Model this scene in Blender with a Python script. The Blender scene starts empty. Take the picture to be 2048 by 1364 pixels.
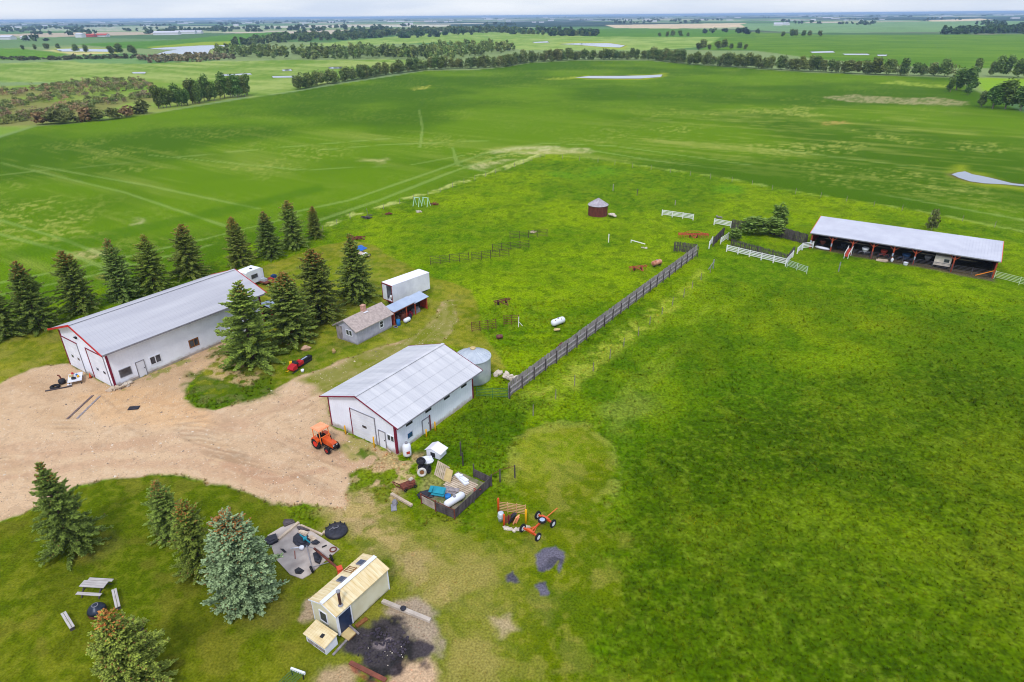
import bpy, math, random
import numpy as np
R = math.radians
random.seed(7)
scene = bpy.context.scene
COL = scene.collection

# ------------------------------------------------------------------ camera (drone at 40 m)
FPX, CAMH, HY = 1300.0, 40.0, 31.0
PITCH = math.atan((682 - HY) / FPX)
ROLL = math.atan((22 - 40) / 2048)
cR, sR = math.cos(ROLL), math.sin(ROLL)
DN = (0.0, -math.sin(PITCH), -math.cos(PITCH))
FW = (0.0, math.cos(PITCH), -math.sin(PITCH))
def ray(x, y):
    dx, dy = x - 1024, y - 682
    dx, dy = cR * dx + sR * dy, -sR * dx + cR * dy
    return (dx, FPX * FW[1] + dy * DN[1], FPX * FW[2] + dy * DN[2])
def G(x, y, z=0.0):
    r = ray(x, y); t = (CAMH - z) / -r[2]
    return (r[0] * t, r[1] * t)
def HT(b, t):
    A = G(*b); r = ray(*t)
    k = (A[0] * r[0] + A[1] * r[1]) / (r[0] ** 2 + r[1] ** 2)
    return A, CAMH + r[2] * k
from mathutils import Matrix, Vector
cd = bpy.data.cameras.new('camera')
cam = bpy.data.objects.new('camera', cd); COL.objects.link(cam)
rx = Vector((cR, 0, 0)) - sR * Vector(DN)
dn = Vector((sR, 0, 0)) + cR * Vector(DN)
fw = Vector(FW)
m = Matrix((( rx.x, -dn.x, -fw.x, 0), (rx.y, -dn.y, -fw.y, 0), (rx.z, -dn.z, -fw.z, CAMH), (0, 0, 0, 1)))
cam.matrix_world = m
cd.sensor_width = 36; cd.lens = 36 * FPX / 2048
cd.clip_start = 0.5; cd.clip_end = 90000
scene.camera = cam

AZ = R(34.2)                                     # heading of the farmyard grid
U = (math.sin(AZ), math.cos(AZ)); V = (math.cos(AZ), -math.sin(AZ))
def frame(o, x, y):
    return (o[0] + V[0] * x + U[0] * y, o[1] + V[1] * x + U[1] * y)
def tolocal(o, p):
    d = (p[0] - o[0], p[1] - o[1])
    return (d[0] * V[0] + d[1] * V[1], d[0] * U[0] + d[1] * U[1])

# ------------------------------------------------------------------ materials
def lin(c):
    c = c / 255.0
    return c / 12.92 if c <= 0.04045 else ((c + 0.055) / 1.055) ** 2.4
def S(r, g, b, k=1.0):
    return (lin(r) * k, lin(g) * k, lin(b) * k)
MATS = {}
def mat(name, c, c2=None, scale=2.0, rough=0.7, metal=0.0, detail=5.0, bump=0.0, lo=0.35, hi=0.65, spec=0.3, stretch=None, objcol=False, trans=0.0, coord='Object', vary=0.0):
    if name in MATS: return MATS[name]
    mt = bpy.data.materials.new(name); mt.use_nodes = True
    nt = mt.node_tree; N = nt.nodes; L = nt.links
    b = N['Principled BSDF']
    b.inputs['Roughness'].default_value = rough; b.inputs['Metallic'].default_value = metal
    b.inputs['Specular IOR Level'].default_value = spec
    col = None
    if c2 is not None:
        tc = N.new('ShaderNodeTexCoord'); nz = N.new('ShaderNodeTexNoise')
        nz.inputs['Scale'].default_value = scale; nz.inputs['Detail'].default_value = detail
        if stretch:
            mp = N.new('ShaderNodeMapping'); mp.inputs['Scale'].default_value = stretch
            L.new(tc.outputs[coord], mp.inputs['Vector']); L.new(mp.outputs['Vector'], nz.inputs['Vector'])
        else:
            L.new(tc.outputs[coord], nz.inputs['Vector'])
        rp = N.new('ShaderNodeMapRange'); rp.inputs['From Min'].default_value = lo; rp.inputs['From Max'].default_value = hi
        L.new(nz.outputs['Fac'], rp.inputs['Value'])
        mx = N.new('ShaderNodeMix'); mx.data_type = 'RGBA'
        mx.inputs['A'].default_value = (*c, 1); mx.inputs['B'].default_value = (*c2, 1)
        L.new(rp.outputs['Result'], mx.inputs['Factor']); col = mx.outputs['Result']
        if bump:
            bp = N.new('ShaderNodeBump'); bp.inputs['Strength'].default_value = bump; bp.inputs['Distance'].default_value = 0.05
            L.new(nz.outputs['Fac'], bp.inputs['Height']); L.new(bp.outputs['Normal'], b.inputs['Normal'])
    if objcol:
        oi = N.new('ShaderNodeObjectInfo'); mm = N.new('ShaderNodeMix'); mm.data_type = 'RGBA'; mm.blend_type = 'MULTIPLY'
        mm.inputs['Factor'].default_value = 1.0
        if col is None: mm.inputs['A'].default_value = (*c, 1)
        else: L.new(col, mm.inputs['A'])
        L.new(oi.outputs['Color'], mm.inputs['B']); col = mm.outputs['Result']
    if col is None: b.inputs['Base Color'].default_value = (*c, 1)
    else: L.new(col, b.inputs['Base Color'])
    MATS[name] = mt
    return mt

def attrmat(name, attr, scale=3.0, amt=0.35, rough=0.9, objcol=False, spec=0.15, transl=0.0, detail=4):
    """colour attribute of the mesh times a fine noise"""
    if name in MATS: return MATS[name]
    mt = bpy.data.materials.new(name); mt.use_nodes = True
    nt = mt.node_tree; N = nt.nodes; L = nt.links
    b = N['Principled BSDF']; b.inputs['Roughness'].default_value = rough; b.inputs['Specular IOR Level'].default_value = spec
    at = N.new('ShaderNodeAttribute'); at.attribute_name = attr
    tc = N.new('ShaderNodeTexCoord'); nz = N.new('ShaderNodeTexNoise'); nz.inputs['Scale'].default_value = scale; nz.inputs['Detail'].default_value = detail
    L.new(tc.outputs['Object'], nz.inputs['Vector'])
    rp = N.new('ShaderNodeMapRange'); rp.inputs['From Min'].default_value = 0.3; rp.inputs['From Max'].default_value = 0.7
    rp.inputs['To Min'].default_value = 1 - amt; rp.inputs['To Max'].default_value = 1 + amt
    L.new(nz.outputs['Fac'], rp.inputs['Value'])
    mm = N.new('ShaderNodeMix'); mm.data_type = 'RGBA'; mm.blend_type = 'MULTIPLY'; mm.inputs['Factor'].default_value = 1
    L.new(at.outputs['Color'], mm.inputs['A']); L.new(rp.outputs['Result'], mm.inputs['B'])
    col = mm.outputs['Result']
    if objcol:
        oi = N.new('ShaderNodeObjectInfo'); m2 = N.new('ShaderNodeMix'); m2.data_type = 'RGBA'; m2.blend_type = 'MULTIPLY'; m2.inputs['Factor'].default_value = 1
        L.new(col, m2.inputs['A']); L.new(oi.outputs['Color'], m2.inputs['B']); col = m2.outputs['Result']
    L.new(col, b.inputs['Base Color'])
    if transl:
        tr = N.new('ShaderNodeBsdfTranslucent'); L.new(col, tr.inputs['Color'])
        ms = N.new('ShaderNodeMixShader'); ms.inputs['Fac'].default_value = transl
        L.new(b.outputs['BSDF'], ms.inputs[1]); L.new(tr.outputs['BSDF'], ms.inputs[2])
        L.new(ms.outputs['Shader'], N['Material Output'].inputs['Surface'])
    MATS[name] = mt
    return mt

M_white = mat('white_paint', S(230, 232, 242, .97), S(214, 216, 228, .95), 0.6, 0.55)
M_white_wall = mat('white_cladding', S(236, 239, 252, 1.0), S(226, 229, 243, .97), 0.5, 0.5)
M_roof1 = mat('grey_roof_sheet', S(190, 189, 196, .92), S(176, 175, 184, .9), 0.25, 0.65, 0.0, stretch=(3, .3, 1))
M_roof2 = mat('white_roof_sheet', S(204, 203, 208, .95), S(190, 190, 197, .92), 0.4, 0.6, 0.0, stretch=(.3, 4, 1))
M_roofb = mat('blue_grey_tin', S(158, 172, 196), S(174, 186, 206), 0.7, 0.4, 0.2)
M_red = mat('red_trim', S(196, 36, 44), S(170, 30, 40), 1.0, 0.5)
M_maroon = mat('maroon_trim', S(128, 26, 58), S(110, 22, 48), 1.0, 0.5)
M_dark = mat('black_metal', S(30, 30, 36), S(44, 44, 50), 3, 0.6)
M_black = mat('black_rubber', S(34, 34, 40), S(22, 22, 26), 4, 0.8)
M_greytrim = mat('grey_trim', S(120, 118, 128), S(140, 138, 146), 3, 0.5)
M_glass = mat('dark_window_glass', S(46, 46, 56), S(80, 82, 90), 1.2, 0.08, spec=0.6)
M_brownwood = mat('brown_wood', S(140, 92, 52), S(110, 70, 40), 4, 0.8)
M_oldwood = mat('weathered_wood', S(160, 151, 153), S(120, 112, 114), 3, 0.9, stretch=(1, 1, .3))
M_darkwood = mat('dark_weathered_wood', S(92, 84, 86), S(62, 54, 58), 3, 0.9, stretch=(1, 1, .3))
M_palewood = mat('pale_lumber', S(202, 184, 164), S(170, 150, 130), 2, 0.9)
M_rust = mat('rusty_steel', S(122, 66, 50), S(86, 46, 40), 4, 0.9)
M_redrust = mat('red_rusty_paint', S(186, 62, 46), S(132, 58, 46), 5, 0.8)
M_orange = mat('orange_paint', S(214, 86, 26), S(192, 72, 24), 2, 0.4, spec=.5)
M_paleorange = mat('faded_orange_paint', S(244, 166, 124), S(236, 150, 106), 2, 0.6)
M_yellow = mat('yellow_paint', S(240, 186, 24), S(224, 160, 20), 3, 0.5)
M_galv = mat('galvanised_steel', S(198, 204, 212), S(178, 186, 198), 1.3, 0.4, 0.35)
M_concrete = mat('concrete', S(176, 166, 160), S(150, 138, 132), 1.2, 0.95, bump=.1)
M_teal = mat('teal_plastic', S(24, 138, 158), S(18, 116, 138), 2, 0.4)
M_blue = mat('blue_plastic', S(40, 120, 190), S(30, 96, 168), 2, 0.45)
M_navy = mat('navy_paint', S(38, 56, 88), S(28, 42, 70), 2, 0.4)
M_cream = mat('cream_paint', S(218, 213, 190), S(206, 198, 170), 0.8, 0.55)
M_creamroof = mat('yellowed_tin', S(224, 208, 170), S(208, 184, 136), 1.6, 0.5, stretch=(.5, 3, 1))
M_shingle = mat('grey_brown_shingle', S(184, 168, 162), S(160, 146, 142), 3.0, 0.95)
M_brick = mat('pinkish_brick', S(202, 158, 140), S(172, 126, 110), 6, 0.9)
M_greywall = mat('grey_lavender_siding', S(188, 186, 204), S(172, 170, 190), 1.5, 0.6)
M_tan = mat('tan_board', S(206, 182, 130), S(184, 160, 112), 2, 0.85)
M_tarp_black = mat('black_tarp', S(30, 31, 40), S(48, 48, 60), 3, 0.5)
M_coal = mat('coal_dust', S(46, 42, 52), S(74, 66, 76), 1.6, 0.95, bump=.3)
M_slate = mat('slate_gravel', S(86, 80, 100), S(62, 58, 74), 4.0, 0.95, bump=.3)
M_stone = mat('field_stone', S(214, 202, 186), S(176, 164, 152), 3, 0.9)
M_greengate = mat('green_pipe', S(58, 112, 66), S(48, 92, 56), 3, 0.5)
M_whitefence = mat('white_fence_paint', S(238, 238, 240), S(214, 212, 216), 2.0, 0.6)
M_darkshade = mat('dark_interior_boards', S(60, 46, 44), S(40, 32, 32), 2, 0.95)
M_redbarn = mat('faded_red_boards', S(112, 58, 50), S(86, 46, 42), 2.5, 0.85, stretch=(3, 3, .3))
M_tinroof = mat('weathered_tin', S(180, 172, 180), S(152, 144, 154), 1.5, 0.5, 0.1)
M_redpost = mat('red_brown_post', S(176, 76, 46), S(140, 60, 40), 3, 0.8)
M_steelblue = mat('blue_steel_machine', S(40, 74, 118), S(30, 52, 90), 2, 0.6)

def splash(mt, height, c):
    """mud splash above the foot of a wall, ragged"""
    nt = mt.node_tree; N = nt.nodes; L = nt.links; b = N['Principled BSDF']
    tc = N.new('ShaderNodeTexCoord'); sp = N.new('ShaderNodeSeparateXYZ'); L.new(tc.outputs['Object'], sp.inputs['Vector'])
    nz = N.new('ShaderNodeTexNoise'); nz.inputs['Scale'].default_value = 1.6; nz.inputs['Detail'].default_value = 6; L.new(tc.outputs['Object'], nz.inputs['Vector'])
    m1 = N.new('ShaderNodeMath'); m1.operation = 'MULTIPLY_ADD'; m1.inputs[1].default_value = -1.6*height; L.new(nz.outputs['Fac'], m1.inputs[0]); L.new(sp.outputs['Z'], m1.inputs[2])
    mr = N.new('ShaderNodeMapRange'); mr.inputs['From Min'].default_value = -.6*height; mr.inputs['From Max'].default_value = .25*height; mr.inputs['To Min'].default_value = .75; mr.inputs['To Max'].default_value = 0; L.new(m1.outputs['Value'], mr.inputs['Value'])
    mx = N.new('ShaderNodeMix'); mx.data_type = 'RGBA'; mx.inputs['B'].default_value = (*c, 1); L.new(mr.outputs['Result'], mx.inputs['Factor'])
    src = b.inputs['Base Color'].links[0].from_socket; L.new(src, mx.inputs['A']); L.new(mx.outputs['Result'], b.inputs['Base Color'])
splash(M_white_wall, .55, S(150, 132, 110)); splash(M_cream, .3, S(130, 124, 92)); splash(M_greywall, .35, S(120, 116, 104))
# ------------------------------------------------------------------ mesh builder
class MB:
    def __init__(s): s.v = []; s.f = []
    def add(s, vs, fs):
        o = len(s.v); s.v += [tuple(p) for p in vs]; s.f += [tuple(i + o for i in f) for f in fs]; return s
    def box(s, x0, x1, y0, y1, z0, z1):
        return s.add([(x0,y0,z0),(x1,y0,z0),(x1,y1,z0),(x0,y1,z0),(x0,y0,z1),(x1,y0,z1),(x1,y1,z1),(x0,y1,z1)],
                     [(0,3,2,1),(4,5,6,7),(0,1,5,4),(1,2,6,5),(2,3,7,6),(3,0,4,7)])
    def cbox(s, c, d, rz=0.0, rxy=(0, 0)):
        M = Matrix.Translation(c) @ Matrix.Rotation(rz, 4, 'Z') @ Matrix.Rotation(rxy[0], 4, 'X') @ Matrix.Rotation(rxy[1], 4, 'Y')
        b = MB().box(-d[0]/2, d[0]/2, -d[1]/2, d[1]/2, -d[2]/2, d[2]/2)
        return s.add([M @ Vector(p) for p in b.v], b.f)
    def bar(s, p, q, w, h=None, up=(0, 0, 1)):
        p, q = Vector(p), Vector(q); h = h or w
        d = (q - p); 
        if d.length < 1e-6: return s
        d.normalize(); upv = Vector(up)
        if abs(d.dot(upv)) > 0.98: upv = Vector((0, 1, 0))
        a = d.cross(upv).normalized(); b = a.cross(d).normalized()
        a *= w / 2; b *= h / 2
        vs = [p - a - b, p + a - b, p + a + b, p - a + b, q - a - b, q + a - b, q + a + b, q - a + b]
        return s.add(vs, [(0,3,2,1),(4,5,6,7),(0,1,5,4),(1,2,6,5),(2,3,7,6),(3,0,4,7)])
    def tube(s, pts, r, n=8):
        pts = [Vector(p) for p in pts]
        rs = r if isinstance(r, (list, tuple)) else [r] * len(pts)
        rings = []
        for i, p in enumerate(pts):
            d = (pts[min(i+1, len(pts)-1)] - pts[max(i-1, 0)]).normalized()
            up = Vector((0, 0, 1)) if abs(d.z) < 0.95 else Vector((0, 1, 0))
            a = d.cross(up).normalized(); b = a.cross(d)
            rings.append([p + (a * math.cos(t) + b * math.sin(t)) * rs[i] for t in [2*math.pi*k/n for k in range(n)]])
        vs = [q for rg in rings for q in rg]; fs = []
        for i in range(len(pts) - 1):
            for k in range(n):
                fs.append((i*n+k, i*n+(k+1) % n, (i+1)*n+(k+1) % n, (i+1)*n+k))
        fs.append(tuple(range(n-1, -1, -1))); fs.append(tuple((len(pts)-1)*n+k for k in range(n)))
        return s.add(vs, fs)
    def lathe(s, prof, n=20, M=None):
        M = M or Matrix()
        vs = []; fs = []
        for (r, z) in prof:
            for k in range(n):
                t = 2*math.pi*k/n; vs.append(M @ Vector((r*math.cos(t), r*math.sin(t), z)))
        for i in range(len(prof)-1):
            for k in range(n):
                fs.append((i*n+k, i*n+(k+1) % n, (i+1)*n+(k+1) % n, (i+1)*n+k))
        fs.append(tuple(range(n-1, -1, -1))); fs.append(tuple((len(prof)-1)*n+k for k in range(n)))
        return s.add(vs, fs)
    def prism(s, pts, z0, z1):
        n = len(pts)
        vs = [(x, y, z0) for x, y in pts] + [(x, y, z1) for x, y in pts]
        fs = [tuple(range(n-1, -1, -1)), tuple(range(n, 2*n))] + [(i, (i+1) % n, n+(i+1) % n, n+i) for i in range(n)]
        return s.add(vs, fs)
    def yprism(s, pts, y0, y1):                       # outline in x,z pushed along y
        n = len(pts)
        vs = [(x, y0, z) for x, z in pts] + [(x, y1, z) for x, z in pts]
        fs = [tuple(range(n)), tuple(range(2*n-1, n-1, -1))] + [(i, n+i, n+(i+1) % n, (i+1) % n) for i in range(n)]
        return s.add(vs, fs)
    def xprism(s, pts, x0, x1):                       # outline in y,z pushed along x
        n = len(pts)
        vs = [(x0, y, z) for y, z in pts] + [(x1, y, z) for y, z in pts]
        fs = [tuple(range(n-1, -1, -1)), tuple(range(n, 2*n))] + [(i, (i+1) % n, n+(i+1) % n, n+i) for i in range(n)]
        return s.add(vs, fs)
    def torus(s, c, axis, Rr, r, n=20, k=8, sq=1.0):
        axis = Vector(axis).normalized(); a = axis.orthogonal().normalized(); b = axis.cross(a); c = Vector(c)
        vs = []; fs = []
        for i in range(n):
            t = 2*math.pi*i/n; d = a*math.cos(t) + b*math.sin(t)
            for j in range(k):
                q = 2*math.pi*j/k; vs.append(c + d*(Rr + r*math.cos(q)) + axis*(r*sq*math.sin(q)))
        for i in range(n):
            for j in range(k):
                fs.append((i*k+j, ((i+1) % n)*k+j, ((i+1) % n)*k+(j+1) % k, i*k+(j+1) % k))
        return s.add(vs, fs)
    def ball(s, c, r, n=10, k=6, jit=0.0):
        rx_, ry_, rz_ = r if isinstance(r, (list, tuple)) else (r, r, r)
        vs = [(c[0], c[1], c[2]-rz_)]; fs = []
        for i in range(1, k):
            ph = math.pi*i/k - math.pi/2
            for j in range(n):
                t = 2*math.pi*j/n; q = 1 + random.uniform(-jit, jit)
                vs.append((c[0]+rx_*q*math.cos(ph)*math.cos(t), c[1]+ry_*q*math.cos(ph)*math.sin(t), c[2]+rz_*q*math.sin(ph)))
        vs.append((c[0], c[1], c[2]+rz_)); e = len(vs)-1
        for j in range(n):
            fs.append((0, 1+(j+1) % n, 1+j)); fs.append((e, 1+(k-2)*n+j, 1+(k-2)*n+(j+1) % n))
        for i in range(k-2):
            for j in range(n):
                fs.append((1+i*n+j, 1+i*n+(j+1) % n, 1+(i+1)*n+(j+1) % n, 1+(i+1)*n+j))
        return s.add(vs, fs)
    def mesh(s, name, mt=None, smooth=False):
        me = bpy.data.meshes.new(name); me.from_pydata(s.v, [], s.f)
        if mt: me.materials.append(mt)
        if smooth:
            me.polygons.foreach_set('use_smooth', [True]*len(me.polygons))
        me.update(); return me
    def build(s, name, mt, parent=None, smooth=False, loc=None, rz=None, label=None):
        o = bpy.data.objects.new(name, s.mesh(name, mt, smooth)); COL.objects.link(o)
        if parent: o.parent = parent
        if loc is not None: o.location = loc if len(loc) == 3 else (loc[0], loc[1], 0)
        if rz is not None: o.rotation_euler = (0, 0, rz)
        if label: o['label'] = label
        return o

def tag(o, label=None, cat=None, group=None, kind=None):
    if label: o['label'] = label
    if cat: o['category'] = cat
    if group: o['group'] = group
    if kind: o['kind'] = kind
    return o
def thing(name, label, cat, loc=(0, 0), rz=0.0, group=None):
    o = bpy.data.objects.new(name, None); COL.objects.link(o); o.empty_display_size = 0.5
    o.location = (loc[0], loc[1], loc[2] if len(loc) > 2 else 0); o.rotation_euler = (0, 0, rz)
    return tag(o, label, cat, group)
def dup(root, loc, rz=None, label=None, scale=None):
    r = root.copy(); COL.objects.link(r)
    r.location = (loc[0], loc[1], loc[2] if len(loc) > 2 else root.location.z)
    if rz is not None: r.rotation_euler = (0, 0, rz)
    if scale: r.scale = (scale, scale, scale)
    if label: r['label'] = label
    for ch in list(root.children):
        c = ch.copy(); COL.objects.link(c); c.parent = r
        for g in list(ch.children):
            d = g.copy(); COL.objects.link(d); d.parent = c
    return r
def heading(p, q):                                    # z rotation that turns local +Y onto p->q
    return -math.atan2(q[0]-p[0], q[1]-p[1])
def dist(p, q): return math.hypot(q[0]-p[0], q[1]-p[1])
def jit(a): return random.uniform(-a, a)

# ------------------------------------------------------------------ 2-D value noise (numpy)
def _h(ix, iy, seed):
    n = (ix * 374761393 + iy * 668265263 + seed * 1274126177) & 0xFFFFFFFF
    n = ((n ^ (n >> 13)) * 1274126177) & 0xFFFFFFFF
    return ((n ^ (n >> 16)) & 0xFFFF) / 65535.0
def vnoise(x, y, seed=0):
    ix = np.floor(x).astype(np.int64); iy = np.floor(y).astype(np.int64)
    fx = x - ix; fy = y - iy; fx = fx*fx*(3-2*fx); fy = fy*fy*(3-2*fy)
    a = _h(ix, iy, seed); b = _h(ix+1, iy, seed); c = _h(ix, iy+1, seed); d = _h(ix+1, iy+1, seed)
    return (a*(1-fx)+b*fx)*(1-fy) + (c*(1-fx)+d*fx)*fy
def fbm(x, y, scale, octv=4, seed=0, gain=.5):
    s = np.zeros_like(x); a = 1.0; t = 0.0; f = 1.0/scale
    for i in range(octv):
        s += a*vnoise(x*f+i*17.3, y*f+i*9.1, seed+i); t += a; a *= gain; f *= 2.03
    return s/t
def sdf(x, y, poly):
    """signed distance to a polygon, positive inside"""
    d = np.full_like(x, 1e18); ins = np.zeros(x.shape, bool); n = len(poly)
    for i in range(n):
        ax, ay = poly[i]; bx, by = poly[(i+1) % n]
        ex, ey = bx-ax, by-ay; L2 = ex*ex+ey*ey+1e-12
        t = np.clip(((x-ax)*ex+(y-ay)*ey)/L2, 0, 1)
        dx = x-ax-t*ex; dy = y-ay-t*ey
        d = np.minimum(d, dx*dx+dy*dy)
        c = ((ay > y) != (by > y)) & (x < ex*(y-ay)/(ey if abs(ey) > 1e-12 else 1e-12)+ax)
        ins ^= c
    d = np.sqrt(d)
    return np.where(ins, d, -d)
def pdist(x, y, pl):
    d = np.full_like(x, 1e18)
    for (ax, ay), (bx, by) in zip(pl[:-1], pl[1:]):
        ex, ey = bx-ax, by-ay; L2 = ex*ex+ey*ey+1e-12
        t = np.clip(((x-ax)*ex+(y-ay)*ey)/L2, 0, 1)
        d = np.minimum(d, (x-ax-t*ex)**2+(y-ay-t*ey)**2)
    return np.sqrt(d)
def sstep(a, b, x):
    t = np.clip((x-a)/(b-a), 0, 1); return t*t*(3-2*t)
def npmesh(name, v, f, mt, col=None, smooth=False):
    me = bpy.data.meshes.new(name)
    nv, nf, k = len(v), len(f), f.shape[1]
    me.vertices.add(nv); me.vertices.foreach_set('co', np.ascontiguousarray(v, dtype=np.float32).ravel())
    me.loops.add(nf*k); me.loops.foreach_set('vertex_index', np.ascontiguousarray(f, dtype=np.int32).ravel())
    me.polygons.add(nf); me.polygons.foreach_set('loop_start', np.arange(nf, dtype=np.int32)*k)
    if smooth: me.polygons.foreach_set('use_smooth', np.ones(nf, dtype=bool))
    if col is not None:
        a = me.attributes.new('tint', 'FLOAT_COLOR', 'POINT')
        c4 = np.ones((nv, 4), dtype=np.float32); c4[:, :3] = col
        a.data.foreach_set('color', c4.ravel())
    me.materials.append(mt); me.update(calc_edges=True); me.validate()
    return me
def npobj(name, me, parent=None):
    o = bpy.data.objects.new(name, me); COL.objects.link(o)
    if parent: o.parent = parent
    return o
# ------------------------------------------------------------------ light and sky
SUN_AZ, SUN_EL = R(188), R(52)
sd = Vector((math.sin(SUN_AZ)*math.cos(SUN_EL), math.cos(SUN_AZ)*math.cos(SUN_EL), math.sin(SUN_EL)))
ld = bpy.data.lights.new('sun', 'SUN'); ld.energy = 1.5; ld.angle = R(9); ld.color = (1.0, 0.965, 0.92)
lo = bpy.data.objects.new('sun', ld); COL.objects.link(lo); lo.rotation_euler = sd.to_track_quat('Z', 'Y').to_euler(); lo.location = (0, 0, 60)
w = bpy.data.worlds.new('World'); scene.world = w; w.use_nodes = True
nt = w.node_tree; N = nt.nodes; L = nt.links
bg = N['Background']; bg.inputs['Strength'].default_value = 0.1
sk = N.new('ShaderNodeTexSky'); sk.sky_type = 'NISHITA'; sk.sun_disc = False; sk.sun_elevation = SUN_EL; sk.sun_rotation = SUN_AZ
tc = N.new('ShaderNodeTexCoord'); mp = N.new('ShaderNodeMapping'); mp.inputs['Scale'].default_value = (1, 1, 7)
nz = N.new('ShaderNodeTexNoise'); nz.inputs['Scale'].default_value = 5; nz.inputs['Detail'].default_value = 6
L.new(tc.outputs['Generated'], mp.inputs['Vector']); L.new(mp.outputs['Vector'], nz.inputs['Vector'])
cr = N.new('ShaderNodeMapRange'); cr.inputs['From Min'].default_value = 0.34; cr.inputs['From Max'].default_value = 0.66
L.new(nz.outputs['Fac'], cr.inputs['Value'])
cm = N.new('ShaderNodeMix'); cm.data_type = 'RGBA'; cm.inputs['A'].default_value = (6.2, 7.1, 8.8, 1); cm.inputs['B'].default_value = (8.3, 8.8, 9.7, 1)
L.new(cr.outputs['Result'], cm.inputs['Factor'])
sm = N.new('ShaderNodeMix'); sm.data_type = 'RGBA'; sm.inputs['Factor'].default_value = 0.84
L.new(sk.outputs['Color'], sm.inputs['A']); L.new(cm.outputs['Result'], sm.inputs['B'])
sx_ = N.new('ShaderNodeSeparateXYZ'); L.new(tc.outputs['Generated'], sx_.inputs['Vector'])
gr_s = N.new('ShaderNodeMapRange'); gr_s.inputs['From Min'].default_value = 0.0; gr_s.inputs['From Max'].default_value = 0.7; gr_s.inputs['To Min'].default_value = 0.85; gr_s.inputs['To Max'].default_value = 1.12
L.new(sx_.outputs['Z'], gr_s.inputs['Value'])
ml = N.new('ShaderNodeMix'); ml.data_type = 'RGBA'; ml.blend_type = 'MULTIPLY'; ml.inputs['Factor'].default_value = 1.0
L.new(sm.outputs['Result'], ml.inputs['A']); L.new(gr_s.outputs['Result'], ml.inputs['B'])
L.new(ml.outputs['Result'], bg.inputs['Color'])
vs = scene.view_settings; vs.view_transform = 'Standard'; vs.look = 'None'; vs.gamma = 1; vs.exposure = 0.42; vs.use_curve_mapping = False
cy = scene.cycles
cy.max_bounces = 5; cy.diffuse_bounces = 2; cy.glossy_bounces = 2; cy.transmission_bounces = 2; cy.volume_bounces = 0; cy.transparent_max_bounces = 4
cy.filter_width = 1.05; cy.use_adaptive_sampling = True; cy.adaptive_threshold = 0.006
try:
    cy.use_denoising = True; cy.denoiser = 'OPENIMAGEDENOISE'
except Exception: pass
# air
hb = MB().box(-46000, 46000, -46000, 46000, -1.2, 44.0)
hm = bpy.data.materials.new('air'); hm.use_nodes = True
hn = hm.node_tree; hn.nodes.remove(hn.nodes['Principled BSDF'])
pv = hn.nodes.new('ShaderNodeVolumePrincipled'); pv.inputs['Color'].default_value = (0.46, 0.67, 1.0, 1); pv.inputs['Density'].default_value = 1.0e-4; pv.inputs['Anisotropy'].default_value = 0.0
hn.links.new(pv.outputs['Volume'], hn.nodes['Material Output'].inputs['Volume'])
haze = hb.build('haze', hm); tag(haze, kind='stuff')

# ------------------------------------------------------------------ ground: polar sheet round the camera foot
A0, A1 = -54.0, 56.0
ang = np.concatenate([np.arange(A0, A1+1e-6, 0.1), np.arange(A1+6, 360+A0-1, 6.0)])
rr = [10.0]
while rr[-1] < 42000:
    q = rr[-1]; rr.append(q + min(max(0.12, q*q/26000*0.9), 0.02*q))
rr = np.array(rr); na, nr = len(ang), len(rr)
AA, RR = np.meshgrid(np.radians(ang), rr)
gx = (np.sin(AA)*RR).ravel(); gy = (np.cos(AA)*RR).ravel(); gr = RR.ravel()
ga = gx*V[0]+gy*V[1]; gb = gx*U[0]+gy*U[1]               # farm grid coordinates
def P(pts): return [G(x, y) for x, y in pts]
def zone(poly, soft=1.0, amp=0.0, nsc=3.0, rmax=None, seed=0, lim=900):
    """soft 0..1 mask of a polygon given on the photo, laid on the ground"""
    pl = P(poly); out = np.zeros_like(gx)
    xs = [p[0] for p in pl]; ys = [p[1] for p in pl]
    k = (gx > min(xs)-10*soft-amp-20) & (gx < max(xs)+10*soft+amp+20) & (gy > min(ys)-10*soft-amp-20) & (gy < max(ys)+10*soft+amp+20)
    if not k.any(): return out
    x, y = gx[k], gy[k]; d = sdf(x, y, pl)
    if amp: d = d + (fbm(x, y, nsc, 3, seed+50)-.5)*2*amp
    out[k] = sstep(-soft, soft, d); return out
def line(pl, wd, amp=0.0, nsc=4.0, seed=3):
    pl = P(pl); out = np.zeros_like(gx)
    xs = [p[0] for p in pl]; ys = [p[1] for p in pl]
    k = (gx > min(xs)-4*wd-5) & (gx < max(xs)+4*wd+5) & (gy > min(ys)-4*wd-5) & (gy < max(ys)+4*wd+5)
    x, y = gx[k], gy[k]; d = pdist(x, y, pl)
    if amp: d = d + (fbm(x, y, nsc, 3, seed)-.5)*2*amp
    out[k] = 1-sstep(wd*.6, wd*1.3, d); return out
CC = np.zeros((gx.size, 3))
def paint(mask, c):
    global CC
    CC = CC*(1-mask[:, None]) + np.array(c)[None, :]*mask[:, None]
def paint2(mask, c, c2, t):
    global CC
    cc = np.array(c)[None, :]*(1-t[:, None]) + np.array(c2)[None, :]*t[:, None]
    CC = CC*(1-mask[:, None]) + cc*mask[:, None]
far = sstep(1200, 2200, gr)
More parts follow.
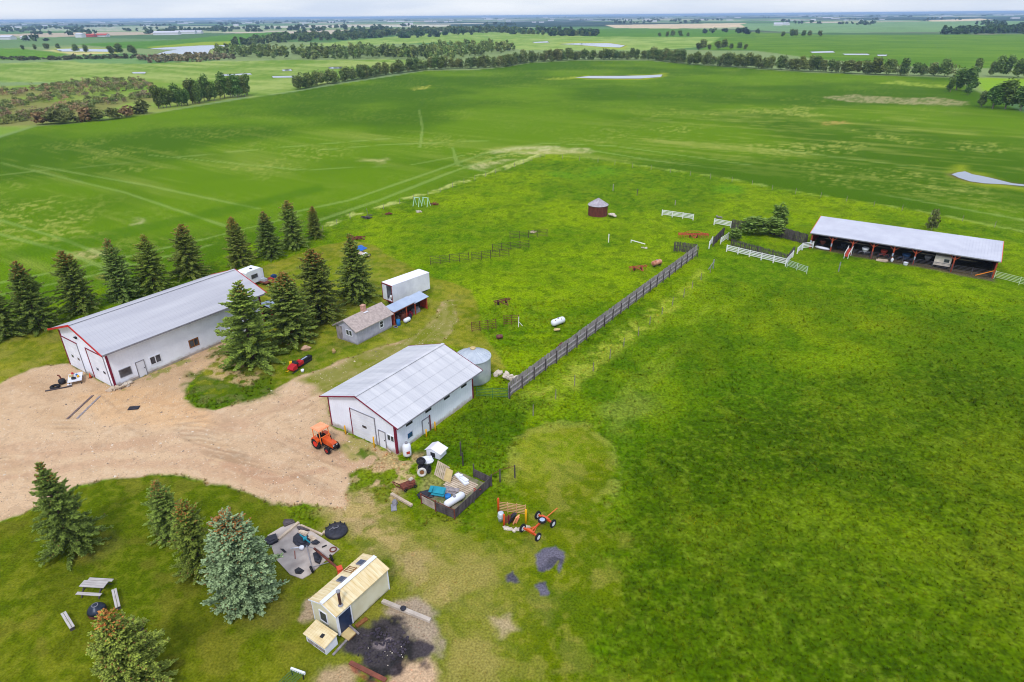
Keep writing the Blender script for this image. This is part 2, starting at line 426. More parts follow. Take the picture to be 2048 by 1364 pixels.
# far patchwork of fields and woods
cw, ch = 620.0, 430.0
ia = np.floor(ga/cw+.3*vnoise(ga*0+3.1, gb/ch, 4)).astype(np.int64); ib = np.floor(gb/ch).astype(np.int64)
hsh = _h(ia, ib, 77)
pal = np.array([S(84,118,60), S(120,140,90), S(90,126,66), S(176,160,136), S(100,128,76), S(140,150,108), S(70,100,56), S(186,172,152), S(78,108,62), S(124,140,88)])
CC = pal[np.clip((hsh*10).astype(int), 0, 9)]
wood = sstep(.46, .54, fbm(ga, gb*0.7, 700, 4, 21))
paint(wood*far, S(40, 66, 52))
town = sstep(.66, .72, fbm(ga, gb, 260, 3, 31))*sstep(3000, 5000, gr)
paint(town*.5, S(200, 196, 196))
# main crop field colour
n1 = fbm(ga/7, gb, 9, 4, 1); n2 = fbm(ga, gb/6, 7, 4, 2); n3 = fbm(gx, gy, 60, 4, 3); n4 = fbm(ga/10, gb, 2.2, 3, 5); nfine = fbm(gx, gy, .7, 3, 8)
bright = sstep(.35, .7, n3)
crop = np.zeros_like(gx)
mainfield = zone([(-900,660),(-300,430),(-120,320),(0,275),(70,253),(200,241),(300,228),(490,197),(587,184),(680,168),(760,156),(850,142),(960,139),(1005,135),(1060,126),(1160,121),(1305,122),(1400,130),(1584,143),(1758,151),(1900,156),(1960,185),(2048,225),(2300,270),(3200,520),(2600,640),(2048,600),(1400,560),(800,640),(0,800),(-600,900)], 1.5)
CROP_D, CROP_L, CROP_P = S(66,98,0), S(90,121,3), S(142,150,66)
paint2(mainfield, CROP_D, CROP_L, bright)
n5 = fbm(ga/1.6, gb, .9, 3, 6); n6 = fbm(gx, gy, 22, 4, 7)
streak = sstep(.52, .72, n1)*.35*sstep(.4, .62, n3) + sstep(.55, .75, n4)*.25 + sstep(.46, .74, n5)*sstep(.44, .66, n6)*.55
reg = (zone([(1150,330),(1300,230),(1600,200),(1900,230),(2100,300),(2100,440),(1700,380),(1400,330)], 30, 25, 40)*.75
       + zone([(-100,430),(100,395),(300,430),(280,480),(0,560),(-100,580)], 10, 8, 15)*.8 + zone([(0,300),(500,260),(900,270),(900,330),(500,360),(0,380)], 20, 20, 30)*.4
       + zone([(930,300),(1060,288),(1150,292),(1190,306),(1060,312),(960,326),(930,335)], 3, 5, 10)*.9 + .16)
paint(np.clip(mainfield*streak*reg*1.5, 0, .85), CROP_P)
# pale, tan bald spots
for poly, c, k in [([(1650,195),(1700,188),(1800,196),(1880,195),(1940,205),(1925,212),(1800,208),(1700,205)], S(176,160,120), .55), ([(1740,165),(1880,176),(1930,180),(1900,172),(1800,162)], S(150,165,60), .7),
                   ([(1640,245),(1690,240),(1700,247),(1650,250)], S(160,140,70), .8), ([(1080,157),(1150,153),(1150,158),(1090,159)], S(150,160,50), .8), ([(825,175),(862,171),(855,177),(830,180)], S(165,165,70), .8),
                   ([(935,330),(1010,318),(1040,318),(960,340)], S(190,180,130), .55), ([(1040,305),(1090,300),(1170,296),(1180,303),(1100,310)], S(190,180,130), .6), ([(980,300),(1040,292),(1150,292),(1100,298),(1000,306)], S(190,182,136), .55), ([(255,430),(300,440),(280,447)], S(205,190,150), .8), ([(200,550),(235,548),(240,565),(205,570)], S(190,150,100), .7),
                   ([(150,505),(185,498),(190,512),(160,515)], S(190,170,120), .6), ([(735,322),(775,319),(770,325)], S(185,175,120), .7)]:
    paint(zone(poly, 2.0, 4.0, 6)*k*(.35+.65*sstep(.35, .6, n5)), c)
# tramlines
tl = np.zeros_like(gx)
for pl, wd in [([(0,325),(250,385),(450,452)], .35), ([(0,440),(130,480),(260,530)], .35), ([(-50,455),(120,500),(240,548)], .35), ([(60,330),(300,372),(520,418)], .35), ([(300,310),(600,340),(820,330),(930,310)], .5), ([(0,565),(180,530),(400,480),(600,430)], .5), ([(0,590),(180,552),(420,490)], .5),
               ([(640,440),(760,400),(900,345),(1000,312),(1090,296),(1180,300),(1300,320),(1500,345)], .7), ([(560,430),(700,400),(880,338),(980,303),(1090,286),(1230,292),(1500,330)], .6),
               ([(840,295),(845,255),(838,220)], .3), ([(905,295),(915,330),(980,345)], .4), ([(1500,345),(1800,395),(2048,440)], .6), ([(1560,300),(1800,330),(2048,375)], .6), ([(640,300),(760,290),(1000,280)], .6), ([(0,350),(200,330),(500,300),(800,275)], .6)]:
    tl = np.maximum(tl, line(pl, max(wd, .55)+.12*(wd > .55), .3, 5))
paint(mainfield*tl*.30*sstep(.3, .55, n3+.1), S(150,170,96))
dk = zone([(0,505),(120,478),(300,445),(500,400),(640,370),(660,380),(480,425),(260,470),(100,508),(0,530)], 2, 2, 8)
paint(dk*.5, S(62,100,0))
# far fields drawn from the photo
FAR = [([(-200,128),(0,127),(240,117),(300,122),(480,122),(560,120),(830,119),(870,124),(760,148),(690,160),(587,182),(500,196),(430,178),(300,166),(0,164),(-200,170)], S(104,134,44), S(146,160,84)),
       ([(-200,176),(0,172),(300,158),(400,175),(480,195),(300,228),(180,242),(70,252),(0,272),(-200,330)], S(110,140,44), S(136,146,70)),
       ([(140,88),(350,80),(480,67),(575,63),(565,72),(470,93),(330,98),(250,97)], S(74,118,22), S(86,128,30)),
       ([(-200,96),(40,97),(140,108),(100,116),(0,120),(-200,124)], S(84,124,24), S(96,134,34)),
       ([(120,112),(220,106),(470,112),(420,122),(280,128),(160,126)], S(90,130,70), S(110,140,80)),
       ([(680,83),(870,66),(1040,64),(1190,73),(1330,74),(1480,72),(1420,92),(1310,101),(1050,100),(900,84),(690,92),(600,92)], S(112,142,54), S(144,162,84)),
       ([(1060,62),(1200,58),(1330,57),(1480,60),(1480,73),(1330,74),(1190,73)], S(74,116,18), S(84,124,26)),
       ([(1440,75),(1480,64),(1660,70),(1800,70),(2400,66),(2400,140),(2048,136),(1940,137),(1760,130),(1640,118),(1500,100),(1400,100)], S(80,116,18), S(98,130,30)),
       ([(1950,156),(2300,158),(2300,210),(2048,190),(1962,182)], S(130,160,30), S(120,155,40)),
       ([(1210,50),(1490,46),(1500,54),(1350,57),(1230,56)], S(206,184,150), S(190,170,140)),
       ([(1850,41),(1960,37),(1990,40),(1870,44)], S(210,190,150), S(200,180,150)),
       ([(1480,48),(1850,43),(2400,40),(2400,60),(1620,66),(1500,60)], S(104,136,84), S(116,146,94)),
       ([(0,56),(300,52),(560,52),(560,58),(300,62),(0,62)], S(176,168,150), S(120,150,100)), ([(540,52),(900,49),(900,53),(540,56)], S(200,190,170), S(170,170,150))]
for poly, c, c2 in FAR:
    paint2(zone(poly, 3, 0), c, c2, sstep(.35, .65, .6*n1+.4*n3))
marsh = zone([(-200,186),(0,182),(150,168),(300,160),(335,185),(290,215),(70,250),(-200,270)], 4, 6, 20)
paint(marsh*sstep(.45, .6, n3)*.5, S(120,104,70))
for poly in ([(300,190),(420,180),(440,186),(330,200)], [(140,240),(280,200),(300,205),(160,246)]):
    paint(zone(poly, 3, 3, 10), S(128,150,60))
paint(zone([(90,100),(180,100),(240,106),(150,110)], 4, 5, 20), S(190,180,120))
# pasture
PAST = [(-260,720),(-60,660),(0,640),(120,604),(240,565),(420,520),(520,482),(640,452),(700,428),(780,408),(860,383),(980,344),(1085,308),(1140,310),(1200,319),(1350,340),(1490,362),(1540,374),(1800,415),(2048,463),(2500,550),(3600,900),(3600,2600),(1500,1900),(-1500,1900),(-900,900)]
past = zone(PAST, .6, .5, 3)
g1 = fbm(gx, gy, 14, 4, 11); g2 = fbm(gx, gy, 3.2, 4, 12); g3 = fbm(gx, gy, 1.1, 3, 13)
paint2(past, S(80,112,0), S(116,140,2), sstep(.36, .64, .6*g1+.4*g2))
edge = line([(640,458),(700,430),(780,408),(860,385),(980,345),(1080,310)], 1.2, 1.2, 3)
paint(edge*.75*sstep(.35, .6, g2), S(184,188,110))
edge = line([(1085,309),(1200,319),(1490,362),(1540,374),(1800,415),(2048,463)], .8, 1.2, 3)
paint(edge*.5*sstep(.4, .6, g2), S(150,170,80))
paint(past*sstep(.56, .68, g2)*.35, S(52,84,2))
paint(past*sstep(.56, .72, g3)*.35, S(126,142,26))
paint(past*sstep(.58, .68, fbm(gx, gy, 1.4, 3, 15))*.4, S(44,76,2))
inner2 = zone([(1100,322),(1200,330),(1490,372),(1490,386),(1300,380),(1100,352)], 2, 2, 5)
paint(inner2*.5*sstep(.4, .6, g1), S(60,124,16))
# the big pasture right of the board fence: deeper green towards the near right
deep = zone([(1245,960),(1232,1080),(1215,1190),(1195,1400),(1200,1900),(3600,1900),(3400,800),(2300,760),(1900,720),(1600,760),(1400,820),(1300,880)], 2.5, 2.5, 3)
paint2(deep*.85, S(58,82,0), S(88,110,3), sstep(.36, .64, .55*fbm(gx, gy, 30, 3, 65)+.25*g1+.2*g2))
mid = zone([(1000,830),(1280,640),(1420,560),(1700,600),(2048,640),(2200,760),(1700,760),(1350,880),(1220,960),(1120,850)], 4, 5, 10)
paint2(mid*.7, S(66,98,1), S(102,128,6), sstep(.36, .64, .5*g1+.5*g2))
paint(zone([(1500,780),(1750,700),(2000,720),(2100,900),(1900,1000),(1600,960)], 8, 8, 10)*sstep(.4, .62, g1)*.3, S(40,74,2))
paint(zone([(1190,830),(1260,775),(1310,790),(1300,830),(1240,860)], 1.5, 1.5, 3)*.4, S(140,150,60))
trail = line([(1215,870),(1270,800),(1340,720),(1450,615)], .7, .7, 3)+line([(1190,855),(1245,790),(1320,705),(1420,610)], .5, .6, 3)
paint(np.clip(trail, 0, 1)*.24*sstep(.3, .6, g2), S(140,156,50))
weeds = zone([(1020,800),(1150,725),(1300,620),(1400,540),(1420,545),(1330,640),(1180,750),(1060,835)], 1.0, 1.2, 2.5)
paint(weeds*(.2+.6*sstep(.45, .6, g3)), S(146,156,50))
lush = zone([(830,900),(900,850),(950,790),(1040,790),(1090,800),(1040,870),(1010,950),(960,960),(900,930),(850,915)], 1.0, 1.0, 2)
paint2(lush*.8, S(52,84,2), S(80,110,6), sstep(.4, .6, g2))
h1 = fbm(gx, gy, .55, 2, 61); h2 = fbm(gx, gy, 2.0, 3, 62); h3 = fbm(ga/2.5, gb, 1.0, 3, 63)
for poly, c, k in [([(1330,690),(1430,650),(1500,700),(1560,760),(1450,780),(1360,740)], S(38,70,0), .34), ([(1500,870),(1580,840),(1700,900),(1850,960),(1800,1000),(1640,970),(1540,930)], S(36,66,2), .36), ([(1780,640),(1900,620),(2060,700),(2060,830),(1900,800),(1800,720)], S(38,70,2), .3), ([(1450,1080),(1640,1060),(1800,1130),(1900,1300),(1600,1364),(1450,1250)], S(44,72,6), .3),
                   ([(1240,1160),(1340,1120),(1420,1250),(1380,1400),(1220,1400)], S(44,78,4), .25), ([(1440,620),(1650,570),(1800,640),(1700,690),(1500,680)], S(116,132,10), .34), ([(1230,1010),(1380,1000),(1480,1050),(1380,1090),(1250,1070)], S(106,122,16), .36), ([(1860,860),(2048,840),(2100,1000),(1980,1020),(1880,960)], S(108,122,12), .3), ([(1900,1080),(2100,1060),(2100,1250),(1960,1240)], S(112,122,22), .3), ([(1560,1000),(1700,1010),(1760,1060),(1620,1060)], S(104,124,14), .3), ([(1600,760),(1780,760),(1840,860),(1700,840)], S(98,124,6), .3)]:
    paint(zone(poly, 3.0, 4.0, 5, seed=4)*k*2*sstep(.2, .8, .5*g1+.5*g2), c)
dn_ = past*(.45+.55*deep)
paint(past*sstep(.54, .80, h2)*.22, S(112,126,14)); paint(dn_*sstep(.56, .78, h3)*.16, S(46,76,2)); paint(dn_*sstep(.55, .8, h1)*.45, S(110,130,28)); paint(dn_*sstep(.58, .78, 1-h1)*.4, S(40,66,2))  # dark paints mix plant tone with tussock shade put into the colour
# mown grass
OLV, OLV2, OLV3 = S(98,110,6), S(134,132,36), S(82,102,6)
mown = zone([(415,585),(470,548),(540,528),(640,492),(700,480),(748,490),(775,512),(815,530),(860,552),(905,566),(940,580),(957,610),(955,640),(966,672),(982,694),(1000,715),(1010,735),(990,745),(960,720),(900,690),(860,690),(800,730),(660,790),(540,800),(420,800),(380,760),(470,690),(560,640)], .5, .4, 2)
mown = np.maximum(mown, zone([(1012,960),(1030,895),(1060,862),(1110,848),(1165,852),(1210,880),(1232,920),(1225,975),(1190,1010),(1120,1030),(1040,1010)], 1.0, .6, 2)*.88)
mown = np.maximum(mown, zone([(690,985),(780,1000),(870,1040),(930,1048),(1000,980),(1070,1000),(1200,1020),(1225,1070),(1215,1150),(1195,1250),(1190,1400),(1200,1700),(300,1700),(500,1200),(600,1060)], 2.5, 2.5, 2))
mown = np.maximum(mown, zone([(-60,700),(60,660),(110,655),(150,735),(40,750),(-100,800)], .6, .5, 2))
paint2(mown, OLV, OLV2, sstep(.38, .62, .6*g1+.4*g2))
paint(mown*sstep(.52, .62, g2)*.45, OLV3)
paint(zone([(540,560),(640,520),(740,510),(800,560),(870,570),(870,600),(760,700),(600,760)], 2, 3, 5)*.25, S(110,140,20))
paint(zone([(1040,900),(1100,860),(1170,860),(1200,900),(1150,960),(1060,960)], 2.0, 2.0, 3)*.35, S(112,140,20))
paint(zone([(480,690),(560,720),(600,760),(690,700),(760,680),(740,660),(640,690)], 1, 1, 2)*.6, S(74,98,10))
paint(zone([(1140,1010),(1230,1040),(1220,1150),(1190,1300),(1200,1500),(1060,1500),(1080,1250),(1130,1120)], 3, 3, 3)*.6*(.4+.6*sstep(.35, .6, g2)), S(68,90,6))
paint(mown*sstep(.52, .72, h1)*.4, S(136,132,50)); paint(mown*sstep(.55, .72, 1-h1)*.35, S(64,86,6)); paint(mown*sstep(.56, .68, h2)*.35, S(142,132,64)); paint(mown*sstep(.58, .7, h3)*.4, S(70,94,8))
paint(zone([(690,940),(765,925),(805,960),(805,1015),(740,1015),(695,1005)], .8, .8, 1.5)*(.45+.5*sstep(.4, .6, g2)), S(104,110,26)); paint(zone([(690,940),(765,925),(805,960),(805,1015),(740,1015),(695,1005)], .8, .8, 1.5)*sstep(.5, .62, g3)*.6, S(172,144,108))
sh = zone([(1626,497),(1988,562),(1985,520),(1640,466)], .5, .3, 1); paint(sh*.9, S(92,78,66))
# front lawn
lawn = zone([(-900,1300),(-300,1130),(0,1045),(80,1012),(150,978),(230,957),(300,950),(370,956),(430,969),(500,987),(548,1006),(600,1050),(650,1180),(620,1290),(640,1400),(700,1800),(-800,1900)], .25, .25, 1.2)
paint2(lawn, S(80,96,6), S(112,116,20), sstep(.36, .64, .55*g1+.45*g2))
paint(lawn*sstep(.52, .72, h1)*.35, S(126,128,36)); paint(lawn*sstep(.54, .72, 1-h1)*.35, S(62,78,4)); paint(lawn*sstep(.56, .7, h2)*.3, S(124,112,44))
paint(lawn*sstep(.55, .65, g2)*.4, S(54,70,4))
paint(lawn*sstep(.56, .66, g1)*.35, S(122,114,40))
ring = line([(1012,960),(1030,895),(1060,862),(1110,848),(1165,852),(1210,880),(1232,920),(1225,975),(1195,1008)], .8, .6, 2); paint(ring*.3*sstep(.35, .6, g3), S(150,150,70))
blend = zone([(540,1010),(620,1030),(690,1100),(800,1180),(900,1240),(1060,1400),(900,1700),(400,1700),(560,1300),(600,1180)], 2, 2, 3)
paint2(blend*.55, S(92,104,12), S(124,118,40), sstep(.36, .64, .55*g1+.45*g2))
# dry scrubby ground behind the cabin
dry = zone([(690,990),(760,1000),(800,1060),(860,1110),(900,1180),(820,1190),(760,1110),(700,1060),(640,1020)], 1.5, 2.0, 2.5)
paint(dry*(.35+.6*sstep(.42, .6, g3)), S(166,144,92)); paint(dry*sstep(.5, .62, h2)*.5, S(170,142,108))
dry2 = zone([(800,1070),(1000,1100),(1050,1180),(1000,1364),(860,1400),(880,1240)], 2, 2.5, 3)
paint(dry2*(.2+.5*sstep(.45, .62, g2)), S(148,134,72))
paint(zone([(980,1235),(1020,1228),(1035,1260),(1000,1275)], .4, .5, 1)*.7, S(176,152,124))
# gravel
GRAVS = 1; GRAV = [(-400,830),(-60,790),(0,768),(60,740),(112,728),(141,728),(232,776),(300,746),(400,702),(450,678),(470,700),(440,715),(400,742),(372,772),(372,795),(392,812),(430,818),(520,794),(600,752),(660,730),(720,708),(770,690),(830,672),(870,640),(885,605),(905,600),(915,640),(880,690),(800,720),(660,800),(664,849),(735,885),(770,905),(745,925),(705,945),(695,985),(700,1010),(690,1020),(600,1010),(548,1004),(500,985),(430,967),(370,954),(300,948),(230,955),(150,976),(80,1010),(0,1043),(-300,1128),(-900,1290)]
grav = zone(GRAV, .3, .55, 1.6)
soil = S(184,160,130); soil2 = S(190,156,120)
gn = fbm(ga/5, gb, 2.2, 4, 41)
paint2(grav, S(196,166,134), S(186,154,120), sstep(.3, .7, .5*g1+.5*gn))
for pl, wd, k in [([(0,900),(250,890),(420,900),(560,940),(660,990)], 1.0, .3), ([(0,960),(200,925),(400,930),(600,985)], .8, .4), ([(300,800),(500,860),(640,905),(720,930)], .9, .25), ([(690,760),(600,800),(480,850),(300,880),(0,930)], .9, .3), ([(870,640),(760,715),(640,770),(520,830)], .7, .25),
                  ([(640,940),(560,962),(490,938),(420,920)], .45, .6), ([(680,910),(720,960),(700,1000)], .7, .35)]:
    paint(grav*line(pl, wd, .8, 3)*k, S(176,138,110))
paint(grav*zone([(150,790),(260,770),(420,800),(420,850),(200,850)], 1, 1.5, 3)*.35, S(212,166,116))
for k in range(9):
    o_ = k*13-50
    for dd in (0, 9):
        paint(grav*line([(-60,880+o_*.8+dd),(180,868+o_*.55+dd),(400,872+o_*.5+dd),(560,905+o_*.5+dd),(680,965+o_*.35+dd)], .16, .25, 2)*.33*sstep(.35, .6, gn), S(150,124,98) if k % 3 else S(206,186,160))
for pl in ([(700,925),(640,905),(520,850),(420,830),(250,850)], [(690,935),(620,915),(500,860),(410,842),(250,862)], [(868,645),(760,722),(640,780),(520,850),(430,900)], [(880,650),(775,728),(655,790),(540,858),(450,905)], [(200,790),(260,840),(400,890),(600,940)], [(180,800),(240,852),(390,902),(590,955)]):
    paint(grav*line(pl, .2, .2, 2)*.4*sstep(.3, .55, gn), S(150,122,96))
paint(grav*sstep(.60, .72, fbm(gx, gy, .5, 2, 44))*.22, S(140,116,92)); paint(grav*sstep(.62, .74, fbm(gx, gy, .45, 2, 45))*.2, S(206,186,160))
paint(grav*sstep(.62, .72, fbm(gx, gy, 3.5, 4, 46))*.2, S(158,128,100))
track = zone([(600,760),(720,708),(800,680),(870,640),(885,600),(915,600),(920,640),(880,695),(790,725),(660,800)], 1.0, 1.2, 2)
paint(track*(.82+.14*sstep(.42, .56, g2)), S(108,116,22)); paint(track*np.maximum(line([(872,600),(868,640),(800,700),(700,748),(620,790)], .35, .3, 3), line([(892,600),(888,645),(818,708),(718,758),(640,800)], .35, .3, 3))*.3, S(156,144,90)); paint(track*sstep(.55, .68, g3)*.28, S(164,146,100))
paint(grav*zone([(640,800),(664,849),(735,885),(770,905),(745,925),(700,920),(660,870),(630,830)], .8, .8, 2)*sstep(.4, .55, g2)*.7, S(140,140,60))
paint(zone([(690,890),(760,905),(770,920),(745,925),(712,912)], .4, .6, 1)*sstep(.35, .5, g3)*.9, S(72,100,10))
paint(zone([(735,895),(850,905),(870,940),(790,975),(740,960)], .8, 1.0, 1.5)*sstep(.42, .56, g3)*.7, S(190,158,122))
scr = zone([(372,740),(440,690),(520,740),(560,790),(430,818),(385,810)], .8, 1.0, 2)
paint(scr*sstep(.40, .52, g2)*.85, S(72,94,10)); paint(scr*sstep(.52, .6, g3)*.6, S(204,170,130))
paint(zone([(365,770),(400,745),(470,770),(570,770),(520,795),(430,818),(385,812)], .5, .7, 1.2)*.85*(.3+.7*sstep(.35, .5, g3)), S(66,92,8))
paint(zone([(232,776),(300,746),(444,684),(430,700),(300,760),(240,785)], .3, .5, 1)*sstep(.5, .6, g3)*.7, S(120,130,40))
# bare spots, coal dust, scattered earth
coal = zone([(690,1275),(720,1250),(745,1240),(790,1240),(815,1255),(830,1280),(862,1295),(850,1320),(815,1312),(800,1340),(770,1364),(740,1356),(715,1320),(690,1300)], .5, .9, .9)
for poly, c, k, sf in [([(790,1200),(835,1195),(870,1225),(880,1280),(880,1310),(850,1318),(830,1290),(800,1250),(770,1225)], S(160,140,124), .85, .5), ([(800,1320),(860,1315),(880,1345),(860,1420),(780,1420),(770,1365)], S(190,158,130), .9, .5), ([(640,1345),(690,1325),(720,1345),(700,1420),(640,1400)], S(182,150,124), .7, .5), ([(605,1200),(625,1190),(630,1240),(610,1245)], S(178,150,130), .7, .3), ([(845,940),(835,975),(870,1000),(905,985),(890,955)], S(190,160,120), .3, .6),
                       ([(700,1330),(730,1345),(765,1364),(790,1364),(795,1380),(740,1380),(705,1345)], S(150,82,66), .8, .2)]:
    paint(zone(poly, sf, .6, 1.0)*k, c)
paint2(np.clip(coal*1.2, 0, .96), S(38,35,42), S(62,56,62), sstep(.4, .6, g3))
paint(zone([(742,1285),(765,1282),(778,1275),(785,1280),(770,1296),(745,1298)], .15, .2, .5)*.6, S(150,136,136))
for poly in ([(1072,1110),(1090,1095),(1112,1092),(1127,1105),(1128,1128),(1118,1145),(1112,1138),(1118,1120),(1100,1140),(1078,1142)], [(1014,1150),(1026,1140),(1040,1165),(1030,1170),(1016,1162)], [(1070,1170),(1090,1165),(1098,1185),(1080,1192)]):
    k = zone(poly, .15, .3, .8, seed=9); paint2(k*.9, S(70,66,86), S(98,92,112), sstep(.4, .6, g3))
for cx, cy2, rad in [(500,760,14),(610,700,10),(90,690,14),(170,1135,12),(350,1100,8),(410,1180,9),(505,1270,14),(640,655,9),(712,620,9)]:   # needle litter under the spruces
    c = G(cx, cy2); k = 1-sstep(rad*.10, rad*.20, np.hypot(gx-c[0], gy-c[1]-2.2)+(g3-.5)*1.2); paint(k*.25, S(112,96,56))
# ponds
PONDS = [([(1903,349),(1915,345),(1930,343),(1945,349),(1962,352),(1985,357),(2005,362),(2025,367),(2075,372),(2075,375),(2010,369),(1970,367),(1940,363),(1918,356)], 'pond lying low in the crop field beyond the pole shed', 2.0),
         ([(1150,155),(1180,152),(1240,152),(1290,151),(1325,149),(1322,154),(1280,157),(1230,157),(1180,156.5)], 'long pale slough in the middle of the big crop field', 2.0),
         ([(300,97),(330,95),(400,91),(460,90),(440,95),(420,99),(415,108),(380,110),(345,107),(312,109),(330,103),(355,99),(325,99)], 'branching slough beyond the striped field', 4.0),
         ([(112,98),(150,97),(230,99),(228,104),(180,103),(120,103)], 'slough between two round clumps of trees', 4.0),
         ([(1120,88),(1160,86),(1220,86.5),(1250,91),(1240,95),(1200,93.5),(1160,90)], 'slough in the pale field behind the tree belt', 3.0),
         ([(1065,84),(1095,82.5),(1098,85),(1070,86)], 'smallest slough in the pale field behind the tree belt', 2.0),
         ([(1620,103.5),(1665,102),(1670,105),(1625,106)], 'left slough in the far green field', 2.0), ([(1685,107.5),(1735,107.5),(1740,110),(1690,110)], 'middle slough in the far green field', 2.0), ([(1754,109.5),(1775,109.5),(1772,112),(1756,112)], 'right slough in the far green field', 1.5),
         ([(440,149.5),(500,146.5),(504,149),(445,152)], 'puddle in the striped field, second from left', 1.5), ([(544,152.5),(600,151.5),(598,155),(546,155.5)], 'puddle in the striped field nearest the tree belt', 1.5), ([(264,144.5),(292,144),(290,147),(266,147)], 'leftmost puddle in the striped field', 1.5),
         ([(564,139.5),(582,138.5),(584,141.5),(566,142.5)], 'small round puddle in the striped field', 1.5), ([(657,134.5),(684,134),(682,137),(660,137.5)], 'rightmost puddle in the striped field', 1.5)]
for i, (pl, lb, fr) in enumerate(PONDS):
    k1 = zone(pl, fr*1.2, fr*.5, 6); big = zone([(x+(x-sum(q[0] for q in pl)/len(pl))*.12, y+(y-sum(q[1] for q in pl)/len(pl))*.75) for x, y in pl], fr*1.5, fr, 6)
    if i < 5: paint(big*.6, S(160,168,40))
    paint(np.clip(k1*1.3, 0, 1), S(84,66,58))
# region of every face -> separate sheets
lawnm = np.maximum(lawn, mown)
reg = np.zeros(gx.size, np.int8)                       # 0 farmland 1 crop 2 pasture 3 lawn 4 gravel
reg[mainfield > .5] = 1; reg[past > .5] = 2; reg[lawnm > .5] = 3; reg[grav > .5] = 4
gz = np.zeros_like(gx)
rough = past*(1-np.clip(grav+lawnm, 0, 1))
near = 1-sstep(150, 260, gr)
gz += rough*near*((g2-.5)*.34+(g3-.5)*.26+(h2-.5)*.12) - rough*near*.06 + grav*near*(nfine-.5)*.03
gz += past*(1-near)*(g1-.5)*.3
mc = 1+.0*gx
idx = (np.arange(nr-1)[:, None]*na+np.arange(na)[None, :]); nxt = (np.arange(nr-1)[:, None]*na+(np.arange(na)[None, :]+1) % na)
F = np.stack([idx, nxt, nxt+na, idx+na], -1).reshape(-1, 4)
fr_ = reg[F[:, 0]]
VV = np.stack([gx, gy, gz], 1)
M_ground = attrmat('ground_cover', 'tint', scale=3.5, amt=.42, rough=.95, spec=.02, detail=7)
M_lawn = attrmat('lawn_cover', 'tint', scale=6, amt=.34, rough=.95, spec=.02, detail=7)
M_gravel = attrmat('gravel_cover', 'tint', scale=7.0, amt=.16, rough=.95, spec=.02, detail=8)
def sheet(name, sel, mt=None):
    f = F[sel]; used = np.unique(f); remap = np.full(gx.size, -1, np.int64); remap[used] = np.arange(used.size)
    o = npobj(name, npmesh(name, VV[used], remap[f], mt or M_ground, CC[used], True)); tag(o, kind='structure'); return o
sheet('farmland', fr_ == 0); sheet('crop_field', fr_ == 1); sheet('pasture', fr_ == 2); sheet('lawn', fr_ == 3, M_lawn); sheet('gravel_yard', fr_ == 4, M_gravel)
fan = MB(); fan.add([(0, 0, 0)]+[(10*math.sin(R(a)), 10*math.cos(R(a)), 0) for a in np.arange(0, 360, 10)], [(0, 1+(i+1) % 36, 1+i) for i in range(36)])
tag(fan.build('ground', mat('plain_grass', S(90,120,20))), kind='structure')
M_water = mat('pond_water', S(120,126,140), rough=.06, spec=.8)
for pl, lb, fr in PONDS:
    q = P(pl); o = MB().prism(q[::-1] if sum((q[i][0]*q[(i+1) % len(q)][1]-q[(i+1) % len(q)][0]*q[i][1]) for i in range(len(q))) < 0 else q, .02, .06).build('pond', M_water)
    tag(o, kind='structure')
# ------------------------------------------------------------------ vegetation
rng = np.random.default_rng(5)
def spindles(Pa, Qa, Ra):
    d = Qa-Pa; ln = np.linalg.norm(d, axis=1, keepdims=True)+1e-9; d = d/ln
    up = np.where(np.abs(d[:, 2:3]) > .9, np.array([[1., 0, 0]]), np.array([[0, 0, 1.]]))
    a = np.cross(d, up); a /= np.linalg.norm(a, axis=1, keepdims=True)+1e-9; b = np.cross(a, d)
    mid = Pa+(Qa-Pa)*.45
    t0 = rng.uniform(0, 6.28, len(Pa))
    vs = [Pa, Qa]
    for k in range(3):
        t = (t0+k*2.0944)[:, None]; vs.append(mid+(a*np.cos(t)+b*np.sin(t)*.7)*Ra[:, None])
    v = np.stack(vs, 1).reshape(-1, 3)
    base = (np.arange(len(Pa))*5)[:, None, None]
    f = np.array([[0,3,2],[0,4,3],[0,2,4],[1,2,3],[1,3,4],[1,4,2]])[None]+base
    return v, f.reshape(-1, 3)
M_spruce = attrmat('spruce_needles', 'tint', scale=1.3, amt=.3, rough=.75, objcol=True, spec=.2)
M_bark = mat('bark', S(96,80,68), S(70,58,50), 6, .95)
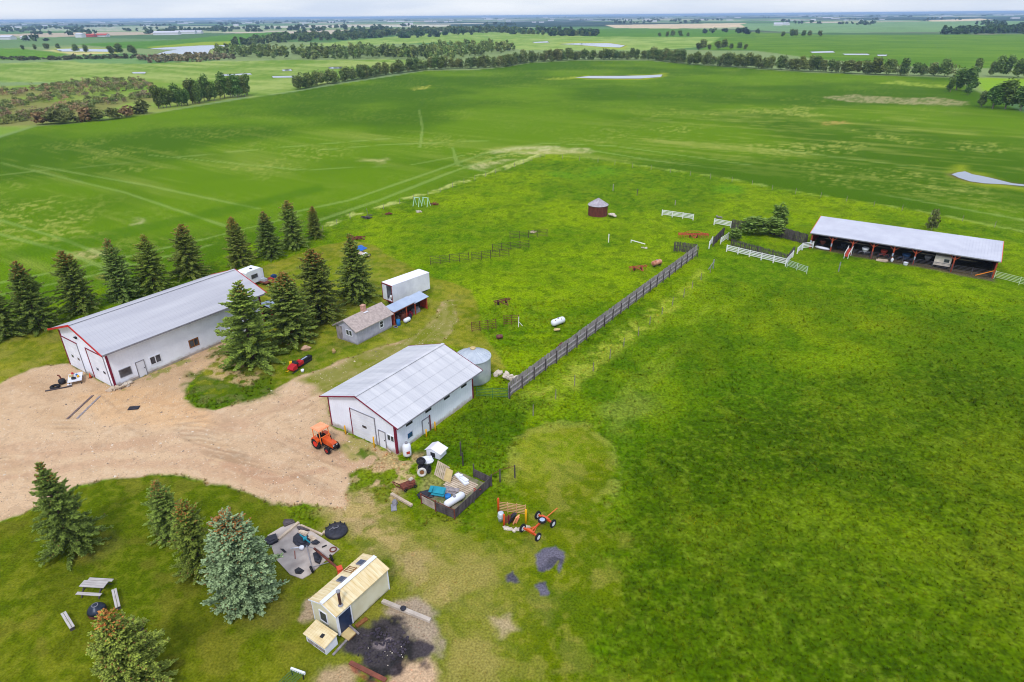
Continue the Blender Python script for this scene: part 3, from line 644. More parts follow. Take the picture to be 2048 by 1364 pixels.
def spruce_mesh(name, seed, h=10.0, rad=2.9, dens=1.0, droop=.22, irregular=.18, cones=.7, blue=0.0, bare=.03, twl=1.0, shape=.76):
    g = np.random.default_rng(seed); Pl, Ql, Rl, Cl = [], [], [], []
    nwh = int(26*dens+4)
    lop = [g.uniform(0, 6.28), g.uniform(0, 6.28)]
    for i in range(nwh):
        t = (i+.5)/nwh; z = h*(bare+(1-bare)*(t**.92)); prof = (1-t)**.55*min(1, .74+.9*t) if blue else (1-t)**shape
        nb = int(g.integers(7, 11))
        if t > .85: nb = 5
        off = g.uniform(0, 6.28)
        for j in range(nb):
            a = off+6.283*j/nb+g.normal(0, .16)
            Lb = rad*prof*(1+g.normal(0, irregular))*(1+.10*math.sin(a-lop[0])+.08*math.sin(2*a-lop[1]+3*t))+.12
            Lb = max(Lb, .15)
            if g.random() < .07: Lb *= .5
            zz = z+g.normal(0, h*.008)
            dirr = np.array([math.cos(a), math.sin(a), 0]); side = np.array([-math.sin(a), math.cos(a), 0])
            lift = .25+.55*t-droop*(1-t)
            ns = max(2, int(Lb/.30))
            prev = np.array([0, 0, zz])
            for s in range(1, ns+1):
                q = s/ns
                pz = zz+Lb*(lift*q-.42*(1-t)*q*q+.16*q**3)*.55
                cur = dirr*Lb*q+np.array([0, 0, pz]); cur += g.normal(0, .02, 3)
                if q > .3 or t > .8:
                    Pl.append(prev); Ql.append(cur+(cur-prev)*.35); Rl.append(.13); Cl.append(q)
                    tl_ = (.62*(1-q)+.24)*min(1.0, Lb/1.3)*twl
                    for sg in (-1, 1):
                        for rep in range(3):
                            st = prev+(cur-prev)*g.uniform(.0, 1)
                            en = st+dirr*tl_*g.uniform(.35, .7)+side*sg*tl_*g.uniform(.5, .9)+np.array([0, 0, g.uniform(-.16, .10)])
                            Pl.append(st); Ql.append(en); Rl.append(g.uniform(.085, .135)); Cl.append(q*.8+.12*rep)
                            if g.random() < .55:
                                md = st+(en-st)*.55; Pl.append(md); Ql.append(md+(en-st)*.45+dirr*.16+np.array([0, 0, g.uniform(.02, .14)])); Rl.append(.11); Cl.append(min(1, q+.25))
                prev = cur
    for k in range(10):
        a = g.uniform(0, 6.28); z0 = h*g.uniform(.93, .99); Pl.append(np.array([0, 0, z0])); Ql.append(np.array([.22*math.cos(a), .22*math.sin(a), z0+.35])); Rl.append(.06); Cl.append(1.)
    Pl.append(np.array([0, 0, h*.95])); Ql.append(np.array([0, 0, h*1.03])); Rl.append(.07); Cl.append(1.)
    Pa, Qa, Ra, Cq = np.array(Pl), np.array(Ql), np.array(Rl), np.array(Cl)
    v, f = spindles(Pa, Qa, Ra)
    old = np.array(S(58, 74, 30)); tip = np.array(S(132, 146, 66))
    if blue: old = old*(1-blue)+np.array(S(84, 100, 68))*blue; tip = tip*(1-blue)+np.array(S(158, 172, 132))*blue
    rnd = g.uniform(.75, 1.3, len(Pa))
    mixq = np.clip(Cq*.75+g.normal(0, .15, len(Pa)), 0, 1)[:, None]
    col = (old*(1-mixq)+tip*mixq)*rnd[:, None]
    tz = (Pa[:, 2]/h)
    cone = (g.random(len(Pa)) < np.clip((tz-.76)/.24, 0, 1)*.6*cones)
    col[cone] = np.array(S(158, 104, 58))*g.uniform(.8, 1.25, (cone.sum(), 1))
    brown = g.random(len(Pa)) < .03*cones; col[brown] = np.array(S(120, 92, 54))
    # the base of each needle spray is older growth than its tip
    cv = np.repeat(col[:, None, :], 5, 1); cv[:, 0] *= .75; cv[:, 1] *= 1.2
    return npmesh(name, v, f, M_spruce, cv.reshape(-1, 3), False)
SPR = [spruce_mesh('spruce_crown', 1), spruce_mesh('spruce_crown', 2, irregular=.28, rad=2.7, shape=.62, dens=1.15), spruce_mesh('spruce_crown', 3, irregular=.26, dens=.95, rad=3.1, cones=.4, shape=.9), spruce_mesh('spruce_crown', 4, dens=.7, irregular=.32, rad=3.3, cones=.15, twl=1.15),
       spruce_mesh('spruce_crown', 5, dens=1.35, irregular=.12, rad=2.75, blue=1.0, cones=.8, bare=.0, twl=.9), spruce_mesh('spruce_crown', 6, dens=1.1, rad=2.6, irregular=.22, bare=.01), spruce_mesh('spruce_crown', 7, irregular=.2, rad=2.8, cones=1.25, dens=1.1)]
trk = MB().tube([(0,0,-.2),(0,0,3),(.03,0,7),(0,0,9.8)], [.2,.15,.08,.02], 8)
for k in range(40):
    z = .6+k*.21; a = k*2.4; l = 1.6*(1-z/10)
    trk.tube([(0,0,z),(l*math.cos(a), l*math.sin(a), z+.05)], [.035,.012], 4)
TRK = trk.mesh('spruce_trunk', M_bark)
def spruce(base, tip, var, label, tint, group, wide=1.0, rot=None):
    A, h = HT(base, tip); rad = .27*h*wide*(.85 if var != 3 else .9); q_ = 1+rad/math.hypot(*A); A = (A[0]*q_, A[1]*q_); rt = ray(*tip); k_ = (A[0]*rt[0]+A[1]*rt[1])/(rt[0]**2+rt[1]**2); h = CAMH+rt[2]*k_
    t = thing('spruce_tree', label, 'spruce tree', A, random.uniform(0, 6.28) if rot is None else rot, group)
    s = h/10.15; t.rotation_euler = (R(jit(2.6)), R(jit(2.6)), t.rotation_euler[2])
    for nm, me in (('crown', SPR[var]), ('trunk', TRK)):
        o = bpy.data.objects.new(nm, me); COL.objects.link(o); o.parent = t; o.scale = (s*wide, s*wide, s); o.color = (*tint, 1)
    return t
g0 = 'row of spruces behind the long white shop'; g1_ = 'spruces in the yard between shop and grey shed'; g2_ = 'spruces on the front lawn'
for b, t, var, lb, tint, gr_, wd in [
    ((14,682),(-4,560),1,'leftmost spruce of the back row, cut by the left picture edge',(.85,.9,.75),g0,1.15),
    ((85,668),(45,518),0,'dark spruce with leaning top, second from left in the back row',(.8,.88,.72),g0,1.0),
    ((172,632),(138,498),1,'bushy spruce third from left, above the shop roof corner',(.95,1,.8),g0,1.0),
    ((252,606),(212,474),5,'slim blue-green spruce, fourth from left in the back row',(1.0,1.15,1.15),g0,.95),
    ((312,588),(285,467),2,'olive spruce with brown top, fifth from left, touching the slim blue-green one',(1.05,1.1,.7),g0,1.05),
    ((384,562),(360,448),1,'spruce full of brown cones just above the middle of the shop roof',(1.02,1,.8),g0,1.1),
    ((487,538),(466,432),0,'brown-topped spruce just beyond the far end of the shop roof',(1.04,.98,.8),g0,.95),
    ((545,522),(526,421),0,'dark dense spruce in the group of four past the shop, second from its left',(.8,.92,.8),g0,1.0),
    ((592,500),(578,400),1,'pale grey-green spruce, third of the group of four past the shop',(1.15,1.25,1.1),g0,1.0),
    ((632,480),(621,412),0,'smallest and farthest spruce at the end of the back row',(1.0,.94,.74),g0,.95),
    ((715,612),(694,466),2,'tall open spruce right behind the grey shed, beside the white trailer',(.95,1,.8),g1_,1.0),
    ((650,655),(627,498),1,'dark brownish spruce directly left of the grey shed',(.85,.84,.64),g1_,1.12),
    ((590,700),(556,545),0,'broad dark spruce in the middle of the yard clump',(.95,1,.8),g1_,1.3),
    ((510,742),(467,563),3,'ragged open spruce standing in front of the shop wall',(1.15,1.25,.95),g1_,1.05),
    ((160,1126),(95,920),2,'spruce with windswept top beside the gravel bend on the front lawn',(.9,.98,.85),g2_,.85),
    ((355,1093),(326,955),5,'small slim spruce farthest right at the lawn edge',(1.1,1.2,1.05),g2_,1.1),
    ((414,1172),(392,985),1,'olive spruce between the small slim one and the big blue one',(1.1,1.12,.85),g2_,.8),
    ((506,1262),(466,1022),4,'big blue spruce beside the concrete slab',(.95,1.05,.95),g2_,1.12),
    ((300,1425),(238,1204),6,'spruce with orange cones at the bottom edge beside the fire pit',(1.35,1.3,1.05),g2_,1.12)]:
    spruce(b, t, var, lb, tint, gr_, wd)

# ---- leafy trees
M_leaf = attrmat('leaves', 'tint', scale=.35, amt=.35, rough=.8, objcol=True, spec=.15, transl=.15)
def leaf_cards(c, n, size, g):
    nrm = g.normal(size=(n, 3)); nrm[:, 2] = np.abs(nrm[:, 2])*1.1+.1; nrm /= np.linalg.norm(nrm, axis=1, keepdims=True)
    a = np.cross(nrm, g.normal(size=(n, 3))); a /= np.linalg.norm(a, axis=1, keepdims=True)+1e-9; b = np.cross(nrm, a)
    s = size*g.uniform(.6, 1.3, (n, 1))
    v = np.stack([c-a*s-b*s*.5, c+a*s*.2-b*s*.7, c+a*s+b*s*.4, c-a*s*.3+b*s*.7], 1).reshape(-1, 3)
    return v, np.arange(n*4).reshape(-1, 4)
def crown_points(g, n, h, w, lobes, low=.12):
    pts = []
    for k in range(lobes):
        a = g.uniform(0, 6.28); rr_ = w*g.uniform(.0, .62); z = h*g.uniform(low+.18, .86)
        c = np.array([rr_*math.cos(a)*(1-.5*z/h), rr_*math.sin(a)*(1-.5*z/h), z]); rad = np.array([w*g.uniform(.38, .6), w*g.uniform(.38, .6), h*g.uniform(.13, .22)])
        m_ = n//lobes; d = g.normal(size=(m_, 3)); d /= np.linalg.norm(d, axis=1, keepdims=True)
        pts.append(c+d*rad*g.uniform(.55, 1.02, (m_, 1)))
    p = np.concatenate(pts); p = p[p[:, 2] > h*low*.5]; return p
def leafy_mesh(name, seed, h, w, n, size, lobes, c1, c2, low=.1):
    g = np.random.default_rng(seed); p = crown_points(g, n, h, w, lobes, low); v, f = leaf_cards(p, len(p), size, g)
    t = g.random((len(p), 1))**1.2; col = (np.array(c1)*(1-t)+np.array(c2)*t)*g.uniform(.8, 1.2, (len(p), 1))
    return npmesh(name, v, f, M_leaf, np.repeat(col, 4, 0))
LG1, LG2 = S(88,110,46), S(142,156,88)
POP = [leafy_mesh('poplar_crown', 20+k, 13, 3.7, 1500, .44, 16, LG1, LG2, .06) for k in range(5)]
BSH = [leafy_mesh('bush_crown', 40+k, 3.6, 2.6, 420, .34, 8, S(104,100,66), S(150,136,104), .0) for k in range(4)]
tt = MB().tube([(0,0,-.2),(.1,.05,4),(0,.1,8),(.1,0,11.5)], [.24,.18,.11,.03], 7)
for k in range(9):
    z = 3+k*.8; a = k*2.3; l = 2.4*(1-k*.07); tt.tube([(0,0,z),(l*.6*math.cos(a), l*.6*math.sin(a), z+1.0),(l*math.cos(a), l*math.sin(a), z+2.2)], [.08,.05,.02], 5)
TTR = tt.mesh('poplar_trunk', mat('pale_bark', S(150,140,124), S(104,96,84), 4, .9))
HAZEC = 1.0
def tree(xy, h, label, group, tint, wide=1.0, var=None, name='poplar_tree', parts=False, cat='tree'):
    me = random.choice(POP) if var is None else POP[var]
    s = h/12.6; rz = random.uniform(0, 6.28)
    if parts:
        o = thing(name, label, cat, xy, rz, group)
        for nm, mm in (('crown', me), ('trunk', TTR)):
            c = bpy.data.objects.new(nm, mm); COL.objects.link(c); c.parent = o; c.scale = (s*wide, s*wide, s); c.color = (*tint, 1)
    else:
        o = bpy.data.objects.new(name, me); COL.objects.link(o); o.location = (xy[0], xy[1], 0); o.rotation_euler = (0, 0, rz); o.scale = (s*wide, s*wide, s); o.color = (*tint, 1)
        tag(o, label, cat, group)
    return o
def along(pl, step):
    pl = P(pl); out = []; carry = 0.0
    for (ax, ay), (bx, by) in zip(pl[:-1], pl[1:]):
        L_ = math.hypot(bx-ax, by-ay); q = carry
        while q < L_:
            out.append((ax+(bx-ax)*q/L_, ay+(by-ay)*q/L_, (bx-ax)/L_, (by-ay)/L_)); q += step
        carry = q-L_
    return out
def tn(a=.18): 
    k = 1+jit(a); return (k*(1+jit(.14)), k, k*(1+jit(.16)))
def mass(name, label, spots, c1, c2, cards, size, seed, cat='woodland', kind='stuff', alt=0):
    g = np.random.default_rng(seed); vv, ff, cc = [], [], []; o_ = 0
    for x, y, h, wd in spots:
        p = crown_points(g, cards, h, wd, 4, .0)+np.array([x, y, 0]); v, f = leaf_cards(p, len(p), size*max(.5, wd/4), g)
        t = g.random((len(p), 1)); k = g.uniform(.75, 1.25)*np.array([1+g.uniform(-.12, .16), 1, 1+g.uniform(-.1, .1)])
        if alt and g.random() < alt: k = k*np.array([.62, .98, .55])
        vv.append(v); ff.append(f+o_); o_ += len(v); cc.append(np.repeat((np.array(c1)*(1-t)+np.array(c2)*t)*k, 4, 0))
    return tag(npobj(name, npmesh(name, np.concatenate(vv), np.concatenate(ff), M_leaf, np.concatenate(cc))), label, cat, None, kind)
# shelterbelt behind the big crop field: one tree each
belt = [(588,181),(640,171),(690,164),(760,152),(850,140),(960,137),(1005,135),(1050,126),(1160,120),(1305,120.5),(1380,129),(1584,142),(1760,150.5),(1915,154)]
for (x, y, ex, ey) in along(belt, 4.3):
    for q in range(1):
        off = random.uniform(0, 9); px_ = x-ey*off*-1*0; xx, yy = x+jit(2.0), y+off
        d = math.hypot(xx, yy)
        hh = random.uniform(7.5, 11.5)*(1.0 if xx > -60 else .85)
        k = random.random(); tt_ = tn(.2)
        if k < .2: tt_ = (tt_[0]*1.2, tt_[1]*1.06, tt_[2]*1.15)
        elif k < .28: tt_ = (tt_[0]*1.4, tt_[1]*1.15, tt_[2]*1.4)
        tree((xx, yy), hh, 'leafy tree in the long shelterbelt behind the big green crop field', 'trees of the long shelterbelt', tt_, random.uniform(1.25, 1.9))
mass('shelterbelt_shrubs', 'continuous shrubs and young growth along the foot of the shelterbelt', [(x+jit(3), y+random.uniform(-1, 12), random.uniform(5, 9.5), random.uniform(2.2, 4.0)) for (x, y, ex, ey) in along(belt, 1.3)], S(84,104,46), S(136,146,88), 100, .5, 19, 'shrubs')
# grove left of the crop field
for i, (x, y, ex, ey) in enumerate(along([(300,221),(360,214),(420,203),(492,193)], 2.4)):
    tree((x+jit(1.5), y+random.uniform(0, 14)), random.uniform(8, 13), 'dark green tree in the grove at the left edge of the crop field', 'trees of the left grove', (tn(.1)[0]*.8, .92+jit(.1), .8), random.uniform(.9, 1.2), parts=True)
# right-hand clumps
for b, h, lb, wd in [((1912,180),12.5,'broad tall tree at the left of the right-hand field clump',1.5), ((1935,183),13.5,'tallest tree of the right-hand field clump',1.4), ((1900,184),8.5,'lower left tree of the right-hand field clump',1.2),
                     ((1935,190),5,'small round grey-green bush in front of the right-hand field clump',1.7), ((1985,217),11,'left tree of the clump by the right picture edge',1.4), ((2010,218),12.5,'big middle tree of the clump by the right picture edge',1.6), ((2040,221),10.5,'right tree of the clump by the right picture edge',1.5), ((1962,214),7,'low bush at the left foot of the clump by the right picture edge',1.5)]:
    tree(G(*b), h, lb, 'trees of the right-hand clumps', (.8+jit(.1), .95+jit(.08), .85), wd, parts=True)
for i, (x, y, ex, ey) in enumerate(along([(1962,153),(2000,154),(2060,158),(2120,162)], 5.0)):
    tree((x+jit(2), y+random.uniform(0, 12)), random.uniform(9, 13.5), 'leafy tree in the band at the right picture edge beyond the clumps', 'trees of the right-hand band', tn(.15), 1.2)
# far clumps one can count
for pl, st, h0, h1, lb, gp in [([(1392,100),(1440,99),(1505,100)], 9, 7, 14, 'tree in the small clump behind the right half of the shelterbelt', 'small clump behind the shelterbelt'),
                               ([(1566,74),(1600,73.5),(1645,73)], 14, 11, 16, 'dark tree in the clump standing alone in the far green field', 'lone clump in the far green field'),
                               ([(156,105),(184,105)], 12, 9, 14, 'round tree left of the branching slough', 'round clump left of the slough'), ([(228,109),(250,109),(272,109)], 9, 10, 16, 'tree of the round clump between the two sloughs', 'round clump between the sloughs'),
                               ([(46,100),(80,99),(118,99)], 12, 7, 12, 'tree in the low row at the far left', 'low row at the far left'), ([(1048,70),(1090,71),(1190,72.5)], 16, 9, 14, 'tree in the far row left of the dark green strip', 'far row by the dark green strip'), ([(1322,74),(1350,73.5),(1380,74)], 14, 9, 14, 'tree in the far row right of the dark green strip', 'far row right of the dark green strip')]:
    for x, y, ex, ey in along(pl, st):
        tree((x+jit(3), y+jit(8)), random.uniform(h0, h1)*.85, lb, gp, tn(.15), 1.9)
for xx, hh in ((917,17),(923,19),(930,15),(954,16),(962,18),(966,14)):    # farmstead spruces on the horizon
    c = G(xx, 64); t = thing('spruce_tree', 'dark pointed spruce at the far farmstead under the horizon', 'spruce tree', c, 0, 'spruces at the far farmstead')
    o = bpy.data.objects.new('crown', SPR[0]); COL.objects.link(o); o.parent = t; o.scale = (1.3, 1.3, hh/10); o.color = (.7, .8, .7, 1)
    o = bpy.data.objects.new('trunk', TRK); COL.objects.link(o); o.parent = t; o.scale = (1.3, 1.3, hh/10)
# woods that read as one mass
def fill(poly, n, h0, h1, w0, w1, seed):
    g = np.random.default_rng(seed); pl = P(poly); xs = [p[0] for p in pl]; ys = [p[1] for p in pl]; out = []
    X = g.uniform(min(xs), max(xs), n*8); Y = g.uniform(min(ys), max(ys), n*8); k = sdf(X, Y, pl) > 0
    for x, y in list(zip(X[k], Y[k]))[:n]: out.append((x, y, g.uniform(h0, h1), g.uniform(w0, w1)))
    return out
mass('woodland', 'broad wood of leafy trees left of the picture centre behind the striped field', fill([(418,110),(470,114),(560,119),(700,118.5),(826,118),(905,118),(1000,108),(1040,102),(1000,98),(900,100),(820,108),(700,107),(560,108),(450,106)], 330, 8, 14, 3.5, 6, 3), LG1, LG2, 130, .9, 11)
mass('woodland', 'long dark wood climbing towards the far farmstead', fill([(470,96),(560,86),(650,82),(700,80),(880,66),(1040,66),(1040,62),(880,62),(700,73),(560,78),(460,92)], 420, 9, 15, 5, 9, 4), S(70,92,44), S(112,128,78), 110, 1.0, 12)
mass('woodland', 'far wood at the upper right picture edge', fill([(1880,70),(1940,70),(2048,66),(2200,66),(2200,62),(2048,60),(1960,64),(1885,67)], 160, 10, 16, 6, 9, 5), S(44,72,34), S(84,112,60), 90, 1.3, 13)
mass('willow_thicket', 'brown and green willow thicket in the marsh at the left', fill([(-40,215),(0,205),(120,185),(250,170),(300,168),(310,176),(180,192),(60,212),(0,232),(-60,240)], 150, 2, 4, 2, 4, 6)+fill([(0,185),(70,178),(150,166),(240,160),(300,164),(240,172),(120,184),(0,194)], 130, 2.4, 4.5, 2, 4, 7)+fill([(-60,250),(0,235),(100,222),(170,206),(290,190),(300,196),(180,218),(90,236),(0,250)], 150, 2, 4.2, 2, 4, 17), S(120,108,74), S(172,152,116), 110, .42, 14, 'thicket', alt=.62)
mass('willow_thicket', 'grey-brown willows along the striped field by the branching slough', fill([(275,120),(330,114),(460,112),(470,119),(380,125),(290,126)], 110, 3, 6, 3, 6, 8), S(108,104,74), S(152,142,108), 80, .8, 15, 'thicket')
mass('hedge_row', 'low dark bushes between the green strip and the striped field at far left', fill([(-40,122),(60,121),(190,119),(280,117),(280,114),(190,116),(60,118.5),(-40,119)], 110, 2.5, 5, 3, 5, 9), S(62,72,40), S(104,104,70), 70, .7, 16, 'hedge')
for i, (bx, by, h) in enumerate([(85,249,5),(112,248,5.5),(140,246,5),(170,243,5.5),(200,241,5),(228,238,4.5),(255,234,5),(280,228,6),(130,243,4.5),(185,238,4.2)]):
    c = G(bx, by); o = bpy.data.objects.new('willow_bush', BSH[i % 4]); COL.objects.link(o); o.location = (c[0], c[1], 0); s = h/3.4; o.scale = (s*1.3, s*1.3, s); o.rotation_euler = (0, 0, i*1.3)
    o.color = ((1.25, .95, .85, 1) if i % 3 == 0 else (.8, 1.05, .6, 1)); tag(o, ('brownish' if i % 3 == 0 else 'green') + ' willow bush in the front row beside the left end of the crop field', 'bush', 'front row of willow bushes')
g = np.random.default_rng(99); sp = []
for k in range(900):
    a = R(g.uniform(-50, 50)); r_ = 1500*math.exp(g.uniform(0, 2.3)); x, y = math.sin(a)*r_, math.cos(a)*r_
    if _h(np.array([int(x//500)]), np.array([int(y//500)]), 5)[0] > .45: continue
    for q in range(3): sp.append((x+q*g.uniform(10, 26), y+g.uniform(-8, 8), g.uniform(8, 14), g.uniform(7, 14)))
mass('woodland', 'bluish woods scattered over the plain below the horizon', sp, S(44,72,38), S(80,104,62), 36, 1.6, 18)
# bushes near the pole shed
for b, h, lb, wd in [((1508,468),3.0,'dense green bush in front of the grey board fence beside the pole shed, left one',1.7), ((1545,470),3.0,'rounded bush directly right of it against the grey board fence',1.6), ((1556,462),5.0,'tall loose young tree above the grey board fence',.85), ((1470,482),2.2,'low leafy bush at the corner of the small plank pen',1.4), ((1862,462),4.2,'thin young tree behind the pole shed roof',.3)]:
    c = G(*b); t = thing('leafy_bush', lb, 'bush', c, random.uniform(0, 6), None); s = h/12.6
    o = bpy.data.objects.new('crown', POP[int(h*7) % 5]); COL.objects.link(o); o.parent = t; o.scale = (s*2.3*wd, s*2.0*wd, s*1.1); o.color = (.88, 1.02, .7, 1)
    if 'thin young' in lb: o.data = BSH[1]; o.scale = (.5, .5, 1.25); o.color = (.75, 1.0, .6, 1)
    o = bpy.data.objects.new('trunk', TTR); COL.objects.link(o); o.parent = t; o.scale = (s, s, s*.95)
# ---- rough grass tufts of the pasture
M_grass = attrmat('grass_blades', 'tint', scale=1.5, amt=.2, rough=.9, spec=.05, transl=.25)
def gridlook(x, y):
    a = np.degrees(np.arctan2(x, y)); r_ = np.hypot(x, y)
    return np.clip(np.searchsorted(rr, r_), 0, nr-1)*na+np.clip(((a-A0)/.1).astype(int), 0, na-1)
def tufts(name, label, n, r0, r1, mask, hmin, hmax, seed, power=1.0, thr=.5, bl=.9, bh=1.6):
    g = np.random.default_rng(seed); a = np.radians(g.uniform(-51, 51, n)); r_ = r0+(r1-r0)*g.random(n)**power
    x, y = np.sin(a)*r_, np.cos(a)*r_; ii = gridlook(x, y); k = mask[ii] > thr
    x, y, ii = x[k], y[k], ii[k]; m_ = len(x); hh = g.uniform(hmin, hmax, m_)*(.6+.8*g2[ii])
    B = 5; th = g.uniform(0, 6.28, (m_, B)); ln = hh[:, None]*g.uniform(.6, 1.2, (m_, B)); lean = g.uniform(.2, .8, (m_, B))
    c = np.stack([x, y, gz[ii]-.02], 1)[:, None, :]; dx, dy = np.cos(th), np.sin(th); wv = (hh*.22)[:, None]
    o0 = np.stack([dx*hh[:, None]*.12, dy*hh[:, None]*.12, dx*0], -1)
    p0 = c+o0+np.stack([-dy*wv, dx*wv, dx*0], -1); p1 = c+o0+np.stack([dy*wv, -dx*wv, dx*0], -1)
    p2 = c+np.stack([dx*ln*lean*1.3, dy*ln*lean*1.3, ln*(1-lean*.55)], -1)
    v = np.stack([p0, p1, p2], 2).reshape(-1, 3); f = np.arange(len(v)).reshape(-1, 3)
    cc = CC[ii]*g.uniform(bl, bh, (m_, 1))*np.stack([g.uniform(.9, 1.35, m_), np.ones(m_), np.ones(m_)], 1); cc = np.repeat(cc, B*3, 0)
    return tag(npobj(name, npmesh(name, v, f, M_grass, cc)), label, 'grass', None, 'stuff')
pm = rough*(1-mainfield)
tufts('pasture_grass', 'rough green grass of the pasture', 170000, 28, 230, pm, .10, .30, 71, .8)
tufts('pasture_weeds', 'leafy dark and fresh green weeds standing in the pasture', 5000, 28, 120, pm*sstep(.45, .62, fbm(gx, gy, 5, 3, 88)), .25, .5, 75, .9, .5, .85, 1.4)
tufts('lawn_grass', 'short mown grass of the lawns', 60000, 26, 90, lawnm*(1-np.clip(grav+coal, 0, 1)), .05, .12, 72, .8)
scm = np.clip(scr*sstep(.40, .52, g2)+lush*.6+zone([(735,895),(850,905),(870,940),(790,975),(700,1010),(690,900)], 1, 1, 2)*sstep(.5, .6, g2)*grav, 0, 1)
tufts('weed_grass', 'taller weeds along the walls and yard edges', 26000, 30, 100, np.clip(scm+(grav > .06)*(grav < .7)*.8, 0, 1), .12, .38, 73, .9, .5, .8, 1.25)

# loose stones of the gravel yard
g = np.random.default_rng(81); n = 60000; a = np.radians(g.uniform(-51, 20, n)); r_ = 30+75*g.random(n); x, y = np.sin(a)*r_, np.cos(a)*r_; ii = gridlook(x, y); k = (grav[ii] > .25)*(g.random(n) < .35); x, y, ii = x[k], y[k], ii[k]
s_ = g.uniform(.02, .07, len(x))*np.where(g.random(len(x)) < .04, 2.2, 1); c = np.stack([x, y, gz[ii]], 1)
oc = np.array([[1,0,0],[0,1,0],[-1,0,0],[0,-1,0],[0,0,.8]]); v = (c[:, None, :]+oc[None]*s_[:, None, None]*g.uniform(.7, 1.3, (len(x), 5, 3))).reshape(-1, 3)
f = (np.array([[0,1,4],[1,2,4],[2,3,4],[3,0,4]])[None]+(np.arange(len(x))*5)[:, None, None]).reshape(-1, 3)
cs = np.array([S(196,180,160), S(150,130,110), S(118,104,92), S(210,196,178)])[g.integers(0, 4, len(x))]
tag(npobj('gravel', npmesh('gravel', v, f, attrmat('stone_chips', 'tint', 6, .15), np.repeat(cs, 5, 0))), 'loose pale and brown stones strewn over the yard', 'gravel', None, 'stuff')
# ------------------------------------------------------------------ buildings
def rect(pl, pos, a0, a1, z0, z1, t0=0.0, t1=.04):
    b = MB()
    if pl == 'x+': return b.box(pos+t0, pos+t1, a0, a1, z0, z1)
    if pl == 'x-': return b.box(pos-t1, pos-t0, a0, a1, z0, z1)
    if pl == 'y-': return b.box(a0, a1, pos-t1, pos-t0, z0, z1)
    return b.box(a0, a1, pos+t0, pos+t1, z0, z1)
def merge(*bs):
    o = MB()
    for b in bs: o.add(b.v, b.f)
    return o
def window(root, pl, pos, a0, a1, z0, z1, fm, bars=0, fw=.09, label=None, pane=None, name='window'):
    fr = merge(rect(pl, pos, a0-fw, a0, z0-fw, z1+fw, 0, .06), rect(pl, pos, a1, a1+fw, z0-fw, z1+fw, 0, .06), rect(pl, pos, a0, a1, z0-fw, z0, 0, .058), rect(pl, pos, a0, a1, z1, z1+fw, 0, .058))
    for k in range(bars):
        c = a0+(a1-a0)*(k+1)/(bars+1); fr = merge(fr, rect(pl, pos, c-.05, c+.05, z0, z1, 0, .055))
    f = fr.build(name, fm, root, label=label)
    rect(pl, pos, a0, a1, z0, z1, 0, .025).build('pane', pane or M_glass, f); return f
def mandoor(root, pl, pos, a0, a1, z0, z1, fm, dm, label=None, knob=1):
    f = merge(rect(pl, pos, a0-.09, a0, z0, z1+.09, 0, .07), rect(pl, pos, a1, a1+.09, z0, z1+.09, 0, .07), rect(pl, pos, a0, a1, z1, z1+.09, 0, .068))
    d = rect(pl, pos, a0, a1, z0, z1, 0, .035).build('door', dm, root, label=label)
    f.build('door_frame', fm, d)
    k = a0+.1 if knob < 0 else a1-.1
    rect(pl, pos, k-.04, k+.04, 1.0, 1.09, .035, .1).build('handle', M_dark, d); return d
def gable(Wd, Ln, hl, ridge_x, ridge_z, hr, y0=0.0):
    return MB().yprism([(0, -.15), (Wd, -.15), (Wd, hr), (ridge_x, ridge_z), (0, hl)], y0, y0+Ln)
def roof2(xl, zl, xr, zr, xe, ze, y0, y1, th=.11, rib=.45, rh=.013, rw=.05):
    b = MB()
    b.yprism([(xr, zr), (xe, ze), (xe, ze-th), (xr, zr-th)], y0, y1)
    b.yprism([(xr, zr-th), (xl, zl-th), (xl, zl), (xr, zr)], y0, y1)
    if rib:
        n = int((y1-y0)/rib)
        for i in range(n+1):
            y = y0+.06+i*(y1-y0-.12)/n
            b.bar((xr, y, zr+rh/2), (xe, y, ze+rh/2), rw, rh); b.bar((xr, y, zr+rh/2), (xl, y, zl+rh/2), rw, rh)
    b.bar((xr, y0, zr+.035), (xr, y1, zr+.035), .36, .05)
    return b
def lampfix(root, pl, pos, a, z):
    merge(rect(pl, pos, a-.16, a+.16, z-.1, z+.1, 0, .18), rect(pl, pos, a-.2, a+.2, z+.1, z+.14, 0, .3)).build('wall_lamp', M_dark, root)

# ---- 1. long white shop with red trim
A1_ = G(141, 728)
r = thing('shop_building', 'long white metal shop with red roof trim and two overhead doors', 'shop', A1_, -AZ)
W1, L1 = 11.1, 21.6
gable(W1, L1, 5.24, 5.3, 7.0, 5.06).build('wall', M_white_wall, r)
cl = MB()
for i in range(55): cl.box(W1, W1+.012, .2+i*.39, .23+i*.39, 0, 5.0)
for i in range(27): cl.box(.3+i*.4, .33+i*.4, -.012, 0, 4.3, 5.2)
cl.build('wall_rib', M_white_wall, r)
rf = roof2(-1.35, 4.93, 5.3, 7.15, 11.9, 4.93, -.62, 22.3).build('roof', M_roof1, r)
tr = MB()
for y in (-.66, 22.34): tr.bar((-1.4, y, 4.87), (5.3, y, 7.1), .07, .24); tr.bar((5.3, y, 7.1), (11.95, y, 4.87), .07, .24)
tr.build('roof_trim', M_red, rf)
MB().box(11.9, 11.96, -.6, 22.28, 4.74, 4.94).build('gutter', M_greytrim, rf)
MB().box(-1.4, -1.35, -.6, 22.28, 4.74, 4.94).build('gutter', M_greytrim, rf)
ct = MB()
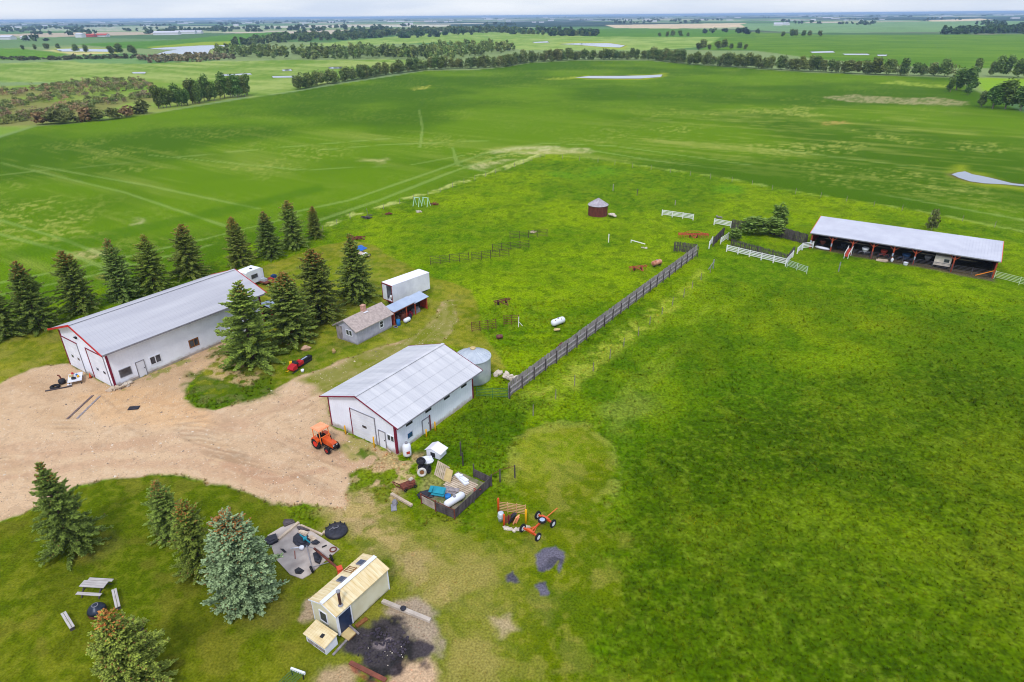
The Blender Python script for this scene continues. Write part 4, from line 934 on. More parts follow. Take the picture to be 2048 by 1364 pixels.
ct.box(W1, W1+.05, -.05, .22, 0, 4.95); ct.build('corner_trim', M_maroon, r); MB().box(W1, W1+.05, L1-.2, L1+.05, 0, 4.95).build('corner_trim', M_maroon, r); MB().box(-.05, 0, -.05, .2, 0, 4.95).box(0, .33, -.05, 0, 0, 5.0).build('corner_trim', M_maroon, r)
for a0, a1, ws in ((.25, 4.1, (1.8, 3.35)), (6.55, 10.4, (8.05, 9.67))):
    d = MB().box(a0, a1, -.05, 0, .03, 4.1)
    for k in range(1, 7): d.box(a0+.02, a1-.02, -.062, -.05, .03+k*.58, .045+k*.58)
    d = d.build('overhead_door', M_white, r)
    for wx in ws:
        rect('y-', 0, wx-.26, wx+.26, 1.56, 1.88, .05, .075).build('window', M_glass, d)
    MB().box(a0-.26, a0, -.07, 0, 0, 4.2).box(a0-.02, a1+.12, -.09, -.0, 4.1, 4.2).build('door_jamb', M_maroon, d)
    MB().box(a1, a1+.1, -.07, 0, 0, 4.1).build('door_track', M_greytrim, d)
window(r, 'x+', W1, .98, 2.3, .99, 1.92, M_greytrim, 0, .07)
mandoor(r, 'x+', W1, 3.05, 4.0, .02, 2.05, M_greytrim, M_white)
window(r, 'x+', W1, 4.82, 6.1, 1.03, 1.98, M_white, 1, .09)
window(r, 'x+', W1, 10.2, 11.3, 1.2, 2.04, M_brownwood, 1, .14, label='window in a raw wood frame')
window(r, 'x+', W1, 16.2, 17.4, 1.2, 2.04, M_white, 1, .09)
lampfix(r, 'x+', W1, 10.7, 4.5); lampfix(r, 'y-', 0, 4.75, 5.1)
MB().box(11.1, 11.13, .3, 21.3, 0, .25).box(.2, 11, -.03, 0, -.1, .02).build('foundation', M_concrete, r)
# lean-to at its back
r = thing('lean_to_shed', 'low open lean-to with pale blue tin roof behind the long white shop', 'shed', frame(A1_, 9.6, 22.5), -AZ)
MB().xprism([(0, 2.55), (3.6, 2.3), (3.6, 2.22), (0, 2.47)], -.4, 2.3).build('roof', M_roofb, r)
for x, y in ((-.2, .2), (2.1, .2), (-.2, 3.3), (2.1, 3.3)): MB().box(x-.07, x+.07, y-.07, y+.07, -.1, 2.28 if y > 1 else 2.45).build('post', M_redpost, r)
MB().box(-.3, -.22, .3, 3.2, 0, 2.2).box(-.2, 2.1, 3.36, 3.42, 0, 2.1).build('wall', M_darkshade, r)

# ---- 2. white barn with ribbed white roof
A2_ = G(664, 849)
r = thing('barn', 'white metal barn with ribbed white gable roof beside the round grain bin', 'barn', A2_, -AZ)
W2, L2 = 9.7, 12.9
gable(W2, L2, 3.72, 4.85, 5.28, 3.72).build('wall', M_white_wall, r)
cl = MB()
for i in range(38): cl.box(W2, W2+.012, .3+i*.33, .33+i*.33, 0, 3.4)
for i in range(28): cl.box(.2+i*.335, .23+i*.335, -.012, 0, 0, 3.6)
cl.build('wall_rib', M_white_wall, r)
rf = roof2(-.8, 3.6, 4.85, 5.46, 10.5, 3.6, -.42, 13.75, rib=.34, rh=.012).build('roof', M_roof2, r)
tr = MB()
for y in (-.45, 13.78): tr.bar((-.85, y, 3.56), (4.85, y, 5.42), .05, .13); tr.bar((4.85, y, 5.42), (10.55, y, 3.56), .05, .13)
tr.build('roof_trim', M_maroon, rf)
sk_ = MB()
for k in range(1, 4):
    t = k/4; sk_.bar((4.85+5.65*t, -.38, 5.46-1.86*t+.04), (4.85+5.65*t, 13.7, 5.46-1.86*t+.036), .025, .006)
    sk_.bar((4.85-5.65*t, -.38, 5.46-1.86*t+.04), (4.85-5.65*t, 13.7, 5.46-1.86*t+.036), .025, .006)
sk_.build('screw_row', M_roof2, rf)
MB().box(10.5, 10.55, -.4, 13.7, 3.44, 3.6).build('gutter', M_greytrim, rf)
MB().box(W2, W2+.04, -.04, .18, 0, 3.6).box(W2-.18, W2+.0, -.04, 0, 0, 3.6).build('corner_trim', M_maroon, r); MB().box(-.04, 0, -.04, .16, 0, 3.6).box(0, .12, -.04, 0, 0, 3.6).build('corner_trim', M_maroon, r); MB().box(W2, W2+.04, L2-.18, L2+.02, 0, 3.6).build('corner_trim', M_maroon, r)
d = MB().box(3.42, 6.85, -.05, 0, .02, 3.28)
for k in range(1, 6): d.box(3.44, 6.83, -.06, -.05, .02+k*.54, .035+k*.54)
d = d.build('overhead_door', M_white, r)
rect('y-', 0, 5.0, 5.6, 1.55, 1.83, .05, .075).build('window', M_glass, d)
MB().box(3.28, 3.42, -.07, 0, 0, 3.36).build('door_jamb', M_maroon, d); MB().box(3.42, 6.95, -.075, 0, 3.28, 3.36).box(6.85, 6.95, -.07, 0, 0, 3.28).build('door_track', M_greytrim, d)
mandoor(r, 'y-', 0, 7.35, 8.2, .02, 2.02, M_greytrim, M_white)
window(r, 'y-', 0, 8.56, 9.42, 1.34, 1.98, M_white, 1, .07)
for a in (1.6, 4.6, 7.7, 10.75): rect('x+', W2, a, a+.92, 2.42, 2.72, 0, .06).build('vent', M_dark, r)
window(r, 'x+', W2, 1.65, 2.4, .85, 1.48, M_white, 0, .07, pane=mat('blue_curtained_glass', S(34,84,140), S(40,60,70), 1.0, .1, spec=.6))
mandoor(r, 'x+', W2, 4.0, 5.0, 0, 1.75, M_greytrim, M_white)
MB().box(W2, W2+.08, 5.1, 5.24, 0, 1.9).build('door_jamb', M_maroon, r)
for i, (lx, ly, h) in enumerate(((2.64, -.45, 1.1), (6.95, -.5, 1.35), (10.25, 3.9, 1.0), (10.25, 5.35, 1.15))):
    lb = ['left yellow bollard by the overhead door of the barn', 'yellow bollard between the overhead door and the small door of the barn', 'yellow bollard left of the side door of the barn', 'yellow bollard right of the side door of the barn'][i]
    tag(MB().lathe([(.085, -.2), (.085, h-.06), (.05, h)], 10).build('bollard', M_yellow, None, True, frame(A2_, lx, ly)), lb, 'bollard', 'yellow bollards round the barn')
# small propane tank standing at the corner
c = frame(A2_, 10.75, .35)
r = thing('fuel_tank', 'upright white tank with rusty patch at the near corner of the barn', 'tank', c, .3)
MB().lathe([(.3, 0), (.42, .12), (.44, .3), (.44, 1.15), (.36, 1.4), (.16, 1.5)], 18).build('body', M_white, r, True)
MB().lathe([(.15, 1.48), (.16, 1.64), (.1, 1.68)], 10).build('cap', M_greytrim, r); MB().cbox((.06, -.43, .62), (.34, .06, .3)).build('patch', M_redrust, r)
for a in (0, 2.1, 4.2): MB().box(.3*math.cos(a)-.05, .3*math.cos(a)+.05, .3*math.sin(a)-.05, .3*math.sin(a)+.05, -.1, .1).build('foot', M_dark, r)

# ---- 3. grain bin
r = thing('grain_bin', 'round galvanised grain bin with cone roof behind the white barn', 'grain bin', (-4.75, 70.0), 0)
b = MB(); prof = [(2.1, -.1)]
for k in range(31): prof.append((2.1+(.025 if k % 2 else 0), k*.1))
b.lathe(prof, 40).build('wall', M_galv, r, True)
rb = MB().lathe([(2.22, 2.95), (2.2, 3.02), (.3, 3.95), (.28, 4.0)], 40).build('roof', M_galv, r)
rr_ = MB()
for k in range(20): a = k*math.pi/10; rr_.bar((2.18*math.cos(a), 2.18*math.sin(a), 3.04), (.34*math.cos(a), .34*math.sin(a), 3.95), .03, .035)
rr_.build('roof_rib', M_galv, rb)
MB().lathe([(.34, 3.96), (.36, 4.1), (.12, 4.2)], 14).build('cap', M_tan, rb); MB().cbox((-.7, -2.13, .9), (.6, .08, 1.1)).build('hatch', M_greytrim, r)

# ---- 4. grey shed with chimney
A3_ = G(715.2, 689.7)
r = thing('shed_house', 'small grey shed with shingled roof and brick chimney under the spruces', 'shed', A3_, -AZ)
MB().yprism([(-3.9, -.1), (0, -.1), (0, 2.1), (-1.95, 3.2), (-3.9, 2.1)], 0, 6.8).build('wall', M_greywall, r)
sd_ = MB()
for k in range(13): sd_.box(0, .014, 0.05, 6.75, .12+k*.15, .135+k*.15)
for k in range(18): sd_.box(-3.85+k*.22, -3.835+k*.22, -.012, 0, 0, 2.1)
sd_.build('siding_line', M_greytrim, r)
b = MB(); zr, xe = 3.36, .32
b.yprism([(-1.95, zr), (xe, 2.08), (xe, 1.98), (-1.95, zr-.1)], -.32, 7.05); b.yprism([(-1.95, zr-.1), (-4.22, 1.98), (-4.22, 2.08), (-1.95, zr)], -.32, 7.05)
for k in range(1, 12):
    t = k/12
    b.bar((-1.95+2.27*t, -.3, zr-1.28*t+.006), (-1.95+2.27*t, 7.03, zr-1.28*t+.006), .03, .016); b.bar((-1.95-2.27*t, -.3, zr-1.28*t+.006), (-1.95-2.27*t, 7.03, zr-1.28*t+.006), .03, .016)
rf = b.build('roof', M_shingle, r)
ch = MB().box(-2.3, -1.75, 3.3, 3.85, 2.9, 4.15); ch.box(-2.34, -1.71, 3.26, 3.89, 4.05, 4.14)
ch = ch.build('chimney', M_brick, rf); MB().bar((-1.6, 3.2, 3.2), (-1.6, 3.95, 3.2), .4, .03).build('flashing', M_white, rf)
MB().bar((-1.95, -.34, zr-.08), (.34, -.34, 1.98), .03, .16).bar((-1.95, -.34, zr-.08), (-4.24, -.34, 1.98), .03, .16).build('roof_trim', M_oldwood, rf)
window(r, 'y-', 0, -1.9, -.85, 1.12, 1.82, M_white, 1, .09)
window(r, 'x+', 0, 4.45, 5.05, .8, 1.7, M_white, 0, .1)
MB().box(-.0, .06, 4.4, 5.1, 1.22, 1.27).build('window_bar', M_white, r)
mandoor(r, 'y-', 0, -3.75, -2.85, 0, 2.0, M_oldwood, M_oldwood, 'grey weathered plank door')
# ---- 5. lean-to behind it
r = thing('lean_to_shed', 'long open lean-to with blue-grey tin roof between grey shed and trailer', 'shed', A3_, -AZ)
MB().yprism([(-1.6, 2.62), (.12, 2.16), (.12, 2.1), (-1.6, 2.56)], 7.3, 12.0).yprism([(-1.6, 2.5), (.22, 2.0), (.22, 1.94), (-1.6, 2.44)], 11.6, 14.8).build('roof', M_roofb, r)
for y in (7.4, 10.0, 11.9, 14.5):
    MB().box(-.1, .04, y-.07, y+.07, -.1, 2.08 if y < 11.95 else 1.95).build('post', M_redpost, r)
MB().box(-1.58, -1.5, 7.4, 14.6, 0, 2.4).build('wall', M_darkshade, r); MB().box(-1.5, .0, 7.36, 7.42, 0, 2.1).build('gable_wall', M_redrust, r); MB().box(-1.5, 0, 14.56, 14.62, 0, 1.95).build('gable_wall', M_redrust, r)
MB().box(-.06, .02, 7.4, 14.5, 1.92, 2.02).build('beam', M_redpost, r)
def local_thing(o, *a): return frame(o, *a)
tag(MB().lathe([(.26, 0), (.3, .05), (.29, .45), (.3, .85), (.26, .9)], 16).build('barrel', M_blue, None, True, frame(A3_, .35, 7.75)), 'blue plastic barrel standing at the near end of the open lean-to', 'barrel')
r = thing('tank', 'small white tank lying in the grass beside the blue barrel', 'tank', frame(A3_, .7, 9.2), -AZ)
MB().lathe([(.05, -.62), (.26, -.55), (.33, -.4), (.33, .4), (.26, .55), (.05, .62)], 14, Matrix.Translation((0, 0, .38)) @ Matrix.Rotation(R(90), 4, 'X')).build('body', M_white, r, True)
MB().box(-.25, .25, -.4, -.3, -.05, .12).box(-.25, .25, .3, .4, -.05, .12).build('cradle', M_dark, r)
for i, (x, y, rz_, lb) in enumerate(((.3, 10.4, .2, 'black tyre leaning in the open side of the lean-to'), (.55, 6.95, 1.2, 'small pale wheel lying in the grass at the back corner of the grey shed'))):
    r = thing('wheel', lb, 'wheel', frame(A3_, x, y), -AZ+rz_)
    MB().torus((0, 0, .42 if i == 0 else .12), (1, .25, .15) if i == 0 else (.15, 0, 1), .32 if i == 0 else .28, .11 if i == 0 else .07, 18, 8).build('tyre', M_black if i == 0 else M_greytrim, r, True)
    MB().lathe([(.22, -.05), (.22, .05)], 14, Matrix.Translation((0, 0, .42 if i == 0 else .12)) @ (Matrix.Rotation(R(90), 4, 'Y') if i == 0 else Matrix())).build('rim', M_steelblue if i == 0 else M_dark, r)
for x, y, d3, m_, lb in ((-.7, 8.4, (.8, 1.0, .7), M_darkwood, 'dark wooden crate under the near bay of the lean-to'), (-.6, 9.6, (.9, .8, .9), M_rust, 'rusty box of scrap under the middle of the lean-to'), (-.5, 11.0, (.7, .9, .5), M_maroon, 'maroon machine crate under the lean-to beside the middle post'), (-.6, 12.6, (.8, 1.1, .6), M_greytrim, 'grey bin under the far bay of the lean-to')):
    b = MB().box(-d3[0]/2, d3[0]/2, -d3[1]/2, d3[1]/2, 0, d3[2]); b.box(-d3[0]/2-.03, d3[0]/2+.03, -d3[1]/2-.03, -d3[1]/2+.05, d3[2]-.08, d3[2]+.02); b.cbox((.1, .2, d3[2]+.12), (.4, .3, .26), .4)
    tag(b.build('crate', m_, None, False, frame(A3_, x, y), -AZ), lb, 'crate')

# ---- 6. van trailer
T0 = G(779, 612)
r = thing('van_trailer', 'white box trailer parked with its red framed rear doors open', 'trailer', frame(T0, .1, -.25), -R(42))
b = MB()
b.box(-1.2, 1.2, 0.02, 7.5, 1.02, 1.1); b.box(-1.2, -1.15, 0.02, 7.5, 1.1, 3.72); b.box(1.15, 1.2, 0.02, 7.5, 1.1, 3.72); b.box(-1.15, 1.15, 7.45, 7.5, 1.1, 3.72)
for k in range(24): b.box(1.2, 1.212, .2+k*.31, .23+k*.31, 1.1, 3.65); b.box(-1.212, -1.2, .2+k*.31, .23+k*.31, 1.1, 3.65)
b.build('body', M_white, r); MB().box(-1.22, 1.22, 0, 7.52, 3.72, 3.78).build('roof', mat('trailer_roof', S(230,228,238)), r)
MB().box(-1.23, -1.1, -.06, .02, .95, 3.74).box(1.1, 1.23, -.06, .02, .95, 3.74).box(-1.1, 1.1, -.06, .02, 3.6, 3.74).box(-1.1, 1.1, -.06, .02, .95, 1.1).build('door_frame', mat('rusty_red_frame', S(146,44,44), S(110,40,40), 3, .7), r)
MB().cbox((-.62, -.02, 2.3), (1.0, .05, 2.4), .0).build('door', M_white, r, label='closed left rear door leaf')
MB().box(1.24, 1.28, -.05, .9, 1.1, 3.6).build('door', M_white, r, label='right rear door leaf folded back')
MB().box(-.9, -.8, .3, 7.2, .7, 1.0).box(.8, .9, .3, 7.2, .7, 1.0).build('chassis', M_dark, r)
for x in (-.98, .98):
    for y in (1.1, 2.1):
        wv = MB().torus((x, y, .48), (1, 0, 0), .34, .15, 18, 8, 1.0).build('wheel', M_black, r, True); MB().lathe([(.22, -.1), (.22, .1)], 12, Matrix.Translation((x, y, .48)) @ Matrix.Rotation(R(90), 4, 'Y')).build('rim', M_white, wv)
for x in (-.6, .6): MB().bar((x, 5.9, 0), (x, 5.9, 1.0), .12).build('landing_leg', M_dark, r)
c = thing('cargo_pile', 'dark jumble of stored goods just inside the open trailer doors', 'cargo', tuple(frame(T0, .1, -.25))+(1.1,), -R(42))
MB().cbox((.55, .9, .5), (.8, .9, 1.0)).cbox((.3, 1.6, .7), (1.2, .6, 1.4)).cbox((.7, .6, 1.1), (.4, .4, .3), .4).build('boxes', M_darkshade, c); MB().lathe([(.2, 0), (.26, .3), (.2, .5)], 10, Matrix.Translation((.5, .3, .35))).build('pail', M_white, c, True)

# ---- 7. pole shed on the right
A4_ = G(1985.8, 555.4)
r = thing('pole_shed', 'long open-fronted pole shed with pale metal roof and red ends', 'shed', A4_, -AZ)
X0 = -29.1
b = MB().xprism([(-.35, 3.0), (8.2, 4.2), (8.2, 4.12), (-.35, 2.92)], X0-.3, .35)
for k in range(65): x = X0-.25+k*.462; b.bar((x, -.35, 3.015), (x, 8.2, 4.215), .05, .03)
rf = b.build('roof', mat('pale_roof_sheet', S(190,191,202), S(178,179,192), .4, .6), r)
MB().bar((X0-.34, -.38, 2.94), (X0-.34, 8.24, 4.14), .06, .2).bar((.39, -.38, 2.94), (.39, 8.24, 4.14), .06, .2).build('roof_trim', mat('orange_red_trim', S(222,84,60)), rf)
MB().box(X0-.3, .35, -.42, -.36, 2.86, 3.02).build('gutter', M_greytrim, rf)
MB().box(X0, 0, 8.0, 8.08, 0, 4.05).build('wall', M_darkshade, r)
for x in (X0, 0): MB().xprism([(0, 0), (8, 0), (8, 4.05), (0, 2.92)], x-.05, x+.05).build('gable_wall', mat('red_end_wall', S(150,56,44), S(120,46,38), 2, .8), r)
MB().box(X0, 0, -.04, .1, 2.66, 2.9).build('beam', M_darkwood, r)
for k, x in enumerate((-29.0, -25.4, -21.9, -18.5, -15.2, -11.8, -6.0, -.08)):
    p = MB().box(x-.11, x+.11, -.14, .08, -.2, 2.66).build('post', M_redpost, r)
    if 0 < k < 7: MB().bar((x, -.03, 2.0), (x-.75, -.03, 2.72), .1).bar((x, -.03, 2.0), (x+.75, -.03, 2.72), .1).build('brace', M_redpost, p)
for k, x in enumerate((-29.0, -25.4, -15.2, -11.8)):
    b = MB().box(-.12, .12, -.05, .05, -.25, .25); b.box(-.14, .14, -.07, .07, .22, .28)
    o = b.build('mineral_feeder', M_roofb, None, False, tuple(frame(A4_, x, -.22))+(1.25,), -AZ); tag(o, ['pale blue box on the leftmost post of the pole shed', 'pale blue box on the second post of the pole shed', 'pale blue box on the middle post of the pole shed beside the blue machine', 'pale blue box on the post left of the white tank in the pole shed'][k], 'box')
def machine(x, y, rz_, lb, m1, m2, sc=1.0, cat='implement'):
    """small implement: frame, hopper, wheels, hitch"""
    r_ = thing('farm_implement', lb, cat, frame(A4_, x, y), -AZ+rz_)
    s = sc
    MB().box(-.9*s, .9*s, -.06, .06, .45, .6).box(-.06, .06, -.6*s, 1.2*s, .45, .58).bar((-.8*s, 0, .55), (0, 1.2*s, .52), .08).bar((.8*s, 0, .55), (0, 1.2*s, .52), .08).build('frame', m1, r_)
    MB().lathe([(.28*s, .6), (.55*s, 1.1), (.55*s, 1.35), (.5*s, 1.4)], 14).build('hopper', m2, r_)
    for sx in (-1, 1):
        wv = MB().torus((sx*.9*s, -.2, .36), (1, 0, 0), .26, .1, 16, 8).build('wheel', M_black, r_, True); MB().lathe([(.16, -.06), (.16, .06)], 10, Matrix.Translation((sx*.9*s, -.2, .36)) @ Matrix.Rotation(R(90), 4, 'Y')).build('rim', m1, wv)
    return r_
machine(-27.2, 1.6, .2, 'dark implement under the first bay of the pole shed', M_dark, M_rust)
machine(-23.5, 1.8, -.3, 'black implement under the second bay of the pole shed', M_dark, M_dark)
machine(-19.8, 1.2, 0, 'grey and white implement under the third bay of the pole shed', M_greytrim, M_white, 1.1)
machine(-16.8, 1.5, .4, 'rust red implement beside the dark wooden door in the pole shed', M_redrust, M_redrust)
machine(-13.2, 1.3, 0, 'blue implement under the middle bay of the pole shed', M_steelblue, M_steelblue, 1.2)
machine(-9.9, 2.2, .3, 'dark implement left of the white tank in the pole shed', M_dark, M_greytrim)
r = thing('canoe', 'upturned white hull lying under the first bay of the pole shed', 'boat', frame(A4_, -26.9, .6), -AZ+1.4)
MB().lathe([(.02, -1.5), (.3, -1.1), (.42, -.3), (.42, .3), (.3, 1.1), (.02, 1.5)], 14, Matrix.Translation((0, 0, .2)) @ Matrix.Rotation(R(90), 4, 'X') @ Matrix.Scale(.6, 4, (0, 1, 0))).build('hull', M_white, r, True); MB().bar((0, -1.4, .45), (0, 1.4, .45), .05).build('keel', M_greytrim, r)
r = thing('camper_box', 'cream white box body standing under the right part of the pole shed', 'camper', frame(A4_, -7.6, 1.4), -AZ)
b = MB().box(-1.25, 1.25, -.9, .9, .45, 1.95); b.xprism([(-.95, 1.95), (.9, 1.95), (.9, 2.1), (-.75, 2.1)], -1.2, 1.2)
b.build('body', mat('aged_white', S(226,214,204), S(198,186,176), 1.5, .6), r); MB().box(-1.26, 1.26, -.93, -.9, .9, 1.0).build('stripe', M_greytrim, r); window(r, 'y-', -.9, .2, .9, 1.2, 1.7, M_greytrim, 0, .06)
for x in (-.9, .9): MB().torus((x, -.5, .32), (1, 0, 0), .22, .1, 14, 6).build('wheel', M_black, r, True)
r = thing('water_trough', 'small white tub on the ground in front of the middle post of the pole shed', 'trough', frame(A4_, -12.9, -.8), -AZ); MB().lathe([(.32, 0), (.42, .45), (.38, .45), (.3, .08)], 14).build('tub', M_white, r); MB().torus((0, 0, .45), (0, 0, 1), .41, .03, 16, 6).build('rim', M_greytrim, r)
r = thing('mineral_sack', 'pale bag leaning against the middle post of the pole shed', 'sack', frame(A4_, -15.1, -.45), -AZ); MB().ball((0, 0, .4), (.22, .14, .42), 10, 6, .1).build('bag', M_white, r, True); MB().ball((0, 0, .82), (.08, .06, .08), 8, 4).build('neck', M_tan, r)
tag(MB().cbox((0, 0, .2), (1.9, .5, .08), .1).cbox((.1, .2, .28), (1.6, .3, .07), .15).cbox((-.1, -.1, .08), (1.7, .6, .12), 0).build('board_pile', M_palewood, None, False, frame(A4_, -16.6, -.9), -AZ), 'pile of pinkish boards on the grass before the pole shed', 'boards')
r = thing('loading_chute', 'red and white wooden chute standing out from the pole shed front', 'chute', frame(A4_, -22.1, -.1), -AZ)
MB().bar((0, -.1, 1.2), (-.2, -2.6, .35), .6, .06).build('ramp', M_redrust, r)
MB().bar((-.36, -.1, 1.55), (-.56, -2.7, .7), .05, .4).bar((.36, -.1, 1.55), (.16, -2.7, .7), .05, .4).build('side_board', M_whitefence, r)
for x, y, h in ((-.35, -.2, 1.4), (.3, -.2, 1.4), (-.5, -2.5, .6), (.15, -2.5, .6)): MB().box(x-.05, x+.05, y-.05, y+.05, -.1, h).build('leg', M_whitefence, r)
MB
def pipe_panel(name, o, p0, p1, h, mtl, label, cat, group=None, posts=None, rails=5, z0=.25, pw=.06, rw=.04, board=False, npost=2):
    """fence panel between two ground points: posts are children, rails one part"""
    L_ = dist(p0, p1); rz_ = heading(p0, p1); r_ = thing(name, label, cat, p0, rz_, group)
    rl = MB()
    for k in range(rails):
        z = z0+(h-z0-.05)*k/(rails-1)
        if board: rl.box(-.045, -.005, 0, L_, z-.07, z+.07)
        else: rl.bar((0, 0, z), (0, L_, z), rw)
    rl.build('rail', mtl, r_)
    for k in range(npost):
        y = L_*k/(npost-1); MB().box(-pw/2, pw/2, y-pw/2, y+pw/2, -.2, h+.06).build('post', mtl, r_)
    return r_
for i, (a, b_, lb) in enumerate(((-21.5, -15.4, 'grey pipe gate across the third bay of the pole shed'), (-15.1, -11.9, 'grey pipe gate across the middle bay of the pole shed'), (-11.7, -6.2, 'grey pipe gate in front of the white tank in the pole shed'), (-5.9, -.3, 'grey pipe gate across the last bay of the pole shed'))):
    pipe_panel('pipe_gate', None, frame(A4_, a, -.28), frame(A4_, b_, -.28), 1.25, mat('dull_pipe', S(96,92,102), S(78,74,84), 3, .6), lb, 'gate', 'pipe gates along the pole shed front', rails=5, npost=3, rw=.028)
tag(MB().bar((0, 0, .05), (2.3, .1, 1.3), .14, .1).build('prop_board', mat('orange_board', S(236,140,40)), None, False, frame(A4_, -2.5, -.42), -AZ), 'orange board leaning at the right end of the pole shed', 'board')

# ---- 8. round granary
r = thing('granary', 'round red board granary with weathered cone roof in the pasture', 'granary', (19.4, 142.5), 0)
b = MB().lathe([(2.1, -.1), (2.1, 2.35)], 28)
for k in range(28): a = (k+.5)*2*math.pi/28; b.bar((2.11*math.cos(a), 2.11*math.sin(a), 0), (2.11*math.cos(a), 2.11*math.sin(a), 2.3), .05)
b.build('wall', M_redbarn, r); MB().torus((0, 0, .7), (0, 0, 1), 2.12, .03, 28, 5).torus((0, 0, 1.6), (0, 0, 1), 2.12, .03, 28, 5).build('hoop', M_rust, r)
rf = MB().lathe([(2.32, 2.3), (2.32, 2.36), (.2, 3.7), (.1, 3.8)], 12).build('roof', M_tinroof, r)
b = MB()
for k in range(12): a = k*math.pi/6; b.bar((2.32*math.cos(a), 2.32*math.sin(a), 2.38), (.15*math.cos(a), .15*math.sin(a), 3.75), .06, .05)
b.build('roof_seam', M_tinroof, rf)
c = (22.4, 141.3); tag(MB().ball((0, 0, .35), (.9, .7, .4), 8, 5, .3).ball((.6, -.5, .2), (.5, .4, .25), 7, 4, .3).build('stone_heap', M_stone, None, False, c), 'heap of pale stones beside the round granary', 'stones')

# ---- 9. cream cabin with stovepipe
C0 = G(679.6, 1273.7)
r = thing('cabin', 'cream cabin with yellowed tin roof and tall stovepipe by the coal heap', 'cabin', C0, -AZ)
MB().yprism([(-2.6, .12), (0, .12), (0, 2.16), (-1.3, 2.6), (-2.6, 2.16)], 0, 5.15).build('wall', M_cream, r)
MB().box(.0, .03, -.03, .08, .1, 2.16).box(-.06, 0, -.03, 0, .1, 2.16).build('corner_trim', M_white, r); MB().box(-2.63, -2.56, -.03, 0, .1, 2.16).build('corner_trim', M_white, r); MB().box(0, .03, 5.08, 5.18, .1, 2.16).build('corner_trim', M_white, r)
b = MB().yprism([(-1.3, 2.68), (.12, 2.2), (.12, 2.14), (-1.3, 2.6)], -.12, 5.28).yprism([(-1.3, 2.6), (-2.72, 2.14), (-2.72, 2.2), (-1.3, 2.68)], -.12, 5.28)
for k in range(19): y = -.06+k*.296; b.bar((-1.3, y, 2.69), (.12, y, 2.212), .035, .025); b.bar((-1.3, y, 2.69), (-2.72, y, 2.212), .035, .025)
rf = b.build('roof', M_creamroof, r)
MB().bar((-1.3, -.13, 2.71), (-1.3, 5.29, 2.71), .34, .03).build('ridge_cap', M_white, rf)
MB().bar((-1.3, -.14, 2.63), (.14, -.14, 2.16), .03, .1).bar((-1.3, -.14, 2.63), (-2.74, -.14, 2.16), .03, .1).build('roof_trim', M_white, rf)
MB().lathe([(.105, 2.3), (.105, 3.72)], 12, Matrix.Translation((-.28, .72, 0))).build('stovepipe', mat('brown_stovepipe', S(96,62,56), S(70,48,46), 4, .6, .3), rf, True)
MB().lathe([(.16, 3.68), (.16, 3.76), (.05, 3.86)], 12, Matrix.Translation((-.28, .72, 0))).lathe([(.2, 2.36), (.1, 2.48)], 12, Matrix.Translation((-.28, .72, 0))).build('rain_cap', M_greytrim, rf)
sl = math.atan2(.48, 1.42)
for y in (2.32, 4.32):
    f = MB().cbox((-1.88, y, 2.53), (.66, .56, .1), 0, (0, -sl)); f = f.build('skylight', M_greytrim, rf); MB().cbox((-1.885, y, 2.585), (.54, .46, .03), 0, (0, -sl)).build('pane', mat('dark_blue_glass', S(40,52,76), rough=.1, spec=.6), f)
ld_ = MB()
for x in (-2.5, -1.75): ld_.bar((x, 3.1, 2.68-(-1.3-x)*.338+.05), (x, 3.75, 2.68-(-1.3-x)*.338+.05), .04)
for k in range(4): y = 3.15+k*.18; ld_.bar((-2.6, y, 2.68-1.3*.338+.04), (-1.65, y, 2.68-.35*.338+.04), .03)
ld_.build('roof_rack', M_brownwood, rf)
mandoor(r, 'x+', 0, .12, 1.25, .2, 1.95, M_white, M_navy, 'dark blue plank door')
window(r, 'y-', 0, -1.8, -1.1, .65, 1.6, M_white, 0, .07)
for x, y in ((-2.4, .2), (-.2, .2), (-2.4, 4.9), (-.2, 4.9)): MB().box(x-.15, x+.15, y-.15, y+.15, -.1, .12).build('foundation_block', M_concrete, r)
r = thing('pump_box', 'low pale box with yellowed tin lid against the cabin front', 'box', frame(C0, -.65, -1.0), -AZ)
b = MB().box(-1.05, 1.0, -.55, .5, -.05, .85); b.build('body', M_white, r)
b = MB().xprism([(-.68, .84), (.58, 1.05), (.58, 1.0), (-.68, .79)], -1.16, 1.1)
for k in range(11): x = -1.12+k*.218; b.bar((x, -.68, .852), (x, .58, 1.062), .03, .025)
lid = b.build('lid', M_creamroof, r); MB().cbox((.25, -.1, .97), (.26, .3, .05), .2).build('vent', M_dark, lid)
MB().box(-1.06, -1.05, -.5, .5, .1, .3).box(-.9, .9, -.57, -.55, .1, .4).build('trim_board', M_oldwood, r)
# ------------------------------------------------------------------ vehicles and yard things
def wheel(root, c, Rr, wd, tm, rm, axis=(1, 0, 0), n=22):
    ax = Vector(axis).normalized()
    t = MB().torus(c, ax, Rr-wd*.42, wd*.42, n, 8, 1.15)
    for k in range(n):                                   # lugs
        a = 2*math.pi*k/n; o = ax.orthogonal().normalized(); q = ax.cross(o); d = o*math.cos(a)+q*math.sin(a); p = Vector(c)+d*(Rr-.01)
        t.bar(p-ax*wd*.42, p+ax*wd*.42+d.cross(ax)*.05, .04, .05)
    w_ = t.build('wheel', tm, root, True)
    M_ = Matrix.Translation(c) @ ax.to_track_quat('Z', 'Y').to_matrix().to_4x4()
    rim = MB().lathe([(Rr-wd*.74, -wd*.38), (Rr-wd*.74, -wd*.3), (.12, -wd*.22), (.12, wd*.22), (Rr-wd*.74, wd*.3), (Rr-wd*.74, wd*.38)], 18, M_).build('rim', rm, w_)
    return w_
fl, fr2, rl = G(653, 908), G(677, 895), G(629, 895)
